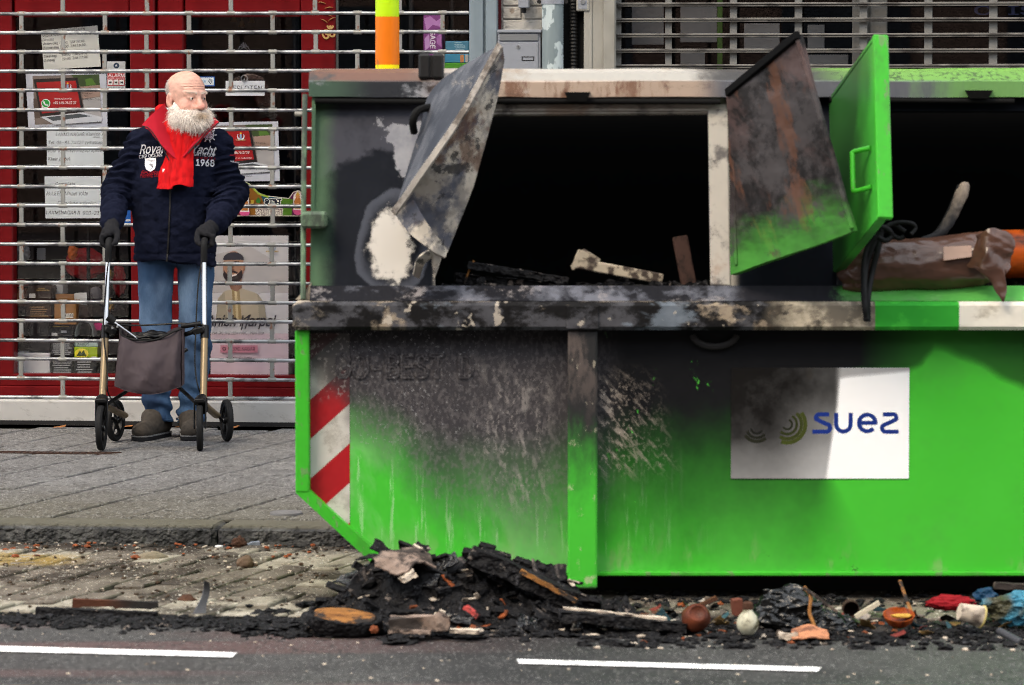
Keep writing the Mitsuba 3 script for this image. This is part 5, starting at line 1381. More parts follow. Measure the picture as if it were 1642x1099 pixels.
m = trimesh.Trimesh(np.vstack([bv, sv]), np.vstack([items_f[0], sf.reshape(-1, 3) + n0]), process=False)
scene['mat_hair_fibre'] = {'type': 'twosided', 'bsdf': {'type': 'principled', 'base_color': {'type': 'mesh_attribute', 'name': 'vertex_color'}, 'roughness': .6}}
part(man, 'beard', m, 'hair_fibre', smooth=True, color=np.clip(np.vstack([items_c[0], sc]), 0, .85), label='bushy white beard with a brownish moustache')
# short grey hair at the back and sides, and eyebrows
hv = np.asarray(bm.vertices); cand = np.nonzero((side > .25) & (q[:, 2] > -.07))[0]
pick = r.choice(cand, 2600); o = hv[pick]; nn = bm.vertex_normals[pick]
dn = nn * .5 + np.array([0, 0, -.7]) - HY * .6 + r.normal(0, .25, (len(pick), 3)); dn /= np.linalg.norm(dn, axis=1, keepdims=True); sd = np.cross(dn, nn); sd /= np.linalg.norm(sd, axis=1, keepdims=True) + 1e-9
L_ = r.uniform(.004, .010, (len(pick), 1))
hvv = np.stack([o - sd * .0007, o + sd * .0007, o + dn * L_ + nn * .0015], 1).reshape(-1, 3)
eb = []
for s in (-1, 1):
    for k in range(110):
        t = r.uniform(0, 1); c = np.array([s * (.012 + .04 * t), .1085 - .024 * t * t, .021 + .005 * math.sin(t * 3)]) + r.normal(0, .0014, 3)
        dirv = np.array([s * .8, .35, .35]) + r.normal(0, .4, 3); dirv /= np.linalg.norm(dirv); a = hd + RH @ c * 1.05; b_ = a + RH @ dirv * .011
        eb += [a + [0, 0, .0008], a - [0, 0, .0008], b_]
hvv = np.vstack([hvv, eb]); hc = np.repeat(np.vstack([np.array([.34, .32, .30]) * r.uniform(.6, 1.3, (len(pick), 1)), np.array([.6, .5, .42]) * r.uniform(.7, 1.1, (220, 1))]), 3, 0)
part(man, 'hair', trimesh.Trimesh(hvv, np.arange(len(hvv)).reshape(-1, 3), process=False), 'hair_fibre', color=hc, label='short grey fringe of hair and pale eyebrows')


# jacket
def jacket_sdf(p):
    a = np.interp(p[:, 2], [.80, .845, .90, 1.02, 1.15, 1.28, 1.38, 1.455, 1.50, 1.56], [.196, .197, .197, .190, .193, .202, .200, .158, .090, .070])
    b = np.interp(p[:, 2], [.80, .845, .90, 1.02, 1.15, 1.28, 1.38, 1.455, 1.50, 1.56], [.150, .152, .155, .165, .165, .155, .145, .115, .085, .07])
    k = np.sqrt(((p[:, 0] - cx0) / a) ** 2 + ((p[:, 1] - YM - .02) / b) ** 2)
    d = np.maximum((k - 1) * np.minimum(a, b) * .9, np.maximum(.835 + KZ - .0 + .012 * np.sin(p[:, 0] * 14) - p[:, 2], p[:, 2] - 1.56))
    d = smin(d, cap(p, shL + [.03, 0, -.01], shR + [-.03, 0, -.01], .085, .085), .05)
    for s_, e_, w_ in ((shL, elL, wrL), (shR, elR, wrR)):
        d2 = smin(cap(p, s_, e_, .084, .070), cap(p, e_, w_, .072, .050), .03)
        t = np.clip((p - e_) @ (w_ - e_) / ((w_ - e_) @ (w_ - e_)), -1, 1)
        u_ = np.clip((p - s_) @ (e_ - s_) / ((e_ - s_) @ (e_ - s_)), 0, 1)
        wv = meshkit.fbm(p * np.array([9, 9, 15]) + 5, 2)
        d2 += .0105 * np.sin(34 * (t + u_) + 9 * wv + p[:, 0] * 30) * np.clip(1 - np.abs(t - .15) * .9, .25, 1) - .012 * np.exp(-((t - .93) / .07) ** 2) * .4
        d = smin(d, d2, .030)
    d += (meshkit.fbm(p * np.array([11, 8, 5]), 3, 2) - .5) * .042 + (meshkit.fbm(p * np.array([22, 20, 34]), 2, 9) - .5) * .016
    zh = p[:, 2] - (.835 + KZ)
    d += .006 * np.exp(-((zh - .045) / .007) ** 2) * .8                            # hem seam
    d += .0035 * np.exp(-((p[:, 2] - 1.235) / .004) ** 2) * (np.abs(p[:, 0] - cx0) < .17)   # chest seam
    opn = np.hypot((p[:, 0] - cx0 - .055) * 1.15, p[:, 1] - YM + .02) - .075         # collar opening
    return np.maximum(d, -np.maximum(opn, 1.40 - p[:, 2]))


jk = mesh_sdf(jacket_sdf, [cx0 - .40, YM - .46, .88], [cx0 + .40, YM + .24, 1.64], .0058)
part(man, 'jacket', jk, 'fleece', smooth=True, label='navy fleece jacket with white and red sailing embroidery')
jv = np.asarray(jk.vertices); fm = jk.vertex_normals[:, 1] < -.25
from scipy.spatial import cKDTree
ftree = cKDTree(jv[fm][:, [0, 2]] * 1.0); fy = jv[fm][:, 1]


def front_y(x, z):                     # the jacket's surface towards the street
    d, i = ftree.query(np.stack([x, z], -1), k=8); y = fy[i]
    return np.min(np.where(d < d.min(-1, keepdims=True) + .012, y, 9), -1)


def on_jacket(g, col, lift=.0022):
    v, f = flat(g.segmentize(2.0)) if len(g.geoms if hasattr(g, 'geoms') else [g]) else (None, None)
    if not len(v): return None
    q = np.array([P(a, b, YM - .14) for a, b in v]); y = front_y(q[:, 0], q[:, 2])
    q = np.array([P(a, b, yy) for (a, b), yy in zip(v, y)]); y = front_y(q[:, 0], q[:, 2])
    return np.stack([q[:, 0], y - lift, q[:, 2]], 1), f, col


gz = lambda a, b: (210 + a / 8.453, 190 + b / 8.453)       # photo points of an 8.45x enlargement of the chest
def z_fit(s, x0, x1, yb_, h, rot=0, **kw):
    (a, b), (c, _) = gz(x0, yb_), gz(x1, yb_); return affinity.rotate(fit(s, a, c, b, h / 8.453, **kw), rot, origin=(a, b))
white, red_ = '#c6c6cb', '#9a1a24'
em = [(z_fit('Royal', 118, 455, 480, 118, -2, shear=.35, bold=1), white), (z_fit('CAP OCEAN', 110, 425, 545, 46, -5, bold=1), white), (z_fit('Yacht', 838, 1155, 470, 118, 6, shear=.35, bold=1), white), (z_fit('EGATTE CUP', 826, 1142, 505, 44, 3, bold=1), white),
      (z_fit('N 28° W 13° 22\' 6', 826, 1145, 548, 30, 2.5), red_), (z_fit('1968', 878, 1132, 640, 86, 2.5, bold=2), white), (z_fit('EST. 90', 895, 1030, 300, 30, 10, shear=.2), red_)]
shield = Polygon([gz(*c) for c in ((190, 545), (265, 535), (340, 545), (340, 640), (320, 690), (262, 725), (205, 690), (188, 640))])
hub = gz(260, 655)
wheel = shapely.union_all([Point(hub).buffer(4.2).difference(Point(hub).buffer(3.2)), Point(hub).buffer(1.2)] + [LineString([(hub[0] - 5 * math.cos(t), hub[1] - 5 * math.sin(t)), (hub[0] + 5 * math.cos(t), hub[1] + 5 * math.sin(t))]).buffer(.45) for t in np.arange(4) * math.pi / 4])
em += [(shield, '#e6e6e8'), ]
em2 = [(wheel, '#14161f'), (z_fit('ROYAL', 205, 255, 575, 20), '#30323c'), (z_fit('YACHT', 248, 322, 585, 22), '#30323c')]
em += [(z_fit('Regatta', 135, 370, 760, 55, 0, shear=.35), red_), (z_fit('Yachting Cup', 128, 395, 805, 48, -3, shear=.35), red_)]
c = gz(1055, 225)
em += [(affinity.scale(Point(c).buffer(8.4), 1, 1).difference(Point(c).buffer(7.0)), white), (Point(c).buffer(6.2), '#d9c9d6')]
em += [(LineString([(c[0] + 9 * math.cos(t), c[1] + 9 * math.sin(t)), (c[0] + 12 * math.cos(t), c[1] + 12 * math.sin(t))]).buffer(.8), white) for t in np.arange(9) * .7]
em2 += [(LineString([(c[0], c[1] - 6), (c[0], c[1] + 6)]).buffer(.8), '#14161f'), (LineString([(c[0] - 5, c[1] + 1), (c[0] + 5, c[1] + 1)]).buffer(.5), '#14161f')]
em += [(z_fit('WATERSPORT', 1345, 1475, 590, 22, 12), '#c9c9cf'), (z_fit('sailing', 1340, 1430, 505, 26, 8, shear=.3), red_)]
items = [x for x in [on_jacket(g, c_) for g, c_ in em] + [on_jacket(g, c_, .0034) for g, c_ in em2] if x]
m, col = printed_mesh(items)
jkk = [k for k in scene if k.startswith(man + '__jacket')][0]
part(jkk, 'embroidery', m, 'printed_cloth', color=col, label='white and red embroidered sailing club lettering', kind='stuff')
# zip, collar lining, scarf
zp = [P(a, b, YM) for a, b in ((280, 262), (277, 300), (276, 340), (274, 380), (271, 418))]
zp = curve(zp, 40); zp[:, 1] = front_y(zp[:, 0], zp[:, 2]) - .003
part(jkk, 'zip', tube(zp, .0045, 6), 'dark_metal', smooth=40)
def flap(A, B, seed): return grid_solid(wob(loft(A, B, 10, 14), .004, 14, seed), .006)
A = [P(264, 166, YM - .02), P(245, 182, YM - .10), P(227, 201, YM - .125)]; Bq = [P(290, 262, YM - .175), P(262, 236, YM - .175), P(240, 207, YM - .15)]
part(man, 'collar', flap(A, Bq[::1], 2), 'collar_red', smooth=60, label='open collar with red lining')
A = [P(330, 182, YM - .03), P(340, 186, YM - .08), P(351, 196, YM - .12)]; Bq = [P(292, 252, YM - .18), P(312, 232, YM - .175), P(347, 199, YM - .135)]
part(man, 'collar', flap(A[::-1], Bq[::-1], 3), 'collar_red', smooth=60)
for pts in (((228, 202), (241, 208), (258, 233), (272, 258)), ((351, 197), (333, 211), (318, 228), (302, 246))):
    z_ = curve([P(a, b, YM - .17) for a, b in pts], 16); part(jkk, 'collar_piping', tube(z_ + [0, -.012, 0], .003, 6), 'dark_metal', smooth=40)


def scarf_sdf(p):
    ring_ = [J(259, 178, .05), J(266, 205, -.06), J(286, 226, -.12), J(312, 222, -.12), J(330, 200, -.02)]
    d = 9
    for a, b in zip(ring_[:-1], ring_[1:]): d = smin(d, cap(p, a, b, .030, .032), .02) if not np.isscalar(d) else cap(p, a, b, .030, .032)
    return d + .0025 * np.sin(p @ np.array([60, 20, -150]) + 5 * meshkit.fbm(p * 9, 2)) + (meshkit.fbm(p * 25, 2) - .5) * .01


sc = part(man, 'scarf', mesh_sdf(scarf_sdf, [cx0 - .12, YM - .24, 1.38], [cx0 + .24, YM + .1, 1.68], .005), 'scarf_red', smooth=True, label='bright red knitted scarf hanging over the jacket')
nx, nz = 26, 34
V = np.zeros((nx, nz, 3))
for j in range(nz):
    t = j / (nz - 1); yb_ = 203 + t * (302 - 203)
    l, r_ = np.interp(t, [0, .35, .75, 1], [277, 270, 256, 252.5]), np.interp(t, [0, .2, .7, 1], [306, 307, 308, 306.5])
    for i in range(nx):
        s = i / (nx - 1); yy = yb_ - (2 if s > .45 else -2) * t ** 4 - 3.5 * t ** 6 * math.sin(max(0, min(1, (s - .4) / .5)) * math.pi)
        a = l + (r_ - l) * s; q = P(a, yy, YM - .2)
        y = float(front_y(np.array([q[0]]), np.array([q[2]]))[0])
        V[i, j] = P(a, yy, min(y, YM - .10) - .028 - .016 * math.sin(s * math.pi) - (.016 if s > .42 else 0) * min(1, t * 3) + .008 * math.sin(s * 13) * (1 - t * .5))
part(sc, 'hanging_end', grid_solid(V, -.012 if np.cross(V[1, 0] - V[0, 0], V[0, 1] - V[0, 0])[1] < 0 else .012), 'scarf_red', smooth=60)
q0, q1 = P(260.5, 271, V[4, 24][1] - .006), P(268.5, 278, V[4, 24][1] - .006)
part(sc, 'label', bx(q0[0], q1[0], min(V[3:6, 22:28, 1].min(), q0[1]) - .004, q0[1] + .004, q1[2], q0[2]), 'white_paint')


# trousers
def jeans_sdf(p):
    d = 9.0
    for h_, k_, a_ in ((hipL, knL, anL), (hipR, knR, anR)):
        l = smin(cap(p, h_ + [0, .02, .03], k_, .089, .074), cap(p, k_, a_ + [0, 0, -.02], .074, .062), .03)
        t = (p[:, 2] - a_[2])
        l += .010 * np.sin(t * 85 + 5 * meshkit.fbm(p * 9 + 2, 2) + p[:, 0] * 25) * np.clip(1 - t / .22, 0, 1) + .007 * np.sin((t - .37) * 60 + p[:, 0] * 40) * np.exp(-((t - .38) / .09) ** 2)
        d = l if np.isscalar(d) else smin(d, l, .003)
    d = smin(d, ell(p, ((hipL + hipR) / 2) + np.array([0, .03, .11]), (.175, .125, .12)), .02)
    d += (meshkit.fbm(p * np.array([16, 14, 7]), 3, 4) - .5) * .026
    return np.maximum(d, KZ + .075 + .004 * np.sin(p[:, 0] * 60) - p[:, 2])


jn = part(man, 'trousers', mesh_sdf(jeans_sdf, [cx0 - .26, YM - .2, KZ + .05], [cx0 + .26, YM + .24, 1.08], .0056), 'denim', smooth=True, label='faded blue jeans')
for a, y in ((anL, 0), (anR, 0)):
    m = tube([(a[0] + .069 * math.cos(t), a[1] + .066 * math.sin(t), KZ + .088 + .002 * math.sin(3 * t)) for t in np.linspace(0, 2 * math.pi, 28)], .0035, 6)
    part(jn, 'hem_stitching', m, 'denim', smooth=40)

# shoes
for nm, heel, toe in (('l', P(259, 686, YM + .08), P(229, 700, YM - .16)), ('r', P(304, 688, YM + .10), P(306, 700, YM - .13))):
    heel[2], toe[2] = KZ + .05, KZ + .042
    dv = toe - heel; dv[2] = 0; dv /= np.linalg.norm(dv); sv = np.array([-dv[1], dv[0], 0])
    Rb = np.stack([dv, sv, [0, 0, 1.0]], 1)

    def shoe(p, heel=heel, toe=toe, Rb=Rb):
        d = smin(cap(p, heel + [0, 0, .012], toe, .048, .043), ell(p, (heel + toe) / 2 + np.array([0, .03, .05]), (.055, .075, .05)), .03)
        q = (p - toe) @ Rb; d = smin(d, ell(p, toe + Rb[:, 0] * .015, (.056, .046, .036), Rb), .02)
        d = smin(d, cap(p, heel + [0, 0, .02], heel + [0, 0, .045], .048, .044), .02)
        d += (meshkit.fbm(p * 35, 2) - .5) * .005
        return np.maximum(d, KZ + .018 - p[:, 2])
    lo = np.minimum(heel, toe) - .09; hi = np.maximum(heel, toe) + .1; lo[2], hi[2] = KZ + .01, KZ + .15
    so = part(man, 'shoe', mesh_sdf(shoe, lo, hi, .0045), 'shoe_suede', smooth=True)
    hp = shapely.union_all([LineString([tuple(heel[:2]), tuple(toe[:2])]).buffer(.048), Point(*(toe[:2] + dv[:2] * .012)).buffer(.05)])
    m = trimesh.creation.extrude_polygon(hp, .024, engine='earcut'); m.apply_translation([0, 0, KZ + .002]); part(so, 'sole', m, 'sole_black', smooth=40)
    m = trimesh.creation.extrude_polygon(hp.buffer(.0015), .006, engine='earcut'); m.apply_translation([0, 0, KZ + .020]); part(so, 'midsole', m, 'midsole_grey' if 'mat_midsole_grey' in scene else mat('midsole_grey', '#6a6a6a', .7), smooth=40)
    lc = []
    for k in range(4):
        c = heel + (toe - heel) * (.38 + .12 * k); c[2] = KZ + .118 - .013 * k; lc.append(tube([c - sv * .028 - [0, 0, .012], c, c + sv * .028 - [0, 0, .012]], .003, 6))
    part(so, 'laces', cat(lc), 'lace_grey', smooth=40)

# gloves gripping the walker handles (the grips run away from the street, towards him)
YH = YM - .47                          # where the handles turn down
GRIP = {}
for s, (gx, gy), wr in ((-1, (174.5, 387), wrL), (1, (327.5, 387), wrR)):
    g0 = P(gx, gy, YH); g1 = g0 + np.array([0, .15, .012])
    GRIP[s] = (g0, g1)
    o = -1 if s < 0 else 1             # outer side
    k0 = g0 + np.array([0, .035, .0])  # foremost finger on the grip
    fingers = []
    for j in range(4):
        b = k0 + np.array([0, .024 * j, .002 * j]); r_ = .0125 - .0008 * abs(j - 1)
        ex = (.006, .0, .0, -.006)[j]
        fingers.append([(b + [o * .006, 0, .032], r_ + .002), (b + [o * .036, -.003, .018 + ex * .4], r_), (b + [o * .034, -.004, -.016 + ex * .3], r_ - .0008), (b + [o * .008, -.002, -.031], r_ - .002)])
    pc = k0 + np.array([-o * .004, .045, .036])
    thumb = [(pc + np.array([-o * .026, -.006, .006]), .0165), (k0 + np.array([-o * .036, -.004, .014]), .0135), (k0 + np.array([-o * .030, -.030, -.006]), .0125), (k0 + np.array([-o * .016, -.042, -.016]), .010)]

    def glove(p, pc=pc, fingers=fingers, thumb=thumb, wr=wr, k0=k0, o=o):
        d = ell(p, pc + np.array([o * .004, 0, .002]), (.042, .050, .026))
        d = smin(d, cap(p, pc + np.array([o * .002, .015, .006]), wr, .034, .036), .025)
        d = smin(d, cap(p, wr, wr + (wr - pc) * .25, .037, .040), .01)
        for j, fch in enumerate(fingers + [thumb]):
            dd = None
            for (a, ra), (b, rb_) in zip(fch[:-1], fch[1:]):
                c_ = cap(p, a, b, ra, rb_); dd = c_ if dd is None else smin(dd, c_, .004)
            d = smin(d, dd, .006)
        return d + .0012 * np.sin(p @ np.array([200., 40, 160]))
    lo = np.minimum(np.minimum(wr, g0), pc) - .09; hi = np.maximum(np.maximum(wr, g1), pc) + .08
    gl_ = part(man, 'glove', mesh_sdf(glove, lo, hi, .0036), 'glove_knit', smooth=True)
    part(jkk, 'cuff', tube([wr + (wr - pc) * t for t in (-.10, .0, .2, .35)], [.044, .051, .052, .050], 20), 'fleece', smooth=50)

# ---------------------------------------------------------------- the walker
wk = thing('walker', 'four wheeled walker with a purple grey fabric bag, held by the old man', 'walker')
WZ = KZ
for s, u0, ug, ul, fw in ((-1, 173, 169, 164, (162.5, 690)), (1, 327, 328, 326, (320.5, 688.5))):
    g0, g1 = GRIP[s]
    yf = 19.96
    top = P(u0, 420, YH - .01); mid = P(ug, 538, YH - .12); low = P(ul, 645, YH - .26)
    part(wk, 'grip', tube(curve([g1, g0 + [0, .06, .003], g0 + [0, .012, .0], g0 + [0, -.012, -.02], top], 20), [.0165] * 12 + [.0155] * 8, 14), 'black_rubber', smooth=50)
    part(wk, 'brake_lever', tube(curve([g0 + [0, .0, -.045], g0 + [0, .05, -.052], g0 + [0, .11, -.048]], 10), .006, 8, flat=.6), 'black_plastic', smooth=50)
    part(wk, 'upright', tube([top, mid], .0115, 14), 'silver_metal', smooth=50)
    part(wk, 'clamp', cat([tube([mid + (top - mid) * .13, mid - (top - mid) * .04], .020, 14), bar(mid + [.0, -.02, .03], mid + [-s * .055, -.015, .015], .03, .02, c=.006), tube([mid + [-s * .03, -.03, .02], mid + [-s * .03, .02, .02]], .014, 10)]), 'black_plastic', smooth=40)
    part(wk, 'lower_tube', tube([mid, low], .0165, 14, flat=.8), 'gold_metal', smooth=50)
    # front wheel in a fork below a round joint
    c = P(*fw, yf); R = .105; c[2] = WZ + R + .002
    fk = part(wk, 'front_fork', cat([tube([low + [0, 0, .02], low + [0, -.005, -.03], c + [0, .04, R + .028], c + [0, .03, R + .008]], [.019, .026, .028, .024], 14),
                                     bar(c + [.026, .02, R + .02], c + [.026, 0, -.005], .03, .006, up=(0, 1, 0)), bar(c + [-.026, .02, R + .02], c + [-.026, 0, -.005], .03, .006, up=(0, 1, 0)), bx(c[0] - .028, c[0] + .028, c[1] - .02, c[1] + .045, c[2] + R + .008, c[2] + R + .03, .006)]), 'black_plastic', smooth=40)
    for (w_c, yaw_, nmw) in ((c, .05 * s, 'front'), (None, 0, 'rear')):
        if nmw == 'rear':
            w_c = P(*((185, 680) if s < 0 else (363.5, 679)), 20.52); R = .099; w_c[2] = WZ + R + .002; yaw_ = math.radians(16) * s
        axv = np.array([math.cos(yaw_), math.sin(yaw_), 0]); fv = np.array([-axv[1], axv[0], 0])
        MWh = basis(w_c, fv, (0, 0, 1), axv)
        wh = numbered(f'{wk}__{nmw}_wheel'); labels[wh] = {}
        prof = [(R - .018, -.013), (R - .006, -.014), (R, -.007), (R, .007), (R - .006, .014), (R - .018, .013), (R - .022, 0), (R - .018, -.013)]
        scene[f'{wh}__tyre'] = ply(lathe(prof, 40, MWh), 'black_rubber', smooth=40)
        rim = [lathe([(R - .019, -.009), (R - .03, -.008), (R - .03, .008), (R - .019, .009), (R - .019, -.009)], 32, MWh), lathe([(0, -.016), (.016, -.016), (.018, 0), (.016, .016), (0, .016)], 16, MWh)]
        rim += [xf(bx(.014, R - .026, -.007, .007, -.006, .006, .002), MWh @ trimesh.transformations.rotation_matrix(k * 2 * math.pi / 5 + .4, [0, 0, 1])) for k in range(5)]
        scene[f'{wh}__rim'] = ply(cat(rim), 'black_plastic', smooth=40)
        scene[f'{wh}__hub_cap'] = ply(lathe([(0, .0165), (.009, .0165), (.010, .014), (.010, -.014), (.009, -.0165), (0, -.0165)], 14, MWh), 'silver_metal', smooth=40)
    rw = P(*((185, 680) if s < 0 else (363.5, 679)), 20.52); rw[2] = WZ + .101
    a = low + [0, .02, -.005]; b = rw + np.array([-.045 * s, -.03, .015])
    part(wk, 'rear_leg', tube(curve([a, a + (b - a) * .4 + [0, 0, .0], b + [0, 0, .01]], 12), np.linspace(.017, .021, 12), 12, flat=.7), 'gold_metal', smooth=50)
    part(wk, 'rear_fork', cat([bar(b + [0, -.01, .02], rw + [-.022 * s, 0, .0], .036, .012, up=(0, 1, 0), c=.005), tube([rw - [.025 * s, 0, 0], rw + [.012 * s, 0, 0]], .012, 10), bar(rw + [-.03 * s, .01, .0], rw + [-.03 * s, .07, .04], .02, .012, c=.004)]), 'black_plastic', smooth=40)
    cab = [g0 + [s * -.004, -.012, -.05], P(170 if s < 0 else 318, 455, YH - .06), P(166 if s < 0 else 314, 530, YH - .14), P(172 if s < 0 else 313, 590, YH - .2), P(174 if s < 0 else 322, 632, YH - .22), b + [0, 0, .02]]
    part(wk, 'brake_cable', tube(curve(cab, 40), .0032, 6), 'black_rubber', smooth=50)
brL, brR = P(176, 640, YH - .22), P(312, 642, YH - .22)
part(wk, 'cross_brace', tube([P(172, 648, YH - .24), P(198, 631, YH - .06), P(300, 560, YH + .06)], .009, 10), 'black_plastic', smooth=40)
part(wk, 'cross_brace', tube([P(316, 648, YH - .24), P(290, 624, YH - .06), P(190, 556, YH + .06)], .009, 10), 'black_plastic', smooth=40)
part(wk, 'crossbar', tube(curve([P(172, 519, YH - .12), P(210, 522, YH - .10), P(250, 521, YH - .10), P(290, 519, YH - .11), P(326, 521, YH - .12)], 24), .0042, 8), 'black_plastic', smooth=40)
part(wk, 'crossbar', tube([P(290, 524, YH - .13), P(322, 519, YH - .12)], .012, 10), 'black_plastic', smooth=40)
part(wk, 'folding_link', tube([P(296, 537, YH - .1), P(308, 533, YH - .12), P(318, 524, YH - .12)], .011, 10), 'black_plastic', smooth=40)
part(wk, 'stick_clip', tube([P(173, 508, YH - .15), P(184, 516, YH - .15)], [.019, .016], 12), 'black_rubber', smooth=40)
part(wk, 'release_rod', tube([P(184, 517, YH - .155), P(220, 543, YH - .16)], .0042, 8), 'silver_metal', smooth=40)
for a, b in ((180, 526), (188, 524)):
    part(wk, 'bolt', tube([P(a, b, YH - .175), P(a, b, YH - .15)], .006, 10), 'silver_metal')
mat('bag_cloth', lambda p, n, uv: mix((.036, .026, .030), (.054, .040, .045), fbm(p.x * 14, p.z * 14, p.y * 9)), .75, bump=lambda p, n, uv: fbm(p.x * 22, p.z * 14, 2.0) + .1 * noise(p.x * 500, p.z * 500, 1.0), bscale=.012, sheen=.3)
topl = [P(192, 527, YH - .17), P(198, 540, YH - .185), P(222, 546.5, YH - .19), P(252, 545, YH - .19), P(278, 533, YH - .185), P(292, 528, YH - .17)]
botl = [P(184, 619, YH - .20), P(205, 627, YH - .245), P(235, 632, YH - .255), P(262, 629, YH - .25), P(285, 621, YH - .23), P(291, 619, YH - .20)]
bagV = wob(wob(loft(topl, botl, 24, 40), .010, 9, 4), .004, 26, 8)
t = np.linspace(0, 1, 24)[None, :]; s = np.linspace(-1, 1, 40)[:, None]
bagV[..., 1] -= .035 * np.sin(t * math.pi) ** .7 * (1 - s ** 2) + .008 * np.sin(9 * s + 4 * t)
bag = part(wk, 'bag', grid_solid(bagV, -.004), 'bag_cloth', smooth=60, label='purple grey fabric bag hanging in the walker frame')
bk = wob(loft([q + [0, .12, .012 if 0 < i < 5 else 0] for i, q in enumerate(topl)], [q + [0, .12, 0] for q in botl], 10, 20), .005, 9, 6)
part(bag, 'bag_back', grid_solid(bk, .004), 'bag_cloth', smooth=60)
for i in (0, -1):
    sdv = loft([topl[i], topl[i] + [0, .12, .004]], [botl[i], botl[i] + [0, .12, 0]], 12, 6); part(bag, 'bag_side', grid_solid(wob(sdv, .004, 12, 3), .004), 'bag_cloth', smooth=60)
part(bag, 'bag_bottom', grid_solid(loft(botl, [q + [0, .12, 0] for q in botl], 5, 20), .003), 'bag_cloth', smooth=60)
part(bag, 'piping', tube(curve([q + [0, -.006, .002] for q in topl], 40), .0045, 8), 'black_rubber', smooth=50)
m = trimesh.creation.icosphere(4, 1.0); v = np.asarray(m.vertices); v = v * (1 + (meshkit.fbm(v * 3, 3) - .5) * .7)[:, None] * [.12, .05, .035]; m.vertices = v + (P(243, 543, YH - .12))
part(bag, 'lining', m, 'black_plastic', smooth=True)
# ---------------------------------------------------------------- what burnt in and in front of the skip
def char_col(p, n, uv):
    f = fbm(p.x * 22, p.z * 30, p.y * 22, octaves=4); g = fbm(p.x * 60, p.z * 60, p.y * 60)
    c = mix((.004, .004, .0045), (.014, .0135, .015), f); c = mix(c, (.075, .075, .085), smoothstep(.66, .82, g) * .6)
    return mix(c, C('#8d8178'), smoothstep(.74, .84, grit(p.x * 30 + 7, p.z * 30, p.y * 30, o=4)) * .6)


mat('char', char_col, .6, specular=.15, bump=lambda p, n, uv: fbm(p.x * 60, p.z * 60, p.y * 60, octaves=4), bscale=.03)
mat('char_shiny', char_col, .3, specular=.6, bump=lambda p, n, uv: fbm(p.x * 60, p.z * 60, p.y * 60, octaves=4), bscale=.03)
mat('char_ashen', lambda p, n, uv: mix(char_col(p, n, uv), C('#6b625c'), smoothstep(.5, .72, grit(p.x * 14, p.z * 14, p.y * 14))), .8)
mat('burnt_wood', lambda p, n, uv: mix(mix(C('#573315'), C('#a3713a'), grit(p.x * 14, p.z * 70, p.y * 40, o=4)), (.02, .016, .014), smoothstep(.42, .62, grit(p.x * 13, p.z * 30, p.y * 26))), .75)
mat('scorched_board', lambda p, n, uv: mix(mix(C('#97857a'), C('#5d4c40'), grit(p.x * 14, p.z * 14, p.y * 14, o=4)), (.02, .017, .016), smoothstep(.34, .60, grit(p.x * 15, p.z * 15, p.y * 17)) * .93), .85)
mat('ash_beige', lambda p, n, uv: mix(C('#b5a898'), C('#4f463f'), smoothstep(.4, .7, fbm(p.x * 30, p.z * 30, p.y * 30))), .9)
mat('ember_orange', lambda p, n, uv: mix(C('#4a2a1a'), C('#9a4f26'), fbm(p.x * 50, p.z * 50, p.y * 50)), .7)
mat('black_bag', '#08090a', .28, bump=lambda p, n, uv: fbm(p.x * 16, p.z * 22, p.y * 16), bscale=.03, specular=.5)
mat('rust_brown', lambda p, n, uv: mix(C('#33211a'), C('#553725'), fbm(p.x * 30, p.z * 30, 2.0)), .8)


def lump(c, r, seed, amp=.4, sub=3, sq=(1, 1, 1), fq=2.2, rough=.0):
    m = trimesh.creation.icosphere(sub, 1.0); v = np.asarray(m.vertices)
    v = v * (1 + (meshkit.fbm(v * fq + seed * 3.1, 4, seed) - .5) * 2 * amp)[:, None]
    m.vertices = v * np.asarray(sq) * r + c; return m


def chunk(c, L, w, t, yaw_, pitch_, seed, amp=.15, roll=0.0, nl=14):        # a burnt, chewed plank
    m = trimesh.creation.box([L, w, t]).subdivide_to_size(max(L / nl, .008)); v = np.asarray(m.vertices)
    d = np.stack([meshkit.fbm(v / max(t, .02) * .8 + 9 * k + seed, 3, seed + k) - .5 for k in range(3)], -1)
    v = v + d * 2 * amp * np.array([w, w, t * 1.6])
    R = trimesh.transformations.euler_matrix(roll, -pitch_, yaw_, 'sxyz')[:3, :3]
    m.vertices = v @ R.T + c; return m


# the big heap: a charred mound with single pieces on it
hc = P(735, 985, 14.05); hc[2] = 0
gx, gy = np.meshgrid(np.linspace(-.50, .62, 150), np.linspace(-.36, .34, 90), indexing='ij')
top = np.interp(gx, [-.50, -.36, -.30, -.20, -.10, .0, .06, .15, .26, .38, .50, .62], [.0, .09, .17, .225, .215, .20, .205, .19, .16, .10, .045, .0])
prof_ = np.clip(1 - (np.abs(gy - .05) / np.interp(gx, [-.5, -.3, .3, .62], [.12, .34, .32, .14])) ** 1.7, 0, 1)
pz = np.stack([gx, gy, gx * 0], -1)
h = top * prof_ + (meshkit.fbm(pz * 11, 5, 3) - .5) * .16 * np.sqrt(prof_) + np.abs(meshkit.fbm(pz * 26, 3, 8) - .5) * .09 * prof_ - .02
V = np.stack([gx + hc[0], gy + hc[1], h], -1)
heap = thing('burnt_heap', 'black heap of burnt rubble leaning against the lower left of the skip', 'rubble heap')
part(heap, 'mound', grid_solid(V, .0 + .01), 'char', smooth=30)


def hz(x, y): return float(np.clip(h[np.clip(int((x - hc[0] + .50) / 1.12 * 149), 0, 149), np.clip(int((y - hc[1] + .36) / .70 * 89), 0, 89)], 0, 1))


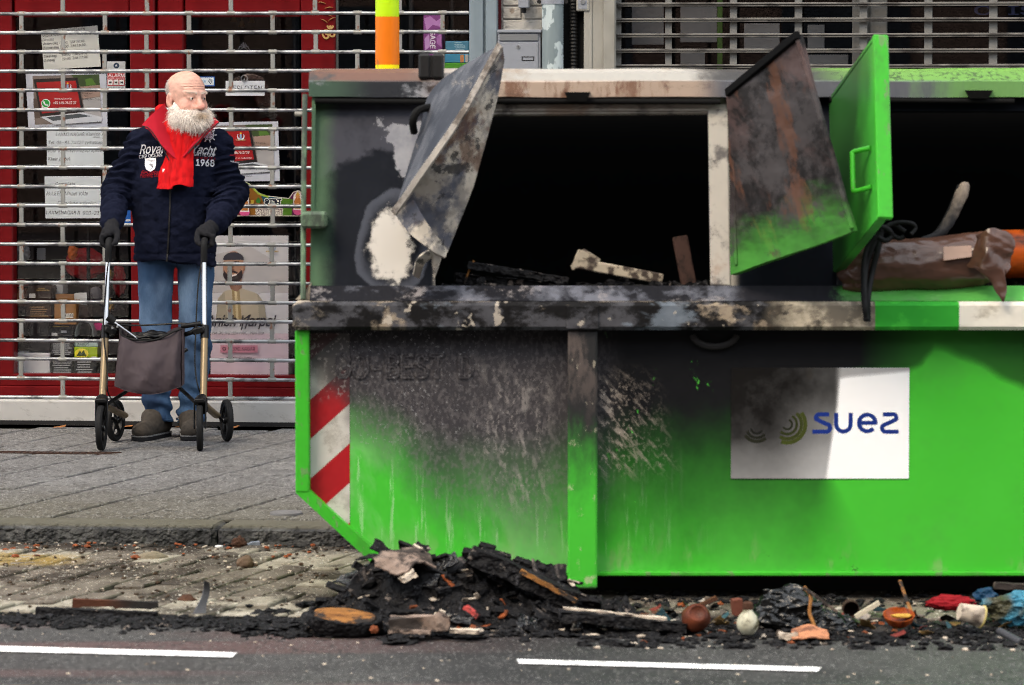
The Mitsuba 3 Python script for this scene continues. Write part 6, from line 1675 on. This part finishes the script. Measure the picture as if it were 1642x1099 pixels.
cr = []
for k in range(190):
    x, y = hc[0] + rng.uniform(-.46, .56), hc[1] + rng.uniform(-.34, .1); z = hz(x, y)
    cr.append(chunk((x, y, z + .005), rng.uniform(.03, .12), rng.uniform(.02, .05), rng.uniform(.008, .025), rng.uniform(-.7, .7), rng.normal() * .35 - .15 * (x - hc[0] > 0), k, .22, rng.normal() * .5, 6))
part(heap, 'charred_pieces', cat(cr), 'char', kind='stuff', smooth=25)
for k in range(46):                    # thin charred sheets, curled and layered
    t_ = rng.random(); x, y = hc[0] - .36 + .80 * t_, hc[1] + rng.uniform(-.33, .05); z = hz(x, y) + .012
    L_, w_ = rng.uniform(.07, .20), rng.uniform(.03, .09); yw = rng.normal() * .5; pt = rng.normal() * .25 - (.35 if t_ > .45 else -.1)
    V = bilinear((-L_ / 2, -w_ / 2, 0), (L_ / 2, -w_ / 2, 0), (L_ / 2, w_ / 2, 0), (-L_ / 2, w_ / 2, 0), 16, 8)
    V = wob(wob(V + [k, 0, 0], .014, 12, k), .006, 45, k + 60) - [k, 0, 0]; V[..., 2] += rng.uniform(-1.6, 1.6) * V[..., 1] ** 2 * 6
    R = trimesh.transformations.euler_matrix(rng.normal() * .4 + .35, -pt, yw, 'sxyz')[:3, :3]
    part(heap, 'charred_sheet', grid_solid(V @ R.T + [x, y, z], .006), ('char', 'char', 'char_shiny', 'char', 'char_ashen')[k % 5], smooth=25)
cr = []
for k in range(70):
    x, y = hc[0] + rng.uniform(-.42, .5), hc[1] + rng.uniform(-.35, .0); z = hz(x, y)
    cr.append(chunk((x, y, z + .014), rng.uniform(.012, .05), rng.uniform(.008, .02), rng.uniform(.002, .005), rng.uniform(-1, 1), rng.normal() * .4, k + 100, .4, rng.normal() * .6, 6))
part(heap, 'pale_ash_flakes', cat(cr), 'ash_beige', kind='stuff', smooth=30)
cr = []
for k in range(12):
    x, y = hc[0] + rng.uniform(-.25, .22), hc[1] + rng.uniform(-.35, -.05); z = hz(x, y)
    cr.append(chunk((x, y, z + .014), rng.uniform(.02, .06), rng.uniform(.01, .025), rng.uniform(.003, .008), rng.uniform(-1, 1), rng.normal() * .4, k + 300, .4, rng.normal() * .6, 6))
part(heap, 'red_brown_bits', cat(cr), 'ember_orange', kind='stuff', smooth=30)


def at_(px, py, Y): return P(px, py, Y)


def one(name, label, cat_, m, mt, smooth=30, group=None): return solo(name, m, mt, label, cat_, group, smooth=smooth)


A = [P(600, 893, 13.95), P(630, 882, 13.98), P(665, 880, 14.0), P(688, 888, 14.0)]; Bq = [P(603, 906, 13.86), P(640, 915, 13.84), P(672, 905, 13.86), P(700, 912, 13.9)]
one('scorched_board', 'pale scorched board fragment topping the burnt heap at its left', 'board', grid_solid(wob(wob(loft(A, Bq, 26, 40), .016, 11, 3), .012, 30, 5), .005), 'scorched_board', 25)
q = at_(655, 925, 13.84); one('scorched_board', 'small pale scrap hanging below the board on the burnt heap', 'board', chunk(q, .045, .04, .018, .3, .5, 4, .5, nl=10), 'ash_beige')
q = at_(838, 926, 13.93); one('charred_beam', 'thick charred beam sloping down to the right across the burnt heap', 'beam', chunk(q, .37, .10, .055, -.1, -.42, 6, .16, nl=34), 'char', 25)
q = at_(880, 940, 13.86); one('split_wood_strip', 'thin yellow brown strip of split wood at the right end of the heap', 'wood strip', chunk(q, .20, .02, .014, -.1, -.50, 9, .3), 'burnt_wood')
ov = thing('oval_wood_slice', 'oval piece of orange wood with a charred rim at the foot of the heap', 'wood slice')
q = at_(552, 985, 13.66)
Rm = basis(q + np.array([0, .0, -.012]), (1, .0, -.09), (0, .66, .36), (.05, -.36, .9))
part(ov, 'wood_face', xf(wobm := trimesh.Trimesh(wob(np.asarray(lathe([(0, .012), (.05, .013), (.088, .010), (.092, 0), (.09, -.01), (0, -.01)], 36).vertices), .006, 22, 3) * [1.12, .62, 1], lathe([(0, .012), (.05, .013), (.088, .010), (.092, 0), (.09, -.01), (0, -.01)], 36).faces, process=False), Rm), 'burnt_wood', smooth=40)
pr = [(.090, .004), (.098, .016), (.108, .012), (.112, -.02), (.10, -.035), (0, -.035)]
part(ov, 'charred_rim', xf(trimesh.Trimesh(wob(np.asarray(lathe(pr, 40).vertices), .016, 16, 5) * [1.12, .68, 1], lathe(pr, 40).faces, process=False), Rm), 'char', smooth=40)
q = at_(672, 1000, 13.62); pk = thing('scorched_carton', 'crushed pale carton with a round end lying before the heap', 'carton')
part(pk, 'flattened_sheet', chunk(q, .18, .09, .045, .05, .02, 21, .2), 'scorched_board', smooth=30)
part(pk, 'round_end', lump(at_(705, 998, 13.6), .032, 22, .2, 3, (.9, .8, 1)), 'scorched_board', smooth=True)
part(pk, 'torn_layer', chunk(at_(660, 1012, 13.58), .12, .05, .012, .0, -.05, 23, .25), 'scorched_board', smooth=30)
q = at_(757, 981, 13.64); one('red_scrap', 'bright red scrap hanging on the front of the burnt heap', 'scrap', chunk(q, .055, .024, .012, -.2, -.6, 31, .5, nl=12), mat('scrap_red', lambda p, n, uv: mix(C('#a5403c'), C('#2a1513'), smoothstep(.4, .65, grit(p.x * 40, p.z * 40, p.y * 20, o=4))), .6))
q = at_(745, 1012, 13.56); one('white_scrap', 'white scrap on the ash before the heap', 'scrap', chunk(q, .09, .04, .012, 0, -.04, 33, .3), 'ash_beige')
q = at_(600, 1010, 13.56); one('orange_scrap', 'small brown scrap below the oval piece of wood', 'scrap', lump(q, .013, 34, .5, 3), 'ember_orange')
q = at_(985, 986, 13.75); one('white_strip', 'long burnt board with a white upper edge right of the skip rib', 'board', chunk(q, .33, .035, .016, -.02, -.10, 36, .2, nl=30), 'ash_beige')
q = at_(1000, 996, 13.72); one('charred_plank', 'black plank under the white edged board right of the rib', 'plank', chunk(q, .40, .06, .03, -.02, -.10, 37, .2, nl=30), 'char')
bk_ = [P(1020 + 60 * t, 960 - 6 * t, 14.1) for t in (0, 1)]

# objects lying along the foot of the skip
def bag_mesh(c, r, seed, sq, amp=.35, sub=5): 
    m = lump(c, r, seed, amp, sub, sq, 1.8); v = np.asarray(m.vertices); d = meshkit.fbm(v * np.array([10, 10, 17]), 3, seed) - .5
    m.vertices = v + m.vertex_normals * (np.abs(d) * -.085 * min(1, r / .1))[:, None]; v = np.asarray(m.vertices).copy(); v[:, 2] = np.maximum(v[:, 2], .003); m.vertices = v; return m


one('terracotta_pot', 'round brown pot lying under the skip right of the rib', 'pot', lathe([(0, -.045), (.022, -.044), (.042, -.02), (.046, .005), (.036, .03), (.026, .036), (.024, .03), (.0, .02)], 28, basis(P(1116, 991, 13.72), (1, 0, 0), (0, .5, .86), (.1, -.86, .5))), mat('pot_brown', lambda p, n, uv: mix(C('#6d3722'), C('#3a1d14'), fbm(p.x * 30, p.z * 30, 1.0)), .5), 50)
one('brick_fragment', 'broken red brick piece standing under the skip', 'brick', chunk(at_(1182, 975, 13.78), .03, .04, .05, .2, .1, 41, .12), mat('brick_red', '#5d3529', .9))
one('leaning_plank', 'brown plank leaning in the dark beneath the skip', 'plank', chunk(at_(1120, 972, 14.25), .13, .03, .012, .1, .42, 42, .1), 'rust_brown')
wl_ = thing('light_bulb', 'large dirty white bulb lying before the black bag', 'light bulb')
M_ = basis(P(1199, 999, 13.62), (1, 0, 0.1), (0.1, .5, -.86), (-.12, .86, .5))
part(wl_, 'globe', xf(lathe([(0, -.036), (.018, -.032), (.033, -.012), (.036, .006), (.028, .026), (.016, .04), (.015, .046)], 28), basis(P(1199, 1001, 13.62), (1, 0, 0), (0, 1, 0), (0, 0, 1))), mat('bulb_white', lambda p, n, uv: mix(C('#b3b09b'), C('#625d48'), smoothstep(.45, .7, fbm(p.x * 40, p.z * 40, 1.0))), .3), smooth=60)
part(wl_, 'neck', xf(lathe([(.0155, .046), (.017, .05), (.016, .066), (.008, .072), (0, .072)], 20), basis(P(1199, 1001, 13.62), (1, 0, 0), (0, 1, 0), (0, 0, 1))), 'rust_brown', smooth=40)
one('black_rubbish_bag', 'crumpled shiny black rubbish bag under the middle of the skip', 'rubbish bag', bag_mesh(P(1266, 990, 13.85), .10, 51, (1.15, .8, .95)), 'black_bag', True)
one('black_rubbish_bag', 'smaller flat black rubbish bag right of the larger black one', 'rubbish bag', bag_mesh(P(1332, 1000, 13.82), .075, 52, (1.1, .8, .6)), 'black_bag', True)
one('bent_stick', 'thin bent stick rising out of the black rubbish bags', 'stick', tube(curve([P(1290, 942, 13.78), P(1300, 958, 13.74), P(1298, 982, 13.72), P(1306, 1004, 13.70)], 16), .006, 8), 'burnt_wood', 50)
one('thin_lath', 'thin pale lath slanting down across the right black bag', 'lath', chunk(at_(1316, 962, 13.74), .13, .012, .008, 0, -.62, 54, .1), 'scorched_board')
one('crumpled_paper', 'crumpled salmon coloured paper on the asphalt before the black bags', 'paper', grid_solid(wob(wob(loft([P(1270, 1010, 13.62), P(1298, 1003, 13.64), P(1326, 1012, 13.62)], [P(1268, 1025, 13.52), P(1298, 1026, 13.5), P(1328, 1025, 13.52)], 18, 26), .012, 14, 3), .004, 50, 5), .003), mat('salmon_paper', lambda p, n, uv: mix(C('#ab7454'), C('#6b4636'), smoothstep(.45, .7, grit(p.x * 20, p.z * 20, p.y * 20))), .8))
one('white_crumple', 'crumpled whitish paper left of the salmon coloured paper', 'paper', chunk(at_(1262, 1019, 13.55), .06, .04, .02, 0, 0, 57, .3), 'ash_beige')
one('white_stick', 'short white stick sloping up under the skip beside the bowl', 'stick', chunk(at_(1391, 978, 13.8), .09, .018, .014, 0, .55, 58, .08), mat('stick_white', '#b9b09b', .7))
one('tin_can', 'rusty open tin lying in the dark beneath the skip', 'tin', lathe([(.024, -.03), (.027, -.03), (.027, .03), (.025, .03), (.024, -.026), (0, -.026)], 24, basis(P(1364, 976, 13.95), (0, 0, 1), (1, 0, 0), (0, -1, 0))), 'rust', 40)
bo = thing('clay_bowl', 'small orange glazed clay bowl on the rubble under the skip', 'bowl')
part(bo, 'bowl', lathe([(0, -.022), (.026, -.021), (.044, -.004), (.05, .017), (.047, .017), (.040, .0), (.022, -.012), (0, -.013)], 32, basis(P(1441, 993, 13.66), (1, 0, 0), (0, .93, .36), (0, -.36, .93))), mat('bowl_orange', lambda p, n, uv: mix(C('#8d4016'), C('#54240d'), smoothstep(.45, .7, fbm(p.x * 40, p.z * 40, p.y * 40))), .3), smooth=50)
part(bo, 'contents', lump(P(1446, 988, 13.66), .02, 61, .4, 3, (1.6, 1, .35)), mat('mustard', '#b08a3a', .7), smooth=True)
one('bent_lath', 'thin brown lath standing slanted behind the bowl under the skip', 'lath', tube([P(1443, 931, 13.9), P(1452, 958, 13.85), P(1463, 985, 13.8)], .006, 6, flat=.5), 'burnt_wood')
one('red_cloth', 'crumpled red cloth lying under the right part of the skip', 'cloth', bag_mesh(P(1523, 968, 13.85), .052, 63, (1.45, .7, .5), .4), mat('cloth_red', '#7d0b15', .8), True)
cu = thing('paper_cup', 'dirty beige paper cup lying on its side below the red cloth', 'cup')
MC = basis(P(1557, 985, 13.7), (.25, 0, .97), (.2, -.95, -.05), (.94, .2, -.25))
part(cu, 'cup', xf(lathe([(0, -.04), (.026, -.04), (.034, .035), (.0345, .04), (.031, .036), (.024, -.034), (0, -.034)], 28), MC), 'ash_beige', smooth=50)
part(cu, 'rim', xf(lathe([(.033, .034), (.037, .036), (.037, .04), (.033, .041)], 28), MC), mat('rim_yellow', '#b3a468', .6), smooth=40)
one('blue_plastic_bag', 'light blue plastic bag smeared with soot at the right edge of the picture', 'plastic bag', bag_mesh(P(1632, 975, 13.85), .085, 66, (1.25, .8, .62), .4), mat('bag_blue', lambda p, n, uv: mix(C('#3b7890'), C('#3d3c2c'), smoothstep(.42, .62, fbm(p.x * 14 - p.z * 6, p.z * 14, 2.0))), .35, bump=lambda p, n, uv: fbm(p.x * 35, p.z * 35, p.y * 35), bscale=.02), True)
one('dark_blue_cap', 'dark blue crumpled plastic left of the light blue bag', 'plastic scrap', bag_mesh(P(1581, 955, 13.9), .036, 67, (1.2, .8, .8), .4, 4), mat('plastic_navy', '#12344f', .35), True)
one('pale_board', 'pale scorched board end above the blue bag at the right edge', 'board', chunk(at_(1625, 941, 14.0), .12, .04, .02, 0, -.06, 68, .15), 'scorched_board')
one('steel_tube', 'grey plastic tube lying on the ash at the far right', 'tube', tube([P(1602, 1012, 13.6), P(1640, 1032, 13.5)], .012, 10), mat('tube_grey', '#3c3d42', .5), 40)

# long things on the parking bay at the left
one('burnt_lath', 'long black burnt lath lying along the road edge at the left', 'lath', chunk(at_(155, 983, 14.2), .40, .035, .022, -.06, -.035, 71, .12, nl=30), 'char')
one('rusty_board', 'rusty brown board behind the long burnt lath', 'board', chunk(at_(185, 970, 14.35), .28, .03, .03, -.05, -.03, 72, .1, nl=24), mat('board_rust', lambda p, n, uv: mix(C('#45271a'), (.012, .011, .011), smoothstep(-1.36, -1.22, p.x + (fbm(p.x * 20, p.z * 20, 1.0) - .5) * .1)), .8))
one('bent_metal_strip', 'twisted dark metal strip sticking up from the rubble at the left', 'metal strip', grid_solid(loft([P(328, 931, 14.25), P(326, 950, 14.25), P(318, 970, 14.22), P(303, 993, 14.18)], [P(336, 935, 14.26), P(336, 952, 14.26), P(331, 972, 14.24), P(330, 992, 14.2)], 4, 14), .005), mat('strip_grey', lambda p, n, uv: mix((.01, .01, .01), C('#4d4d50'), smoothstep(.13, .03, p.z)), .45), 50)
one('blue_rope', 'thin blue rope lying on the pavers at the left edge', 'rope', tube(curve([P(-60, 951, 15.0), P(20, 949, 15.02), P(70, 948, 15.04), P(108, 949, 15.03)], 20), .005, 8), mat('cord_blue', '#39607a', .6), 40)
one('stone_lump', 'dark lump of rubble on the pavers beside the twisted metal strip', 'rubble lump', lump(P(300, 967, 14.55) , .034, 75, .35, 3, (1, .8, .8)), 'rust_brown')
q = G(245, 900); one('sand_pile', 'small pile of sandy ash on the pavers near the kerb', 'ash pile', lump(np.array([q[0], q[1], .0]), .085, 76, .18, 4, (.75, .7, .42), 2), mat('sand_ash', '#6f6656', .95), True)
q = G(383, 882); one('brown_clod', 'brown clod of rubble at the foot of the kerb', 'clod', lump(np.array([q[0], q[1], .02]), .033, 77, .4, 3, (.9, .8, .9)), mat('clod_brown', '#3d281d', .9))
q = G(406, 882); one('grey_scrap', 'grey plastic scrap beside the brown clod at the kerb', 'scrap', chunk(np.array([q[0], q[1], .018]), .045, .03, .022, .2, .2, 78, .2), mat('scrap_grey', '#6e7480', .5))
q = G(351, 884); one('plaster_piece', 'small round white plaster piece lying at the foot of the kerb', 'plaster', lathe([(0, .02), (.014, .02), (.016, 0), (0, 0)], 16, basis(q + [0, 0, .001], (1, 0, 0), (0, 1, 0), (0, 0, 1))), 'white_paint', 40)
q = G(393, 915); one('brick_bit', 'rounded brown stone on the white dusted pavers', 'stone', lump(np.array([q[0], q[1], .025]), .033, 79, .3, 3, (1, .8, .8)), mat('stone_tan', '#5d4c3e', .9))
for k, (a, b, l) in enumerate(((203, 686, 'left of his shoes'), (290, 686, 'between his shoes'), (372, 688, 'behind the right rear wheel'), (95, 686.5, 'far left against the plinth'))):
    q = G(a, b, KZ); lf = bilinear(q + [-.03, -.015, .002], q + [.03, -.02, .008], q + [.035, .01, .014], q + [-.025, .015, .004], 8, 6); lf = wob(lf, .006, 30, k)
    lf[..., 2] = np.maximum(lf[..., 2], KZ + .003)
    one('dry_leaf', f'dry brown leaf on the pavement {l}', 'leaf', grid_solid(lf, -.0012), mat('leaf_brown', '#8a5a34', .8) if 'mat_leaf_brown' not in scene else 'leaf_brown', 50, 'dry leaves along the plinth')

# ash and crumbs, uncountable
mat('dark_dirt', lambda p, n, uv: mix(C('#1c1712'), C('#4a3a2c'), noise(p.x * 60, p.y * 60, 1.0)), .9)


def scatter(name, label, cat_, n, area, size, mt, seed, amp=.4, sub=1, sq=(1.2, 1, .55)):
    r = np.random.default_rng(seed); out = []
    for k in range(n):
        a, b = area(r); q = G(a, b); s = r.uniform(*size) * (r.random() ** .6)
        Y_ = q[1]
        if Y_ > K0[1] + (q[0] - K0[0]) * -.109 - .02: continue
        m = trimesh.creation.icosphere(sub, 1.0) if sub else trimesh.creation.icosahedron()
        v = np.asarray(m.vertices) * (1 + r.normal(0, amp * .5, (len(m.vertices), 1))); t = r.uniform(0, 3.14); v = v * np.array(sq) * s
        v = np.stack([v[:, 0] * math.cos(t) - v[:, 1] * math.sin(t), v[:, 0] * math.sin(t) + v[:, 1] * math.cos(t), v[:, 2]], 1); base_z = .017 if Y_ > 14.35 + (.0 - q[0]) * .11 * 0 else 0
        m.vertices = v + [q[0], q[1], base_z + s * .25]; out.append(m)
    return solo(name, cat(out), mt, label, cat_, kind='stuff', smooth=False)


def strip(x0, x1, y0, y1, sl=0.0): return lambda r: ((lambda a: (a, np.clip(r.normal((y0 + y1) / 2 + sl * (a - x0), (y1 - y0) / 3.2), y0 - 14 + sl * (a - x0), y1 + 10 + sl * (a - x0))))(r.uniform(x0, x1)))
scatter('black_ash', 'black ash and charred crumbs strewn along the edge of the road', 'ash', 900, strip(-60, 420, 984, 1002, .02), (.006, .022), 'char', 1)
scatter('black_ash', 'black ash spread at the left foot of the burnt heap', 'ash', 1100, strip(390, 960, 996, 1020, .0), (.006, .028), 'char', 2)
scatter('black_ash', 'black ash and charred crumbs under and before the right part of the skip', 'ash', 1900, strip(930, 1760, 975, 1028, .008), (.006, .026), 'char', 3)
scatter('pale_rubble', 'pale rubble crumbs and paper flakes scattered along the skip', 'rubble', 420, strip(930, 1760, 980, 1030, .006), (.004, .016), 'ash_beige', 4)
scatter('pale_rubble', 'pale rubble crumbs scattered over the parking bay pavers', 'rubble', 420, lambda r: (r.uniform(-60, 600), 876 + 120 * r.random() ** 2.2), (.002, .0085), 'ash_beige', 5)
scatter('brown_rubble', 'orange brown rubble and leaf crumbs along the foot of the kerb', 'rubble', 60, lambda r: (r.uniform(-60, 600), 878 + 26 * r.random() ** 1.5), (.005, .016), 'ember_orange', 6)
scatter('dark_rubble', 'dark dirt crumbs scattered over the parking bay pavers', 'rubble', 420, lambda r: (r.uniform(-60, 600), 874 + 125 * r.random() ** 1.6), (.003, .011), 'dark_dirt', 7)
scatter('brown_rubble', 'orange brown crumbs between the rubbish under the skip', 'rubble', 130, strip(980, 1760, 985, 1022, .0), (.006, .018), 'ember_orange', 8)
scatter('asphalt_crumbs', 'white and black crumbs scattered thinly on the asphalt', 'rubble', 130, lambda r: (r.uniform(-60, 1760), r.uniform(1015, 1098)), (.0025, .007), 'ash_beige', 9)
scatter('charred_flakes', 'large charred flakes lying before the burnt heap', 'ash', 240, strip(400, 980, 990, 1022, .0), (.015, .045), 'char', 10, .5, 2, (1.6, 1, .35))
scatter('charred_flakes', 'large charred flakes lying along the right part of the skip', 'ash', 260, strip(980, 1720, 985, 1030, .0), (.012, .035), 'char', 11, .5, 2, (1.5, 1, .4))

# torn scraps of packaging and paper between the rubbish
its = []; r = np.random.default_rng(77)
for k in range(170):
    a, b = r.uniform(960, 1760), np.clip(r.normal(1000, 11), 972, 1026); q = G(a, b); s = r.uniform(.010, .034)
    V = bilinear((-s, -s * .6, 0), (s, -s * .6, 0), (s * r.uniform(.5, 1), s * .6, 0), (-s, s * .5, 0), 5, 4); V = wob(V + [k, 0, 0], s * .55, 30, k) - [k, 0, 0]
    R = trimesh.transformations.euler_matrix(r.normal() * .6, r.normal() * .4, r.uniform(0, 6.3), 'sxyz')[:3, :3]
    m = grid_solid(V @ R.T + q + [0, 0, s * .5 + .006], .0012)
    its.append((np.asarray(m.vertices), np.asarray(m.faces), ('#5d564e', '#2a2725', '#8a8177', '#17181a', '#4f3326', '#6a2f2a', '#2f4a52', '#3d4a2a', '#9a948a', '#6e5836', '#1c1a19')[int(r.integers(0, 11))]))
m, col = printed_mesh(its)
k = thing('paper_scraps', 'torn scraps of paper and packaging strewn between the rubbish along the skip', 'litter', kind='stuff'); scene[k] = ply(m, 'printed', color=col)
# ---- in the openings
def inside(px, py, Y): return P(px, py, Y)
YI = 14.75
one('metal_bracket', 'bent beige metal bracket lying in the left opening of the skip', 'bracket', cat([bar(P(925, 422, YI), P(1063, 448, YI), .036, .02, c=.004), bar(P(922, 430, YI), P(934, 402, YI), .03, .018, c=.004), bar(P(932, 404, YI), P(960, 422, YI), .03, .018, c=.004), bar(P(916, 430, YI), P(922, 428, YI), .02, .018)]), mat('bracket_beige', lambda p, n, uv: mix(C('#a89c89'), C('#3f3630'), smoothstep(.45, .65, fbm(p.x * 30, p.z * 30, 2.0, octaves=4))), .7), 40)
one('charred_post', 'dark charred post standing at the right of the left opening', 'post', bar(P(1090, 380, YI + .1), P(1108, 475, YI + .05), .052, .03, up=(1, 0, 0), c=.004), mat('charred_brown', lambda p, n, uv: mix(C('#17100d'), C('#3a2822'), smoothstep(.4, .7, grit(p.x * 30, p.z * 16, 1.0))), .85), 40)
one('charred_plank', 'charred plank sloping across the sill of the left opening', 'plank', chunk(P(832, 438, YI), .34, .05, .022, 0, -.16, 81, .2, nl=26), 'char')
one('charred_plank', 'lower charred plank lying behind the sill of the left opening', 'plank', chunk(P(800, 452, YI + .05), .30, .08, .03, 0, -.1, 82, .2, nl=26), 'char')
one('burnt_wire', 'thin burnt wire standing beside the torn left lid', 'wire', tube(curve([P(740, 470, YI), P(750, 440, YI), P(760, 418, YI)], 10), .004, 6), 'burnt_wood')
rub = []
for k in range(150):
    a, b = rng.uniform(700, 1140), 472 - abs(rng.normal()) * 7; rub.append(chunk(P(a, b, YI + rng.uniform(-.05, .2)), rng.uniform(.03, .1), .03, .02, rng.uniform(-1, 1), rng.normal() * .3, k, .25, 0, 5))
solo('burnt_rubble', cat(rub), 'char', 'black rubble filling the skip behind the left opening', 'rubble', kind='stuff', smooth=25)
rub = [lump(P(rng.uniform(1340, 1800), 470 + rng.uniform(-6, 25), YI + rng.uniform(.05, .4)), rng.uniform(.05, .1), k, .4, 2) for k in range(60)]
solo('burnt_rubble', cat(rub), 'char', 'dark rubble filling the skip behind the right opening', 'rubble', kind='stuff', smooth=25)
# brown wrapped parcel, orange roll, cables
mat('brown_plastic', lambda p, n, uv: mix(C('#5a3d31'), C('#33211a'), fbm(p.x * 7, p.z * 12, p.y * 9, octaves=4)), .3, bump=lambda p, n, uv: fbm(p.x * 7, p.z * 15, p.y * 12, octaves=3), bscale=.010, specular=.5)
pa = thing('wrapped_parcel', 'long roll wrapped in brown plastic lying on the rim of the right opening', 'parcel')
ax_pts = [P(1352, 452, 14.62), P(1400, 430, 14.60), P(1470, 425, 14.60), P(1550, 418, 14.60), P(1590, 412, 14.60)]
m = tube(curve(ax_pts, 110), np.interp(np.linspace(0, 1, 110), [0, .1, .3, .8, 1], [.05, .075, .083, .088, .08]), 64); m.vertices = wob(np.asarray(m.vertices), .012, 6, 4)
vv = np.asarray(m.vertices).copy(); fo = np.abs(meshkit.fbm(vv * np.array([9, 14, 26]) + 4, 4, 8) - .5); fo2 = np.abs(meshkit.fbm(vv * np.array([24, 20, 12]) + 9, 3, 3) - .5)
m.vertices = vv + m.vertex_normals * (.004 - fo * .026 + .002 - fo2 * .012)[:, None]
v = np.asarray(m.vertices).copy(); v += (meshkit.fbm(v * np.array([9, 9, 14]), 2, 5)[:, None] - .5) * np.array([0, -.012, .006]); m.vertices = v
part(pa, 'wrapping', m, 'brown_plastic', smooth=True)
A = [P(1565, 378, 14.5), P(1590, 366, 14.48), P(1608, 366, 14.5), P(1622, 388, 14.5)]; Bq = [P(1556, 425, 14.50), P(1575, 430, 14.46), P(1600, 445, 14.45), P(1621, 432, 14.47)]
part(pa, 'torn_end', grid_solid(wob(loft(A, Bq, 24, 30), .022, 14, 9), .003), 'brown_plastic', smooth=60)
A = [P(1562, 425, 14.46), P(1585, 432, 14.44), P(1612, 430, 14.44)]; Bq = [P(1596, 462, 14.44), P(1606, 483, 14.43), P(1614, 468, 14.43)]
part(pa, 'torn_flap', grid_solid(wob(loft(A, Bq, 20, 20), .014, 14, 11), .003), 'brown_plastic', smooth=60)
q = P(1535, 408, 14.5)
lb = bilinear(P(1513, 396, 14.505), P(1513, 418, 14.495), P(1558, 412, 14.495), P(1558, 394, 14.505), 8, 8)
part(pa, 'tape_label', grid_solid(lb, .002), mat('tape', '#a58a7c', .15), smooth=50)
one('orange_roll', 'orange roll lying behind the brown parcel at the right edge', 'roll', tube([P(1590, 408, 14.72), P(1780, 405, 14.72)], .082, 30), mat('roll_orange', lambda p, n, uv: mix(C('#9c420c'), C('#32170a'), smoothstep(.5, .75, fbm(p.x * 10, p.z * 22, 3.0, octaves=4))), .45), 50)
cb = thing('cable_bundle', 'black cables knotted at the green lid and hanging over the rim', 'cable')
for pts, r_ in (([(1412, 372), (1400, 395), (1388, 430), (1386, 470), (1390, 512)], .011), ([(1414, 372), (1408, 400), (1398, 440), (1392, 480), (1392, 516)], .010), ([(1405, 378), (1390, 400), (1384, 440), (1387, 490), (1389, 514)], .009),
                ([(1412, 370), (1435, 358), (1460, 358), (1468, 366), (1460, 376)], .007), ([(1410, 366), (1425, 372), (1440, 382), (1450, 380)], .008), ([(1408, 362), (1424, 368), (1430, 378), (1420, 386), (1408, 380)], .009), ([(1412, 375), (1430, 360), (1452, 372)], .008)):
    part(cb, 'cable', tube(curve([P(a, b, 14.44 if b > 455 else 14.5) + [0, rng.uniform(-.012, .012), 0] for a, b in pts], 30), r_, 8), 'black_rubber', smooth=50)
hs = curve([P(1478, 388, 14.62), P(1510, 372, 14.64), P(1530, 340, 14.66), P(1542, 312, 14.68), P(1548, 296, 14.7)], 30)
hos = thing('burnt_hose', 'burnt curved hose rising out of the right opening', 'hose')
m = tube(hs, np.interp(np.linspace(0, 1, 30), [0, .4, .75, 1], [.012, .018, .022, .016]), 14); m.vertices = wob(np.asarray(m.vertices), .006, 40, 3)
part(hos, 'hose', m, mat('hose_ash', lambda p, n, uv: mix((.02, .02, .022), C('#7d7166'), smoothstep(1.25, 1.4, p.z + (fbm(p.x * 40, p.z * 40, 1.0) - .5) * .12)), .8), smooth=True)
part(hos, 'inner_strand', tube(hs + [-.02, .01, -.005], .008, 8), 'black_rubber', smooth=50)
